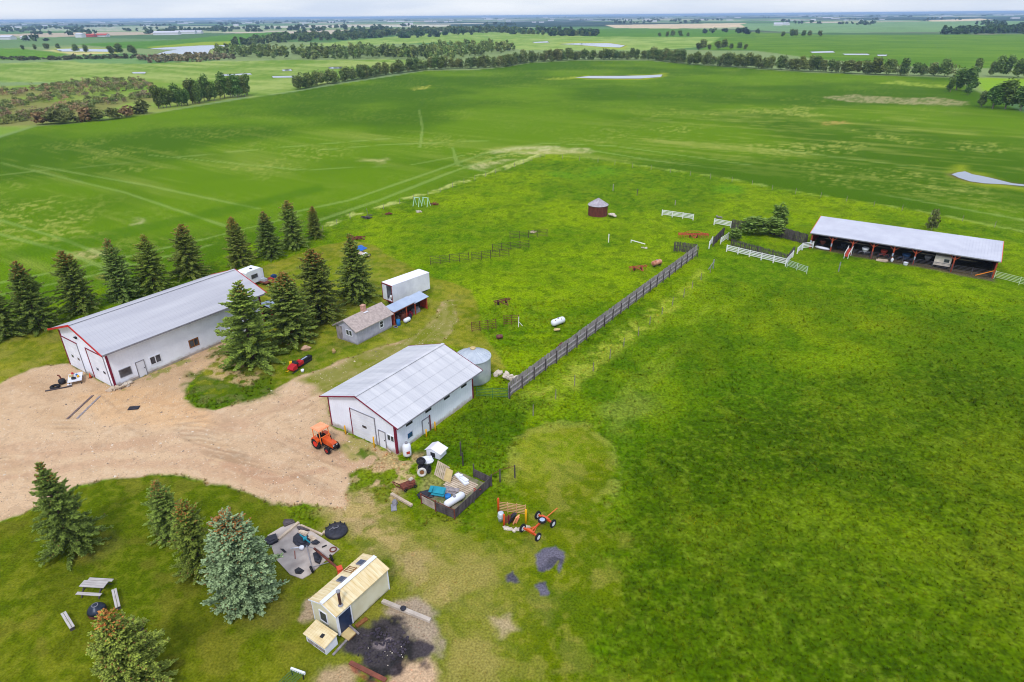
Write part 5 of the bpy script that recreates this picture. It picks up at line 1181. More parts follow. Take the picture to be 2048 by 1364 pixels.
hd = heading(rl, fl); fa = ((fl[0]+fr2[0])/2, (fl[1]+fr2[1])/2)
cx_ = (fa[0]+math.sin(hd)*1.65*1, fa[1]-math.cos(hd)*1.65)
r = thing('tractor', 'orange tractor with faded canopy parked on the gravel before the barn', 'tractor', cx_, hd)
for sx in (-1, 1): wheel(r, (sx*.66, 0, .62), .62, .42, M_black, M_redrust if False else mat('red_rim', S(214,50,36))); wheel(r, (sx*.62, 1.65, .38), .38, .28, M_black, MATS['red_rim'])
b = MB().xprism([(.62, .72), (2.2, .68), (2.24, 1.1), (2.05, 1.24), (.62, 1.38)], -.3, .3); b.build('hood', M_orange, r)
MB().box(-.26, .26, 2.22, 2.27, .72, 1.1).build('grille', M_dark, r); MB().box(-.2, .2, .3, 2.1, .4, .72).box(-.75, .75, 1.58, 1.72, .34, .46).box(-.6, .6, -.1, .1, .5, .7).build('chassis', M_dark, r)
for sx in (-1, 1):
    MB().cbox((sx*.2, 2.25, .98), (.14, .06, .12)).build('headlight', M_white, r)
    f = MB().xprism([(-.55, .95), (-.35, 1.3), (.1, 1.36), (.5, 1.15), (.5, .7), (.4, .7), (.4, 1.08), (.08, 1.26), (-.3, 1.2), (-.48, .92)], sx*.48-.01 if sx > 0 else -.86, sx*.86 if sx > 0 else -.47); f.build('fender', M_orange, r)
    MB().box(sx*.36-.12, sx*.36+.12, .35, .85, .55, .62).build('footboard', M_dark, r)
b = MB()
for x, y, x2, y2 in ((-.56, .72, -.56, .62), (.56, .72, .56, .62), (-.56, -.4, -.56, -.4), (.56, -.4, .56, -.4)): b.bar((x, y, .75), (x2, y2, 2.3), .07)
b.bar((-.56, .66, 1.42), (.56, .66, 1.42), .05).bar((-.56, -.4, 1.25), (.56, -.4, 1.25), .05); b.build('cab_frame', mat('cab_orange', S(240,132,66)), r)
b = MB().box(-.68, .68, -.55, .8, 2.3, 2.37); b.box(-.6, .6, -.47, .72, 2.37, 2.42); b.build('canopy', M_paleorange, r)
s = MB().box(-.24, .24, -.15, .25, .9, 1.02).box(-.24, .24, -.24, -.14, 1.0, 1.42); s.build('seat', M_black, r); MB().torus((0, .48, 1.32), (0, -.5, 1), .18, .02, 16, 6).bar((0, .48, 1.32), (0, .68, 1.1), .04).build('steering_wheel', M_black, r)
MB().tube([(-.18, 1.5, 1.2), (-.18, 1.5, 1.75)], .035, 8).build('exhaust', M_dark, r); MB().bar((-.5, -.3, .5), (-.4, -1.0, .4), .06).bar((.5, -.3, .5), (.4, -1.0, .4), .06).build('hitch_arm', M_dark, r)

# snowmobile in the grass below the yard spruces
a, b_ = G(573, 750), G(626, 716)
r = thing('snowmobile', 'old red snowmobile with long black seat left on the grass strip', 'snowmobile', ((a[0]+b_[0])/2, (a[1]+b_[1])/2), heading(b_, a))
MB().xprism([(.75, .18), (1.42, .2), (1.5, .42), (1.2, .66), (.75, .74)], -.4, .4).build('hood', M_red, r); MB().xprism([(.45, .7), (.72, .72), (.62, 1.02), (.58, 1.02)], -.38, .38).build('windshield', M_dark, r)
MB().xprism([(-.1, .3), (.5, .3), (.5, .66), (-.1, .62)], -.33, .33).build('tank', mat('deep_red', S(170,26,44)), r); MB().xprism([(-.3, .35), (.1, .35), (.1, .72), (-.3, .7)], -.36, .36).build('cowl', M_red, r)
MB().xprism([(-1.75, .35), (-.3, .35), (-.3, .68), (-1.7, .62)], -.27, .27).build('seat', M_black, r); MB().box(-.08, .1, -1.2, -.35, .66, .70).build('seat_highlight', M_roofb, r)  # pale strip on the seat top is a highlight put in as colour
MB().box(-.3, -.2, -1.6, .3, .05, .35).box(.2, .3, -1.6, .3, .05, .35).build('side_rail', M_dark, r); MB().box(-.19, .19, -1.65, .2, .02, .3).build('track', M_black, r)
for sx in (-1, 1): MB().xprism([(.6, .0), (1.55, .0), (1.75, .16), (1.55, .05), (.6, .05)], sx*.42-.07, sx*.42+.07).build('ski', M_yellow if sx > 0 else M_dark, r)
MB().bar((-.32, .42, .98), (.32, .42, .98), .04).build('handlebar', M_dark, r); r.scale = (1.15, 1.2, 1.1)
tag(MB().cbox((0, 0, .22), (.5, .4, .44), .3).cbox((0, 0, .48), (.42, .32, .1), .3).build('jerry_can', M_yellow, None, False, frame(((a[0]+b_[0])/2, (a[1]+b_[1])/2), -1.15, -.4)), 'yellow can standing beside the red snowmobile hood', 'can')
c = G(605.5, 744); tag(MB().lathe([(.16, 0), (.21, .36), (.19, .36), (.15, .05)], 14).build('pail', M_white, None, True, c), 'white pail on the grass beside the snowmobile', 'pail')
# camper van top behind the shop + loaded flat trailer
c = G(503, 569)
r = thing('cube_van', 'white camper box parked close behind the long shop', 'camper', c, -AZ+.08)
b = MB().xprism([(-1.5, .55), (1.9, .55), (1.9, 2.5), (1.5, 2.75), (-1.2, 2.75), (-1.5, 2.6)], -1.15, 1.15); b.build('body', M_white, r); MB().cbox((.2, .3, 2.79), (.35, .35, .1)).build('roof_vent', M_dark, r)
MB().box(-1.17, 1.17, 1.9, 1.94, .6, 2.4).build('dark_panel', M_dark, r)
for x in (-1.0, 1.0):
    for y in (-.9, 1.1): MB().torus((x, y, .36), (1, 0, 0), .26, .11, 14, 8).build('wheel', M_black, r, True)
window(r, 'x+', 1.15, -.6, .6, 1.4, 2.0, M_greytrim, 0, .05)
c = G(541, 566)
r = thing('flat_trailer', 'low rusty flat trailer standing right behind the white camper box', 'trailer', c, -AZ+.1)
MB().box(-.9, .9, -1.6, 1.7, .55, .65).build('deck', M_rust, r); MB().bar((-.5, 1.7, .5), (0, 2.9, .45), .1).bar((.5, 1.7, .5), (0, 2.9, .45), .1).build('hitch', M_rust, r)
for x in (-1.0, 1.0): wheel(r, (x, 0, .35), .35, .2, M_black, M_white)
for x, y, d3, rz_, m_, lb in ((-.3, -.9, (.9, .7, .4), .2, M_galv, 'grey metal box on the near end of the rusty flat trailer'), (.3, .1, (1.1, .3, .25), .1, M_redrust, 'red beam lying on the middle of the rusty flat trailer'), (-.2, 1.0, (.8, .6, .45), .3, M_steelblue, 'blue-grey engine block on the far end of the rusty flat trailer')):
    p = frame(c, x, y); o = MB().cbox((0, 0, d3[2]/2), d3, rz_).cbox((.1, 0, d3[2]+.06), (d3[0]*.5, d3[1]*.5, .12), rz_).build('scrap_piece', m_, None, False, (p[0], p[1], .65), -AZ); tag(o, lb, 'scrap')
# junk beyond the yard: boards, tarp, heaps
def heap(px, py, n, sz, m_, name, label, cat, seed=1):
    g = random.Random(seed); c_ = G(px, py); b = MB()
    for k in range(n):
        b.cbox((g.gauss(0, sz*.45), g.gauss(0, sz*.35), g.uniform(.05, .35)), (g.uniform(.3, 1.5)*sz*.6, g.uniform(.08, .3), g.uniform(.05, .25)), g.uniform(0, 3.1), (g.uniform(-.2, .2), g.uniform(-.25, .25)))
    for k in range(n//2): b.ball((g.gauss(0, sz*.4), g.gauss(0, sz*.3), .12), (g.uniform(.15, .4), g.uniform(.15, .3), g.uniform(.12, .3)), 7, 4, .25)
    return tag(b.build(name, m_, None, False, c_), label, cat)
heap(712, 478, 10, 1.6, M_rust, 'scrap_heap', 'rusty scrap heap above the blue tarp', 'scrap', 2)
heap(735, 436, 9, 1.5, M_darkwood, 'board_heap', 'heap of dark boards near the crop field corner left of the swing frame', 'boards', 3)
heap(775, 428, 8, 1.2, M_rust, 'scrap_heap', 'small rusty heap right of the dark boards near the crop edge', 'scrap', 4)
heap(868, 409, 8, 1.0, M_rust, 'scrap_heap', 'low rusty heap right of the green swing frame', 'scrap', 5)
heap(1440, 436, 6, .8, M_oldwood, 'board_heap', 'fallen grey boards between the two white fence pieces', 'boards', 6)
heap(1068, 465, 5, 1.2, M_palewood, 'board_heap', 'pale fallen rails at the right end of the far corral panels', 'boards', 7)
heap(838, 424, 5, .8, M_stone, 'stone_heap', 'pale stones in the grass below the swing frame', 'stones', 8)
heap(1292, 497, 4, .7, M_stone, 'stone_heap', 'pale stones at the end of the white pole in the pasture', 'stones', 9)
c = [G(706, 497), G(722, 490), G(735, 497), G(722, 503)]
b = MB(); ctr = (sum(p[0] for p in c)/4, sum(p[1] for p in c)/4); N_ = 8
vv = []
for i in range(N_+1):
    for j in range(N_+1):
        s_, t_ = i/N_, j/N_; x = (c[0][0]*(1-s_)+c[1][0]*s_)*(1-t_)+(c[3][0]*(1-s_)+c[2][0]*s_)*t_; y = (c[0][1]*(1-s_)+c[1][1]*s_)*(1-t_)+(c[3][1]*(1-s_)+c[2][1]*s_)*t_
        vv.append((x, y, .06+.45*math.sin(s_*3.14)*math.sin(t_*3.14)+jit(.06)))
b.add(vv, [(i*(N_+1)+j, i*(N_+1)+j+1, (i+1)*(N_+1)+j+1, (i+1)*(N_+1)+j) for i in range(N_) for j in range(N_)])
b.build('tarp', mat('bright_blue_tarp', S(30,104,190), S(24,84,160), 2, .5), None, True); tag(bpy.data.objects['tarp'], 'bright blue tarp over a heap beside the tall spruce', 'tarp')
a = G(712, 507); r = thing('boat_trailer', 'low trailer loaded with pale boards below the blue tarp', 'trailer', G(726, 513), heading(G(708, 506), G(746, 521)))
MB().box(-.7, .7, -1.6, 1.4, .4, .48).build('deck', M_palewood, r); MB().box(.7, .78, -1.7, 1.8, .36, .6).box(-.78, -.7, -1.7, 1.5, .36, .6).bar((0, 1.4, .42), (0, 2.2, .4), .1).build('frame', M_dark, r)
for x in (-.85, .85): MB().torus((x, .2, .3), (1, 0, 0), .22, .09, 14, 8).build('wheel', M_black, r, True)
p = G(730, 515); tag(MB().cbox((0, 0, .6), (.9, .5, .24), .5).cbox((.2, .3, .66), (.5, .5, .36), .2).build('white_panel_stack', M_white, None, False, p), 'white panels lying on the low trailer below the blue tarp', 'panels')
# green swing frame
for px_, lb in ((835, 'left green A-frame of the old swing beside the crop field'), (852, 'right pale A-frame of the old swing beside the crop field')):
    c = G(px_, 412); r = thing('swing_frame', lb, 'swing frame', c, -.5)
    m_ = mat('pale_green_pipe', S(176,214,196))
    for x in (-.8, .8): MB().bar((x, -.7, 0), (x*.85, 0, 2.0), .1).bar((x, .7, 0), (x*.85, 0, 2.0), .1).build('leg', m_, r)
    MB().bar((-.9, 0, 2.0), (.9, 0, 2.0), .1).build('top_bar', m_, r)
# white pole & posts
a, b_ = G(1262, 485), G(1290, 492); tag(MB().bar((a[0], a[1], .5), (b_[0], b_[1], .4), .12).bar((a[0], a[1], 0), (a[0], a[1], .55), .12).build('pole', M_whitefence), 'fallen white pole in the pasture below the round granary', 'pole')
for px_, py_, h, m_, lb in ((1217, 484, 1.6, M_whitefence, 'lone white post in the pasture left of the fallen white pole'), (1350, 411, 1.2, M_oldwood, 'lone grey post above the white board fence'), (1274, 391, 1.6, M_darkwood, 'lone dark post behind the round granary'), (1226, 381, 1.6, M_oldwood, 'lone pale post above the round granary'), (1677, 543, 1.7, M_greytrim, 'lone grey post in the grass before the pole shed')):
    c = G(px_, py_); tag(MB().lathe([(.09, -.2), (.09, h), (.05, h+.05)], 8).build('post', m_, None, False, c), lb, 'post')
# tanks in the pasture
def lying_tank(px, py, ln, rd, az, m_, lb, extra=None, name='propane_tank', spots=False):
    c_ = G(px, py); r_ = thing(name, lb, 'tank', c_, az)
    MB().lathe([(.06, -ln/2), (rd*.6, -ln/2+.06), (rd*.9, -ln/2+.2), (rd, -ln/2+.38), (rd, ln/2-.38), (rd*.9, ln/2-.2), (rd*.6, ln/2-.06), (.06, ln/2)], 20, Matrix.Translation((0, 0, rd+.12)) @ Matrix.Rotation(R(90), 4, 'Y')).build('body', m_, r_, True)
    for x in (-ln*.28, ln*.28): MB().box(x-.06, x+.06, -rd*.7, rd*.7, -.05, .3).build('saddle', M_dark, r_)
    MB().lathe([(.14, 0), (.14, .12), (.06, .16)], 12, Matrix.Translation((0, 0, 2*rd+.1))).build('valve_cover', M_greytrim, r_)
    if spots:
        for x, a in ((-.7, -.5), (.35, -.7), (.0, .2)): MB().ball((x, rd*math.sin(a), rd+.12+rd*math.cos(a)), (.1, .08, .06), 8, 4).build('rust_spot', M_rust, r_)
    return r_
az_ = math.atan2(G(1130, 640)[1]-G(1102, 650)[1], G(1130, 640)[0]-G(1102, 650)[0])
lying_tank(1116, 650, 2.4, .48, az_, M_white, 'long white propane tank lying in the pasture left of the board fence', spots=True)
lying_tank(1313, 531, 2.3, .45, math.atan2(G(1325, 524)[1]-G(1303, 530)[1], G(1325, 524)[0]-G(1303, 530)[0]), mat('pinkish_rusty_tank', S(206,150,124), S(150,84,60), 1.5, .8), 'pinkish rusty tank lying beside the orange scrap near the board fence', name='old_tank')
c = G(1114, 661); tag(MB().ball((0, 0, .15), (.5, .3, .2), 8, 5, .2).cbox((.2, 0, .2), (.5, .2, .15), .4).build('tan_lump', M_tan, None, False, c), 'small tan bundle in the grass below the white propane tank', 'bundle')
c = G(1122, 694); tag(MB().lathe([(.26, -.4), (.28, 0), (.26, .4)], 14, Matrix.Translation((0, 0, .3)) @ Matrix.Rotation(R(70), 4, 'Y')).torus((0, 0, .3), (1, 0, .3), .28, .02, 16, 6).build('rusty_drum', M_rust, None, True, c, .8), 'rusty drum tipped against the long board fence', 'drum')
c = G(999, 677); tag(MB().lathe([(.28, -.42), (.3, 0), (.28, .42)], 14, Matrix.Translation((0, 0, .3)) @ Matrix.Rotation(R(90), 4, 'Y')).torus((.15, 0, .3), (1, 0, 0), .3, .02, 16, 6).build('brown_drum', mat('brown_drum_paint', S(120,72,72), S(92,56,56), 3, .8), None, True, c, .2), 'brown drum lying in the grass below the short rusty corral panels', 'drum')
# cultivators
def cultivator(px, py, az, wd, m_, lb, rows=3, wings=True):
    c_ = G(px, py); r_ = thing('cultivator', lb, 'cultivator', c_, az)
    f = MB()
    for k in range(rows): f.box(-wd/2, wd/2, -.05+k*.55, .05+k*.55, .6, .7)
    for x in (-wd*.45, -wd*.2, 0, wd*.2, wd*.45): f.box(x-.04, x+.04, 0, (rows-1)*.55, .62, .72)
    f.build('frame', m_, r_)
    MB().bar((-.6, 0, .65), (0, -1.7, .5), .1).bar((.6, 0, .65), (0, -1.7, .5), .1).build('hitch', m_, r_)
    s_ = MB()
    for k in range(rows):
        n = int(wd/.5)
        for j in range(n): x = -wd/2+.15+j*(wd-.3)/(n-1)+(.12 if k % 2 else 0); s_.tube([(x, k*.55, .6), (x, k*.55+.22, .45), (x, k*.55+.2, .2), (x, k*.55, .02)], .03, 5)
    s_.build('shank', m_, r_)
    for x in (-.7, .7): wheel(r_, (x, .3, .34), .34, .18, M_black, m_)
    if wings: MB().bar((-wd*.4, .2, .75), (-wd*.15, .6, 1.25), .08).bar((wd*.4, .2, .75), (wd*.15, .6, 1.25), .08).bar((-wd*.15, .6, 1.25), (wd*.15, .6, 1.25), .08).build('wing_brace', m_, r_)
    return r_
cultivator(1387, 476, -.1, 6.0, mat('worn_red_paint', S(204,70,56), S(150,56,48), 5, .8), 'wide red cultivator standing in the pasture by the small plank pen')
cultivator(1277, 541, .3, 3.4, mat('orange_rust', S(176,86,60), S(150,64,48), 4, .9), 'rusty orange cultivator lying low near the pinkish tank', 2, False)
cultivator(1006, 609, .5, 2.8, M_rust, 'old brown harrow in the grass between corral panels and trailer', 2, False)
# running gear of a wagon
k = lambda X, Y: (980+X/12.4, 980+Y/12.4)
w1, w2, w3, w4 = G(*k(820, 1040)), G(*k(1180, 1225)), G(*k(1190, 720)), G(*k(1550, 890))
fc, rc = ((w1[0]+w2[0])/2, (w1[1]+w2[1])/2), ((w3[0]+w4[0])/2, (w3[1]+w4[1])/2)
r = thing('wagon_gear', 'orange wagon running gear with four wheels on the grass', 'wagon', fc, heading(fc, rc)); Lg = dist(fc, rc)
MB().bar((0, 0, .45), (0, Lg*.45, .47), .11).bar((0, Lg*.4, .47), (0, Lg, .45), .13).bar((-.35, .05, .45), (0, Lg*.42, .47), .06).bar((.35, .05, .45), (0, Lg*.42, .47), .06).build('pole', M_orange, r)
MB().box(-.72, .72, -.07, .07, .36, .5).box(-.4, .4, -.1, .1, .5, .62).build('axle', M_orange, r); MB().box(-.72, .72, Lg-.07, Lg+.07, .36, .5).box(-.4, .4, Lg-.1, Lg+.1, .5, .62).build('axle', M_orange, r)
for x, y in ((-.85, 0), (.85, 0), (-.85, Lg), (.85, Lg)): wheel(r, (x, y, .36), .36, .2, M_black, M_white)
MB().bar((0, Lg, .5), (.35, Lg+1.3, .95), .07).build('tongue', mat('rusty_orange', S(206,110,56)), r)
p = k(1295, 770); c = G(*p, .6); r = thing('spare_wheel', 'wheel with grey rim lying on the orange wagon gear', 'wheel', (c[0], c[1], .58), 0); MB().torus((0, 0, .12), (0, 0, 1), .3, .1, 18, 8).build('tyre', M_black, r, True); MB().lathe([(.24, .06), (.24, .2), (.1, .23)], 16).build('rim', M_roofb, r)
# orange posts with barred gate and scrap in between
Q0 = G(*k(890, 820))
for pp, h, m_, lb in (((890, 820), 1.55, M_yellow, 'yellow post at the right of the barred scrap gate'), ((210, 545), 1.6, M_orange, 'tall orange post at the back left of the barred scrap gate'), ((350, 885), 1.3, M_orange, 'orange post at the front left of the barred scrap gate')):
    c = G(*k(*pp)); tag(MB().lathe([(.1, -.2), (.1, h-.05), (.06, h)], 12).build('bollard', m_, None, True, c), lb, 'bollard', 'orange and yellow posts of the barred scrap gate')
pipe_panel('pipe_gate', None, G(*k(225, 545)), G(*k(880, 640)), 1.2, mat('tan_pipe', S(214,170,128), S(186,130,96), 3, .7), 'tan barred gate between the tall orange post and the yellow post', 'gate', rails=6, npost=4)
pipe_panel('pipe_gate', None, G(*k(370, 880)), G(*k(560, 800)), 1.0, M_maroon, 'maroon barred panel behind the front orange post', 'gate', rails=6, npost=3)
c = G(*k(560, 830)); tag(MB().cbox((0, 0, .55), (.7, .12, 1.0), .9, (.35, 0)).cbox((.05, .1, .9), (.5, .1, .3), .9, (.35, 0)).build('rubber_sheet', M_tarp_black, None, False, c), 'black sheet leaning on the barred scrap gate', 'panel')
c = G(*k(650, 840)); tag(MB().cbox((0, 0, .5), (.5, .1, 1.0), .9, (.35, 0)).cbox((.1, 0, .45), (.1, .14, .9), .9, (.35, 0)).build('pink_board', M_paleorange, None, False, c), 'pinkish board leaning beside the black sheet', 'board')
c = G(*k(270, 760)); tag(MB().lathe([(.24, 0), (.28, .5), (.26, .9), (.22, .92)], 14).torus((0, 0, .5), (0, 0, 1), .28, .02, 16, 6).build('drum', M_galv, None, True, c), 'grey drum left of the front orange post', 'drum')
c = G(*k(640, 930)); b = MB()
for q in range(14): b.ball((jit(1.0), jit(.5), .08), (random.uniform(.15, .32), random.uniform(.12, .25), random.uniform(.1, .2)), 7, 4, .25)
tag(b.build('rubble', M_stone, None, False, c), 'pale broken rubble at the foot of the barred scrap gate', 'rubble')

# pen of dark boards with stuff in it
e = lambda X, Y: (770+X/8.527, 890+Y/8.527)
P0 = G(*e(1190, 1270))
r = thing('plank_pen', 'dark plank pen with rusty posts beside the barn', 'pen', P0, -AZ)
def wallbit(mb, p, q, h, n):
    for j in range(n): mb.bar((p[0], p[1], .1+j*h/n+h/n/2), (q[0], q[1], .1+j*h/n+h/n/2), .04, h/n*.86)
b = MB(); wallbit(b, (0, 0), (0, 5.6), 1.0, 4); b.build('board_wall', M_darkwood, r)
b = MB(); wallbit(b, (0, 0), (-2.1, -.1), .95, 4); b.build('board_wall', M_darkwood, r)
b = MB(); wallbit(b, (-2.1, -.1), (-3.9, 0), .85, 3); b.build('board_wall', mat('pale_grey_boards', S(176,160,150), S(150,134,126), 2, .9), r, label='paler grey boards of the front side')
b = MB(); wallbit(b, (0, 5.6), (-2.2, 5.7), .9, 4); b.build('board_wall', M_darkwood, r)
for x, y, h in ((0, 0, 1.15), (-2.1, -.1, 1.25), (-3.85, -.02, 1.2), (0, 2.8, 1.1), (0, 5.6, 1.25), (-2.2, 5.75, 1.5), (.3, 6.6, 1.4), (1.2, 7.8, 1.5), (-4.2, 6.6, 1.5), (-5.4, 7.8, 1.6)): MB().lathe([(.07, -.2), (.07, h)], 8, Matrix.Translation((x, y, 0))).build('post', M_rust if y < .5 else M_darkwood, r)
MB().bar((0, 0, 1.1), (-2.1, -.1, 1.15), .05).bar((-2.1, -.1, 1.15), (-3.85, 0, 1.1), .05).bar((.3, 6.6, 1.3), (0, 5.6, 1.2), .04).bar((.3, 6.6, 1.3), (1.2, 7.8, 1.4), .03).build('rail', M_rust, r)
MB().box(-4.0, -.1, .1, 5.5, -.02, .05).build('floor', mat('pale_pen_floor', S(146,134,118), S(88,100,44), 1.1, .95), r)
def inpen(X, Y): return G(*e(X, Y))
tag(MB().cbox((0, 0, .55), (1.3, .9, .12), 0, (.5, 0)).cbox((.1, -.1, .68), (1.0, .5, .1), 0, (.5, 0)).cbox((-.7, .05, .5), (.3, .7, .5), 0, (.3, 0)).build('teal_lid', M_teal, None, False, inpen(915, 870), -AZ+.35), 'teal plastic bin part lying in the plank pen', 'bin')
c = inpen(1190, 985); lying_tank(770+1190/8.527, 890+1000/8.527, 2.3, .36, -AZ+R(78), M_white, 'white tank lying at the front of the plank pen', name='water_tank')
tag(MB().ball((0, 0, .25), (.8, .5, .35), 10, 6, .2).cbox((.2, .1, .4), (.9, .6, .2), .4).build('tarp_heap', M_tarp_black, None, False, inpen(700, 880)), 'black tarp heap left of the teal bin in the plank pen', 'tarp')
b = MB()
for j in range(7): b.box(-.75+j*.23, -.58+j*.23, -.03, .0, 0, 1.5)
for z in (.1, .75, 1.4): b.box(-.75, .85, 0, .09, z-.05, z+.05)
r = thing('pallet', 'pale wooden pallet leaning upright at the back of the plank pen', 'pallet', inpen(930, 560), -AZ); o = b.build('slats', M_palewood, r); o.rotation_euler = (-.42, 0, -.12)
tag(MB().cbox((0, 0, .6), (.75, .05, 1.3), 0, (-.42, 0)).cbox((-.39, 0, .6), (.08, .1, 1.3), 0, (-.42, 0)).build('tan_sheet', M_tan, None, False, inpen(1090, 610), -AZ), 'tan sheet leaning right of the upright pallet', 'sheet')
b = MB()
for j in range(8): b.box(-1.4, 1.4, -.9+j*.24, -.74+j*.24, .05, .1)
for x in (-1.2, 0, 1.2): b.box(x-.06, x+.06, -.9, .95, 0, .05)
tag(b.build('pallet_floor', M_palewood, None, False, inpen(1290, 690), -AZ), 'flat slatted pallet on the floor at the back of the plank pen', 'pallet')
tag(MB().cbox((0, 0, .2), (1.9, .5, .16), -.25).cbox((.3, .05, .32), (.9, .4, .14), -.1).cbox((-.2, .1, .4), (.3, .3, .3), .4).build('white_gutter_stack', M_white, None, False, inpen(1310, 610), -AZ-.1), 'stack of white panels lying at the back wall of the plank pen', 'panels')
tag(MB().cbox((0, 0, .12), (1.4, .9, .05), .2).cbox((.3, .2, .17), (1.0, .5, .05), .5).cbox((-.5, -.4, .1), (.9, .4, .06), -.3).build('grey_board_pile', M_oldwood, None, False, inpen(1110, 790), -AZ), 'loose grey boards on the ground in the middle of the plank pen', 'boards')
tag(MB().lathe([(.28, 0), (.3, .32), (.26, .34)], 14).torus((0, 0, .34), (0, 0, 1), .27, .03, 14, 6).build('tub', M_blue, None, True, inpen(1075, 910)), 'small blue-rimmed tub beside the teal bin', 'tub')
tag(MB().cbox((0, 0, .4), (.5, .1, .5), .5).tube([(-.3, 0, .8), (0, .2, .5), (.4, .1, .9)], .05, 6).build('red_scrap', M_redrust, None, False, inpen(1560, 870), -AZ), 'red machine part hanging on the right wall of the plank pen', 'scrap')
# tyres and white cover left of the pen
for i, (X, Y, tilt, m_, lb) in enumerate(((635, 525, (.25, -1, .35), mat('whitewall', S(206,202,196), S(170,166,160), 4, .8), 'white-walled tyre standing at the back left of the plank pen'), (745, 465, (1, -.35, .2), M_black, 'black tyre leaning right of the white-walled tyre'), (620, 360, (.1, -.3, 1), M_black, 'black tyre lying on top of the tyre heap'), (640, 410, (.2, -.1, 1), M_black, 'black tyre at the bottom of the tyre heap'))):
    c = G(*e(X, Y)); z = (.42, .42, .62, .2)[i]
    r = thing('tyre', lb, 'tyre', (c[0], c[1], z), 0, 'old tyres beside the plank pen'); MB().torus((0, 0, 0), tilt, .34, .13, 20, 8).build('casing', m_, r, True); MB().lathe([(.2, -.04), (.2, .04)], 14, Vector(tilt).normalized().to_track_quat('Z', 'Y').to_matrix().to_4x4()).build('rim', M_dark if i else M_brownwood, r)
c = G(*e(700, 280)); tag(MB().ball((0, 0, .15), (.8, .55, .35), 12, 6, .12).cbox((.1, 0, .2), (1.1, .7, .3), .3).build('white_cover', M_white, None, False, c), 'crumpled white sheet behind the black tyres', 'sheet')
c = G(*e(880, 160)); r = thing('dog_kennel', 'white kennel with pale slanted roof in the grass behind the plank pen', 'kennel', c, -AZ+.1)
MB().yprism([(-.8, 0), (.8, 0), (.8, .7), (-.2, 1.05), (-.8, .75)], -.6, .6).build('wall', M_white, r); MB().yprism([(-.95, .72), (-.2, 1.12), (-.2, 1.06), (-.95, .66)], -.7, .7).yprism([(-.2, 1.12), (1.0, .72), (1.0, .66), (-.2, 1.06)], -.7, .7).build('roof', mat('pale_grey_panel', S(222,218,230)), r); MB().box(-.3, .25, -.62, -.6, .05, .6).build('doorway', M_dark, r)
c = G(*e(400, 720)); r = thing('mower_deck', 'rusty machine with handle frame left of the plank pen', 'machine', c, .6); MB().box(-.7, .6, -.4, .4, .15, .45).ball((.4, 0, .5), (.35, .3, .25), 9, 5, .2).build('deck', M_rust, r); MB().tube([(-.6, -.35, .3), (-1.4, -.5, 1.1), (-1.4, .3, 1.1), (-.6, .35, .3)], .05, 6).build('handle', M_rust, r); MB().cbox((.35, .05, .78), (.4, .3, .14), .3).build('engine', M_stone, r)
for x, y in ((-.5, -.45), (-.5, .45), (.5, -.45), (.5, .45)): MB().torus((x, y, .16), (0, 1, 0), .12, .05, 12, 6).build('wheel', M_black, r, True)
def beam(p, q, w_, h_, m_, name, lb, cat='beam', z=.1):
    a_, b2 = G(*p), G(*q); r_ = MB().bar((0, 0, z), (b2[0]-a_[0], b2[1]-a_[1], z), w_, h_)
    r_.bar((0, 0, z+h_*.5+.004), ((b2[0]-a_[0])*.98, (b2[1]-a_[1])*.98, z+h_*.5+.004), w_*.3, .01)
    return tag(r_.build(name, m_, None, False, a_), lb, cat)
beam(e(110, 850), e(460, 1050), .28, .2, M_palewood, 'timber', 'pale timber lying in the grass left of the plank pen', z=.12)
c = G(*e(165, 1010)); tag(MB().ball((0, 0, .2), (.25, .3, .3), 9, 5, .2).cbox((0, -.5, .06), (.5, .9, .1), .2).build('grey_bag', M_greytrim, None, False, c), 'grey bag in the grass below the pale timber', 'bag')
beam((768, 893), (782, 907), .12, .1, M_palewood, 'plank', 'short pale plank lying before the small barn door', 'plank')

# concrete slab with scrap
d = lambda X, Y: (510+X/9.095, 1020+Y/9.095)
pts = [G(*d(*q)) for q in ((230, 470), (480, 320), (760, 235), (1000, 370), (1540, 720), (1340, 880), (1000, 1180), (860, 1260), (640, 1180), (380, 900))]
if sum(pts[i][0]*pts[(i+1) % len(pts)][1]-pts[(i+1) % len(pts)][0]*pts[i][1] for i in range(len(pts))) < 0: pts = pts[::-1]
o = MB().prism(pts, -.1, .07).build('concrete_slab', mat('slab_concrete', S(184,172,164), S(156,144,138), .9, .95, bump=.1)); tag(o, 'cracked pale concrete slab strewn with scrap beside the cabin', 'slab')
def flat_poly(pts_, z0, z1, m_, name, lb, cat):
    q = [G(*d(*p)) for p in pts_]
    if sum(q[i][0]*q[(i+1) % len(q)][1]-q[(i+1) % len(q)][0]*q[i][1] for i in range(len(q))) < 0: q = q[::-1]
    b = MB().prism(q, z0, z1); c_ = (sum(p[0] for p in q)/len(q), sum(p[1] for p in q)/len(q)); b.prism([(c_[0]+(p[0]-c_[0])*.55, c_[1]+(p[1]-c_[1])*.55) for p in q], z1, z1+.04)
    return tag(b.build(name, m_), lb, cat)
flat_poly([(700, 500), (780, 430), (860, 470), (930, 500), (960, 460), (1010, 560), (1000, 640), (960, 690), (840, 690), (740, 650), (690, 590)], .07, .12, M_tarp_black, 'rubber_sheet', 'large torn black rubber sheet in the middle of the concrete slab', 'sheet')
flat_poly([(1020, 600), (1110, 550), (1190, 600), (1130, 645), (1050, 640)], .07, .12, M_tarp_black, 'rubber_sheet', 'small black rubber piece right of the large torn sheet', 'sheet')
flat_poly([(170, 590), (240, 520), (390, 470), (430, 590), (270, 670)], .07, .3, M_tarp_black, 'rubber_tray', 'black folded tray at the left corner of the concrete slab', 'tray')
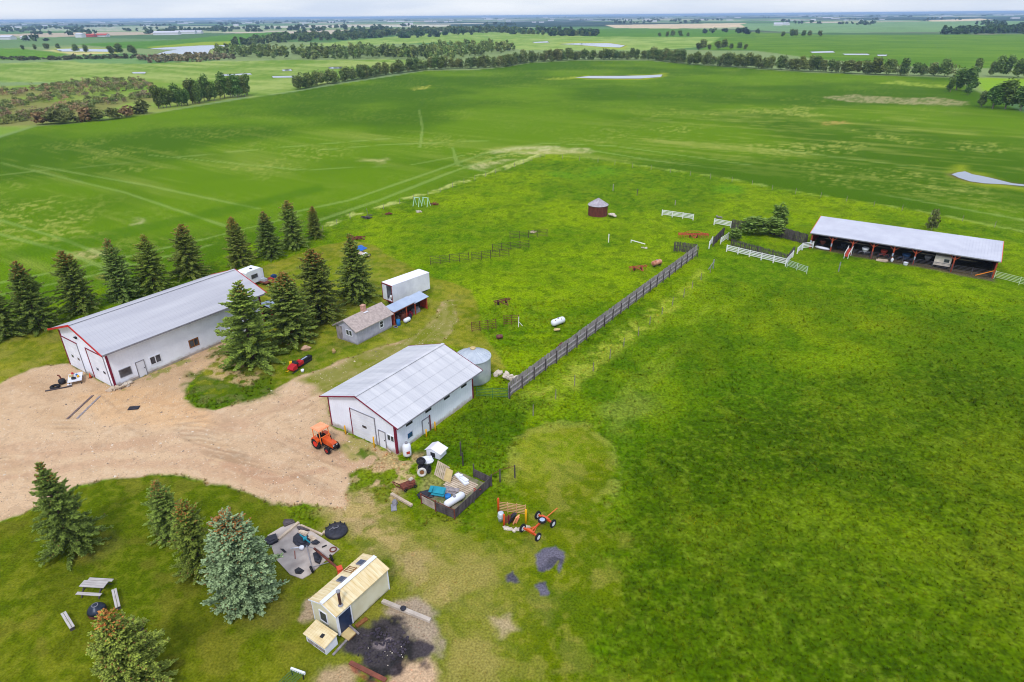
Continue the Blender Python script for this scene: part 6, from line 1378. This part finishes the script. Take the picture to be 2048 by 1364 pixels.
flat_poly([(720, 1110), (800, 1060), (900, 1120), (840, 1180), (740, 1170)], .07, .14, M_dark, 'rubber_mat', 'black mat at the lower corner of the concrete slab', 'mat')
flat_poly([(1060, 830), (1150, 790), (1220, 900), (1180, 1000), (1090, 960)], .07, .28, M_tarp_black, 'tar_heap', 'black crumpled heap under the rusty auger', 'heap')
flat_poly([(460, 720), (520, 720), (580, 780), (540, 790)], .07, .11, M_dark, 'rubber_strip', 'narrow dark strip on the left of the concrete slab', 'strip')
flat_poly([(510, 260), (540, 190), (690, 190), (730, 240), (540, 320)], .05, .18, M_darkwood, 'plank_stack', 'dark planks stacked at the top corner of the concrete slab', 'planks')
flat_poly([(760, 330), (820, 320), (1000, 385), (980, 400), (800, 380)], .07, .2, M_darkwood, 'plank_stack', 'dark beam lying along the top edge of the concrete slab', 'beam')
flat_poly([(790, 410), (850, 370), (980, 430), (930, 480)], .07, .16, M_palewood, 'pale_sheet', 'pale board above the torn black sheet on the slab', 'board')
flat_poly([(960, 520), (1040, 470), (1130, 540), (1060, 580)], .07, .15, M_palewood, 'pale_sheet', 'pale board right of the torn black sheet on the slab', 'board')
beam(d(800, 250), d(430, 560), .22, .16, M_palewood, 'timber', 'long pale timber across the top of the concrete slab', z=.16)
beam(d(840, 300), d(1230, 470), .16, .14, M_palewood, 'timber', 'pale timber along the upper right edge of the concrete slab', z=.14)
beam(d(1240, 420), d(1330, 440), .3, .16, M_palewood, 'block', 'pale block beside the round black cover', 'block', z=.1)
beam(d(1225, 695), d(1305, 660), .09, .09, M_dark, 'iron_bar', 'short dark iron bar left of the rusty ring on the slab', 'bar', z=.12)
beam(d(725, 760), d(735, 900), .05, .05, M_redpost, 'rod', 'thin orange rod lying on the concrete slab', 'rod', z=.1)
c = G(*d(1425, 735)); tag(MB().torus((0, 0, .1), (0, 0, 1), .27, .05, 24, 8).torus((0, 0, .12), (0, 0, 1), .22, .02, 24, 6).build('iron_ring', M_rust, None, True, c), 'rusty iron ring lying on the right corner of the concrete slab', 'ring')
c = G(*d(855, 725)); tag(MB().lathe([(.18, .07), (.22, .3), (.18, .36)], 14).tube([(-.2, 0, .3), (-.9, .05, .2)], .04, 6).build('white_pan', M_white, None, True, c, .1), 'white pan with long handle on the concrete slab', 'pan')
c = G(*d(1480, 400)); r = thing('round_cover', 'round black tank cover lying on the grass beyond the slab', 'cover', c, .3); MB().lathe([(.95, 0), (1.0, .12), (.9, .3), (.3, .42), (.05, .44)], 24).build('shell', M_tarp_black, r, True); MB().torus((.0, .2, .42), (0, .3, 1), .24, .03, 14, 6).tube([(-.55, 0, .38), (-.3, .1, .46), (-.1, -.05, .46)], .025, 6).build('handle', M_greytrim, r)
for q in range(5): a = q*.5+.6; MB().cbox((.95*math.cos(a), .95*math.sin(a), .2), (.12, .12, .3)).build('lug', M_dark, r)
# auger across the slab
r = thing('auger', 'rusty grain auger lying across the slab with its red head by the cabin', 'auger', (0, 0), 0)
p1, p2 = G(*d(1080, 700), .45), G(*d(1545, 1090), .85)
MB().tube([(p1[0], p1[1], .45), (p2[0], p2[1], .85)], .1, 10).build('tube', M_rust, r, True)
MB().cbox((p2[0], p2[1], .85), (.42, .5, .5), .5).lathe([(.14, -.3), (.2, 0), (.14, .3)], 12, Matrix.Translation((p2[0]+.05, p2[1]-.2, .7)) @ Matrix.Rotation(R(60), 4, 'X')).build('head', mat('auger_red', S(206,78,52)), r)
q1, q2, q3, q4 = G(*d(945, 700)), G(*d(1040, 1080)), G(*d(1350, 1000)), G(*d(1240, 900))
MB().tube([(q1[0], q1[1], .3), (q2[0], q2[1], .2)], .03, 6).tube([(q2[0], q2[1], .25), (q3[0], q3[1], .3)], .035, 6).tube([(q3[0], q3[1], .3), (q4[0], q4[1], .65)], .03, 6).tube([(p1[0], p1[1], .45), (q1[0], q1[1], .3)], .03, 6).build('undercarriage', M_greytrim, r)
t1, t2 = G(*d(830, 500)), G(*d(1010, 650)); MB().tube([(t1[0], t1[1], .32), (t2[0], t2[1], .36)], .06, 8).cbox(((t1[0]+t2[0])/2, (t1[1]+t2[1])/2, .36), (.3, .3, .16), .3).build('spout', M_teal, r)
for X, Y in ((1040, 1130), (1400, 920)):
    c = G(*d(X, Y)); wv = MB().torus((c[0], c[1], .3), (.8, .5, .15), .22, .1, 16, 8).build('wheel', M_black, r, True); MB().lathe([(.12, -.06), (.12, .06)], 10, Matrix.Translation((c[0], c[1], .3)) @ Vector((.8, .5, .15)).normalized().to_track_quat('Z', 'Y').to_matrix().to_4x4()).build('rim', M_teal, wv)
# in front of the cabin
cz = lambda X, Y: (480+X/4.133, 1010+Y/4.133)
beam(cz(1180, 805), cz(1575, 965), .3, .24, mat('pale_grey_timber', S(196,184,172), S(168,156,146), 2, .9), 'timber', 'long pale grey timber lying right of the cabin', z=.13)
c = G(*cz(1352, 880)); tag(MB().lathe([(.2, 0), (.22, .1), (.16, .12)], 14).torus((0, 0, .1), (0, 0, 1), .2, .03, 16, 6).build('rubber_disc', M_tarp_black, None, True, (c[0], c[1], .27)), 'black lid resting on the middle of the long grey timber', 'lid')
beam(cz(890, 1000), cz(985, 1085), .12, .1, M_oldwood, 'plank', 'grey plank leading down from the cabin door', 'plank', .25)
beam(cz(960, 1010), cz(1050, 945), .3, .14, M_brownwood, 'step_board', 'brown board on the ground right of the cabin steps', 'board', .1)
c = G(*cz(895, 1075)); r = thing('step', 'tan wooden doorstep below the dark blue cabin door', 'step', c, -AZ); MB().box(-.45, .45, -.4, .4, .12, .2).build('tread', M_tan, r)
for x in (-.38, .38): MB().box(x-.05, x+.05, -.35, .35, -.02, .12).build('riser', M_brownwood, r)
beam(cz(770, 1245), cz(885, 1120), .14, .1, M_oldwood, 'plank', 'thin grey plank between the low box and the coal heap', 'plank', .08)
beam(cz(575, 1135), cz(690, 1205), .1, .1, M_oldwood, 'plank', 'thin plank at the foot of the low box before the cabin', 'plank', .06)
beam((700, 1326), (772, 1362), .3, .12, mat('red_oxide', S(136,78,62), S(112,66,54), 2, .9), 'rusted_sheet', 'rust red strip along the edge of the coal heap', 'sheet', .06)
b = MB(); g = random.Random(4)
for q in range(150):
    a = g.uniform(0, 6.28); rr_2 = g.uniform(0, 1)**.6; b.ball((1.9*rr_2*math.cos(a), 1.5*rr_2*math.sin(a), .02), (g.uniform(.04, .13), g.uniform(.04, .12), g.uniform(.03, .12)), 6, 4, .3)
tag(b.build('coal_lumps', M_coal, None, False, G(765, 1290)), 'scattered black coal lumps on the burnt patch before the cabin', 'coal', None, 'stuff')
b = MB()
for q in range(9):
    a = g.uniform(0, 6.28); rr_2 = g.uniform(.1, 1); b.ball((2.2*rr_2*math.cos(a), 1.5*rr_2*math.sin(a), .04), (g.uniform(.03, .05),)*3, 6, 4, .2)
tag(b.build('pebbles', M_stone, None, False, G(778, 1308)), 'small white pebbles scattered over the coal patch', 'pebbles', None, 'stuff')
# lawn seating
m_bench = mat('silver_grey_boards', S(188,182,180), S(160,152,150), 3, .85, stretch=(4, .4, 1))
def bench(p, q, lb):
    a_, b2 = G(*p), G(*q); L_ = dist(a_, b2); r_ = thing('bench', lb, 'bench', a_, heading(a_, b2), 'plank benches round the fire pit')
    s_ = MB()
    for x in (-.17, .02): s_.box(x, x+.16, 0, L_, .4, .45)
    s_.build('seat', m_bench, r_)
    for y in (.2, L_-.2): MB().box(-.14, .16, y-.04, y+.04, -.02, .4).build('leg', M_darkwood, r_)
bench((130, 1233), (148, 1263), 'bench standing apart to the left of the fire pit'); bench((231, 1186), (239, 1222), 'bench to the right of the fire pit between table and spruce'); bench((268, 1250), (288, 1262), 'bench half hidden behind the orange-coned spruce')
a, b_ = G(168, 1180), G(218, 1183); r = thing('picnic_table', 'weathered picnic table beyond the fire pit on the lawn', 'picnic table', ((a[0]+b_[0])/2, (a[1]+b_[1])/2), heading(a, b_)+R(90)*0)
t_ = MB()
for x in (-.32, -.1, .12): t_.box(x, x+.2, -1.0, 1.0, .7, .74)
t_.build('table_top', m_bench, r); MB().box(-.85, -.58, -1.0, 1.0, .42, .46).build('seat', m_bench, r); MB().box(.58, .85, -1.0, 1.0, .42, .46).build('seat', m_bench, r)
for y in (-.7, .7): MB().bar((-.75, y, 0), (-.15, y, .7), .08).bar((.75, y, 0), (.15, y, .7), .08).bar((-.8, y, .39), (.8, y, .39), .06).build('leg', M_darkwood, r)
c = G(196, 1226); r = thing('fire_pit', 'dark domed fire pit ringed by benches on the lawn', 'fire pit', c, 0)
MB().lathe([(.62, .0), (.66, .3), (.6, .34)], 24).build('ring', M_rust, r); MB().lathe([(.66, .34), (.6, .5), (.4, .72), (.16, .84), (.15, .88), (.04, .9)], 24).build('lid', mat('blue_black_steel', S(46,54,72), S(36,42,58), 3, .35, .3), r, True); MB().torus((0, 0, .84), (0, 0, 1), .2, .03, 18, 6).build('vent_collar', M_greytrim, r)
# barbed harrow/trailer at the bottom edge
a = G(590, 1362); r = thing('rack', 'green barred rack with white end board at the bottom picture edge', 'rack', a, -.35)
b = MB()
for q in range(6): b.bar((-.9+q*.18, -1.1, .35), (-.35+q*.18, .35, .55), .035)
b.build('bars', M_greengate, r); MB().bar((-.5, .38, .55), (.62, .38, .55), .12, .2).build('end_board', M_white, r)
for x, y in ((-.7, -.9), (.2, -.9), (-.4, .3), (.5, .3)): MB().bar((x, y, 0), (x, y, .5), .06).build('leg', M_dark, r)
# clutter before the shop doors
z2 = lambda X, Y: (80+X/9.309, 730+Y/9.309)
c = G(*z2(680, 300)); r = thing('workbench', 'low white table covered with bits before the left shop door', 'table', c, -AZ+R(62))
MB().box(-.75, .75, -1.15, 1.15, .5, .58).build('table_top', M_white, r)
for x, y in ((-.6, -1), (.6, -1), (-.6, 1), (.6, 1)): MB().box(x-.04, x+.04, y-.04, y+.04, 0, .5).build('leg', M_dark, r)
for (x, y, m_, nm, lb) in ((-.3, .9, M_red, 'red_can', 'red can on the white table before the shop'), (.2, .2, M_blue, 'blue_can', 'blue can on the white table before the shop'), (-.1, -.5, M_tarp_black, 'black_box', 'black box on the white table before the shop'), (.35, -.2, M_yellow, 'yellow_can', 'yellow can on the white table before the shop'), (-.4, .3, M_tan, 'tan_box', 'tan carton on the white table before the shop')):
    an = -AZ+R(62); p = (c[0]+x*math.cos(an)-y*math.sin(an), c[1]+x*math.sin(an)+y*math.cos(an))
    tag(MB().lathe([(.13, 0), (.14, .22), (.06, .28), (.05, .32)], 12).build(nm, m_, None, True, (p[0], p[1], .58)) if 'can' in nm else MB().cbox((0, 0, .12), (.4, .3, .24), .2).cbox((0, 0, .255), (.42, .1, .03), .2).build(nm, m_, None, False, (p[0], p[1], .58)), lb, 'can' if 'can' in nm else 'box')
c = G(*z2(285, 420)); r = thing('tyre', 'black tyre lying on the gravel before the shop', 'tyre', c, 0); MB().torus((0, 0, .13), (0, 0, 1), .42, .15, 22, 8).build('casing', M_black, r, True); MB().torus((0, 0, .14), (0, 0, 1), .28, .03, 18, 6).build('bead', M_dark, r)
c = G(*z2(425, 345)); r = thing('engine_part', 'dark round machine part with neck beside the tyre on the gravel', 'machine part', c, 0); MB().lathe([(.3, 0), (.42, .25), (.38, .55), (.16, .7)], 14).build('body', M_dark, r, True); MB().tube([(0, 0, .65), (-.15, .1, 1.0), (-.4, .15, 1.1)], .09, 8).build('neck', M_rust, r)
beam(z2(100, 495), z2(600, 400), .14, .12, M_darkwood, 'pole', 'long dark pole on the gravel below the tyre', 'pole', .08)
beam(z2(520, 395), z2(600, 380), .25, .08, M_white, 'white_board', 'small white board beside the long dark pole', 'board', .2)
beam(z2(510, 1010), z2(985, 570), .24, .06, mat('brown_grey_ramp', S(132,112,106), S(96,82,80), 3, .9), 'ramp_plank', 'left dark ramp plank on the gravel', 'plank', .05)
beam(z2(690, 1000), z2(1120, 580), .22, .05, M_oldwood, 'ramp_plank', 'right paler ramp plank half sunk in the gravel', 'plank', .03)
c = G(*z2(1750, 805)); tag(MB().cbox((0, 0, .05), (1.15, .75, .06), .35).cbox((0, 0, .09), (1.0, .6, .03), .35).build('rubber_mat', M_tarp_black, None, False, c, -.2), 'dark rubber mat lying alone on the gravel', 'mat')
c = G(*z2(945, 235)); r = thing('traffic_cone', 'orange cone beside the left shop door', 'cone', c, 0); MB().lathe([(.16, .04), (.04, .6), (.03, .62)], 12).build('body', mat('cone_orange', S(244,96,40)), r, True); MB().box(-.2, .2, -.2, .2, 0, .04).build('base', M_dark, r)
heap(232, 779, 12, .9, M_palewood, 'scrap_wood', 'scraps of wood at the near corner of the long shop', 'scrap wood', 12)
heap(252, 771, 8, .7, M_stone, 'rubble', 'pale rubble along the shop wall under the first window', 'rubble', 13)
# stones by the bin
for i, (px_, py_, n) in enumerate(((1003, 752, 7), (1024, 757, 8))):
    c = G(px_, py_); b = MB(); g = random.Random(i)
    for q in range(n): b.ball((g.uniform(-.9, .9), g.uniform(-.6, .6), .25), (g.uniform(.2, .4), g.uniform(.2, .36), g.uniform(.2, .34)), 8, 5, .22)
    tag(b.build('stone_heap', M_stone, None, False, c), ['heap of pale boulders between the grain bin and the board fence', 'heap of pale boulders against the near end of the board fence'][i], 'stones')
c = G(646, 690); tag(MB().ball((0, 0, .3), (.7, .4, .32), 9, 5, .25).build('rock', mat('pinkish_rock', S(196,160,136), S(168,132,110), 2, .9), None, False, G(612, 700)), 'pinkish boulder under the yard spruces', 'rock')
tag(MB().ball((0, 0, .25), (.25, .25, .4), 8, 5, .2).build('stump', mat('stump', S(190,160,110), S(150,120,80), 4, .9), None, False, G(668, 706)), 'pale stump in the grass before the grey shed', 'stump')

# ------------------------------------------------------------------ fences
F0, F1 = G(1017, 796), G(1393, 511)
LF = dist(F0, F1); r = thing('board_fence', 'long grey slab-board fence running up the pasture', 'fence', F0, heading(F0, F1))
b = MB(); g = random.Random(8); y = 0.0
while y < LF:
    wd = g.uniform(.13, .2); b.cbox((-.06+g.uniform(-.015, .015), y+wd/2, 1.0+g.uniform(-.08, .1)), (.03, wd, 2.05), 0, (0, g.uniform(-.02, .02))); y += wd+g.uniform(.015, .06)
b.build('boards', M_oldwood, r)
for z, hh in ((.55, .16), (1.25, .16)): MB().box(.0, .07, 0, LF, z-hh/2, z+hh/2).build('rail', mat('silver_rail', S(176,168,172), S(146,138,142), 2, .9), r)
n = 23
for q in range(n+1): y = LF*q/n; MB().lathe([(.085, -.3), (.08, 1.75)], 8, Matrix.Translation((.16, y, 0))).build('post', M_darkwood, r)
def picket(p, q, h, m_, lb, gp=None, sp=.2, railz=(.5, 1.2), seed=3, name='board_fence', wdr=(.12, .17)):
    a_, b2 = G(*p), G(*q); L_ = dist(a_, b2); r_ = thing(name, lb, 'fence', a_, heading(a_, b2), gp); bb = MB(); gg = random.Random(seed); y_ = 0
    while y_ < L_: w_ = gg.uniform(*wdr); bb.cbox((0, y_+w_/2, h/2+gg.uniform(-.06, .08)), (.04, w_, h), 0, (0, gg.uniform(-.03, .03))); y_ += w_+gg.uniform(.02, max(.03, sp-w_))
    bb.build('boards', m_, r_); rl_ = MB()
    for z in railz: rl_.box(.025, .07, 0, L_, z-.06, z+.06)
    rl_.build('rail', m_, r_)
    k_ = max(2, int(L_/2.6)+1)
    for q_ in range(k_): MB().lathe([(.08, -.2), (.08, h*.95)], 7, Matrix.Translation((.12, L_*q_/(k_-1), 0))).build('post', M_darkwood, r_)
picket((1348, 502), (1391, 508), 1.9, M_darkwood, 'short dark board fence returning from the top of the long one', sp=.26, seed=4)
gp = 'dark board windbreaks by the pole shed'
picket((1463, 457), (1502, 462), 1.9, M_darkwood, 'dark board windbreak piece left of the bushes', gp, seed=5); picket((1540, 468), (1612, 489), 2.0, M_darkwood, 'dark board windbreak piece right of the bushes reaching the pole shed', gp, seed=6)
picket((1425, 492), (1446, 470), 1.6, M_darkwood, 'short dark board wing of the small plank pen', gp, seed=7)
picket((1462, 493), (1574, 524), 1.5, M_darkwood, 'tall thin pickets behind the long white rail fence', gp, .3, seed=8, wdr=(.08, .12)); picket((1574, 524), (1586, 508), 1.5, M_darkwood, 'short picket side of the small plank pen', gp, .3, seed=9, wdr=(.08, .12))
gw = 'white board fences by the pole shed'
for p, q, npst, lb in (((1324, 431), (1386, 440), 4, 'white rail fence standing alone right of the round granary'), ((1428, 449), (1461, 455), 2, 'short white rail fence joining the dark windbreak'), ((1453, 503), (1571, 531), 6, 'long white rail fence before the pickets of the small pen'), ((1571, 531), (1585, 515), 2, 'white rail side at the right end of the small pen'), ((1594, 508), (1604, 499), 2, 'left half of the angled white fence at the pole shed corner'), ((1604, 499), (1625, 496), 2, 'right half of the angled white fence at the pole shed corner'), ((1418, 496), (1424, 486), 2, 'short white rail piece left of the small plank pen'), ((1441, 488), (1456, 478), 2, 'white rail piece inside the opening of the small pen')):
    pipe_panel('white_fence', None, G(*p), G(*q), 1.25, M_whitefence, lb, 'fence', gw, rails=4, npost=npst, board=True, pw=.16, z0=.35)
pipe_panel('pipe_gate', None, G(1574, 533), G(1613, 547), 1.25, mat('silver_gate', S(196,204,204)), 'silver pipe gate at the right end of the long white rail fence', 'gate', rails=5, npost=3)
pipe_panel('pipe_gate', None, G(1988, 556), G(2090, 582), 1.25, mat('pale_green_gate', S(196,208,186)), 'pale pipe gate at the right end of the pole shed', 'gate', rails=5, npost=3)
pipe_panel('pipe_gate', None, frame(A2_, 9.9, 13.3), G(1016, 797), 1.35, M_greengate, 'green pipe gate between the barn and the board fence', 'gate', rails=6, npost=3)
c = G(1426, 536); tag(MB().lathe([(.1, -.2), (.1, 1.6)], 8).bar((0, 0, 1.2), (-1.1, -1.0, .1), .09).build('brace_post', M_greytrim, None, False, c), 'grey braced corner post at the top of the wire fence', 'post')
gc = 'brown pipe corral panels in the pasture'
M_pipe = mat('brown_pipe', S(74,56,46), S(56,46,42), 3, .8)
for p, q, npst, lb in (((861, 529), (938, 521), 5, 'corral panel row at the near left of the pasture'), ((944, 521), (1018, 512), 5, 'corral panel row beside it, directly to its right'), ((985, 504), (1058, 495), 5, 'corral panel row in the middle distance'), ((1020, 478), (1094, 473), 5, 'farthest corral panel row below the granary'), ((944, 664), (992, 657), 4, 'short rusty corral panels left of the propane tank'), ((1008, 650), (1037, 649), 3, 'last rusty corral panel right of the short ones')):
    pipe_panel('corral_panel', None, G(*p), G(*q), 1.5, M_pipe if 'rusty' not in lb else M_rust, lb, 'corral panel', gc, rails=5, npost=npst, pw=.09, rw=.045)
tag(MB().bar((0, 0, 0), (.05, 0, 1.6), .1).bar((0, 0, .9), (.6, .3, .0), .07).build('leaning_post', M_whitefence, None, False, G(1037, 654)), 'pale post at the right end of the rusty corral panels', 'post')
# wire fence lines: post by post
def wire(pl, step, h, lb, gp_, m_):
    for i, (x, y, ex, ey) in enumerate(along(pl, step)):
        tag(MB().lathe([(.06, -.2), (.05, h+jit(.12))], 6).build('fence_post', m_, None, False, (x+jit(.1), y+jit(.1))), lb, 'fence post', gp_)
M_gp = mat('grey_post', S(150,142,132), S(110,102,94), 3, .9)
wire([(645, 462), (700, 437), (780, 414), (860, 390), (980, 350), (1085, 315)], 5.0, 1.25, 'grey wire-fence post along the left edge of the pasture', 'wire fence posts on the left pasture edge', M_gp)
wire([(1090, 314), (1200, 325), (1490, 367), (1540, 379), (1800, 420), (2060, 468)], 6.0, 1.25, 'grey wire-fence post along the top edge of the pasture', 'wire fence posts on the top pasture edge', M_gp)
wire([(1068, 830), (1150, 770), (1265, 680), (1340, 615), (1428, 538)], 4.2, 1.3, 'grey wire-fence post in the weeds right of the board fence', 'wire fence posts beside the board fence', M_gp)
# far farm buildings
def farhouse(px_, py_, w_, l_, h_, m_w, m_r, lb, az=0.0, cat='building'):
    c_ = G(px_, py_); r_ = thing('farm_building', lb, cat, c_, az)
    MB().yprism([(-w_/2, 0), (w_/2, 0), (w_/2, h_), (0, h_+w_*.22), (-w_/2, h_)], -l_/2, l_/2).build('wall', m_w, r_)
    MB().yprism([(0, h_+w_*.24), (w_*.56, h_-.05), (w_*.56, h_-.3), (0, h_+w_*.2)], -l_/2-.4, l_/2+.4).yprism([(0, h_+w_*.2), (-w_*.56, h_-.3), (-w_*.56, h_-.05), (0, h_+w_*.24)], -l_/2-.4, l_/2+.4).build('roof', m_r, r_)
mw = mat('far_white', S(206,206,212)); mr = mat('far_red_roof', S(190,70,60), S(160,60,50), .3); mg = mat('far_grey_roof', S(190,190,200))
for a in ((162, 75, 12, 22, 7, mw, mg, 'tall white farm building far left', 1.2), (182, 74, 14, 26, 4, mat('far_red', S(176,80,70)), mr, 'red barn right of the tall white farm building far left', 1.4), (206, 73.5, 14, 30, 4, mw, mr, 'long low building with reddish roof far left', 1.4), (335, 70, 16, 70, 6, mw, mg, 'long white far building left of the other long one', 1.5), (372, 68, 14, 60, 6, mw, mg, 'second long white far building in the row', 1.5), (395, 67, 14, 30, 5, mw, mg, 'short white far building at the right end of the row', 1.5), (1012, 63.5, 12, 18, 5, mw, mat('far_pink_roof', S(220,170,150)), 'white farmhouse among trees under the horizon near the middle', .4), (16, 79, 16, 34, 5, mw, mg, 'white far building at the left picture edge', 1.3), (52, 78, 12, 20, 4, mw, mg, 'small white far building near the left picture edge', 1.3), (1556, 51, 16, 30, 6, mw, mg, 'white far farm left of the smaller one under the right horizon', 1.2), (1572, 50.5, 14, 22, 6, mw, mg, 'smaller white far farm under the right horizon', .6)):
    farhouse(*a[:8], a[8])
g = random.Random(21); b = MB()
for q in range(170):
    px_ = g.uniform(-60, 2100); yy = 33+g.random()**1.2*14-(px_/2048)*17+9
    if px_ > 1500 and g.random() < .6: yy = 26+g.random()*8
    yy = max(yy, 29+9-px_/2048*18+.6+5); c_ = G(px_, yy); s_ = dist((0, 0), c_)/9000
    if s_ > 3: continue
    b.box(c_[0]-g.uniform(10, 60)*s_, c_[0]+g.uniform(10, 60)*s_, c_[1], c_[1]+20*s_, 0, min(24, g.uniform(4, 9)*max(1, s_)))
tag(b.build('town', mw), 'pale buildings of distant towns scattered under the horizon', 'town', None, 'stuff')
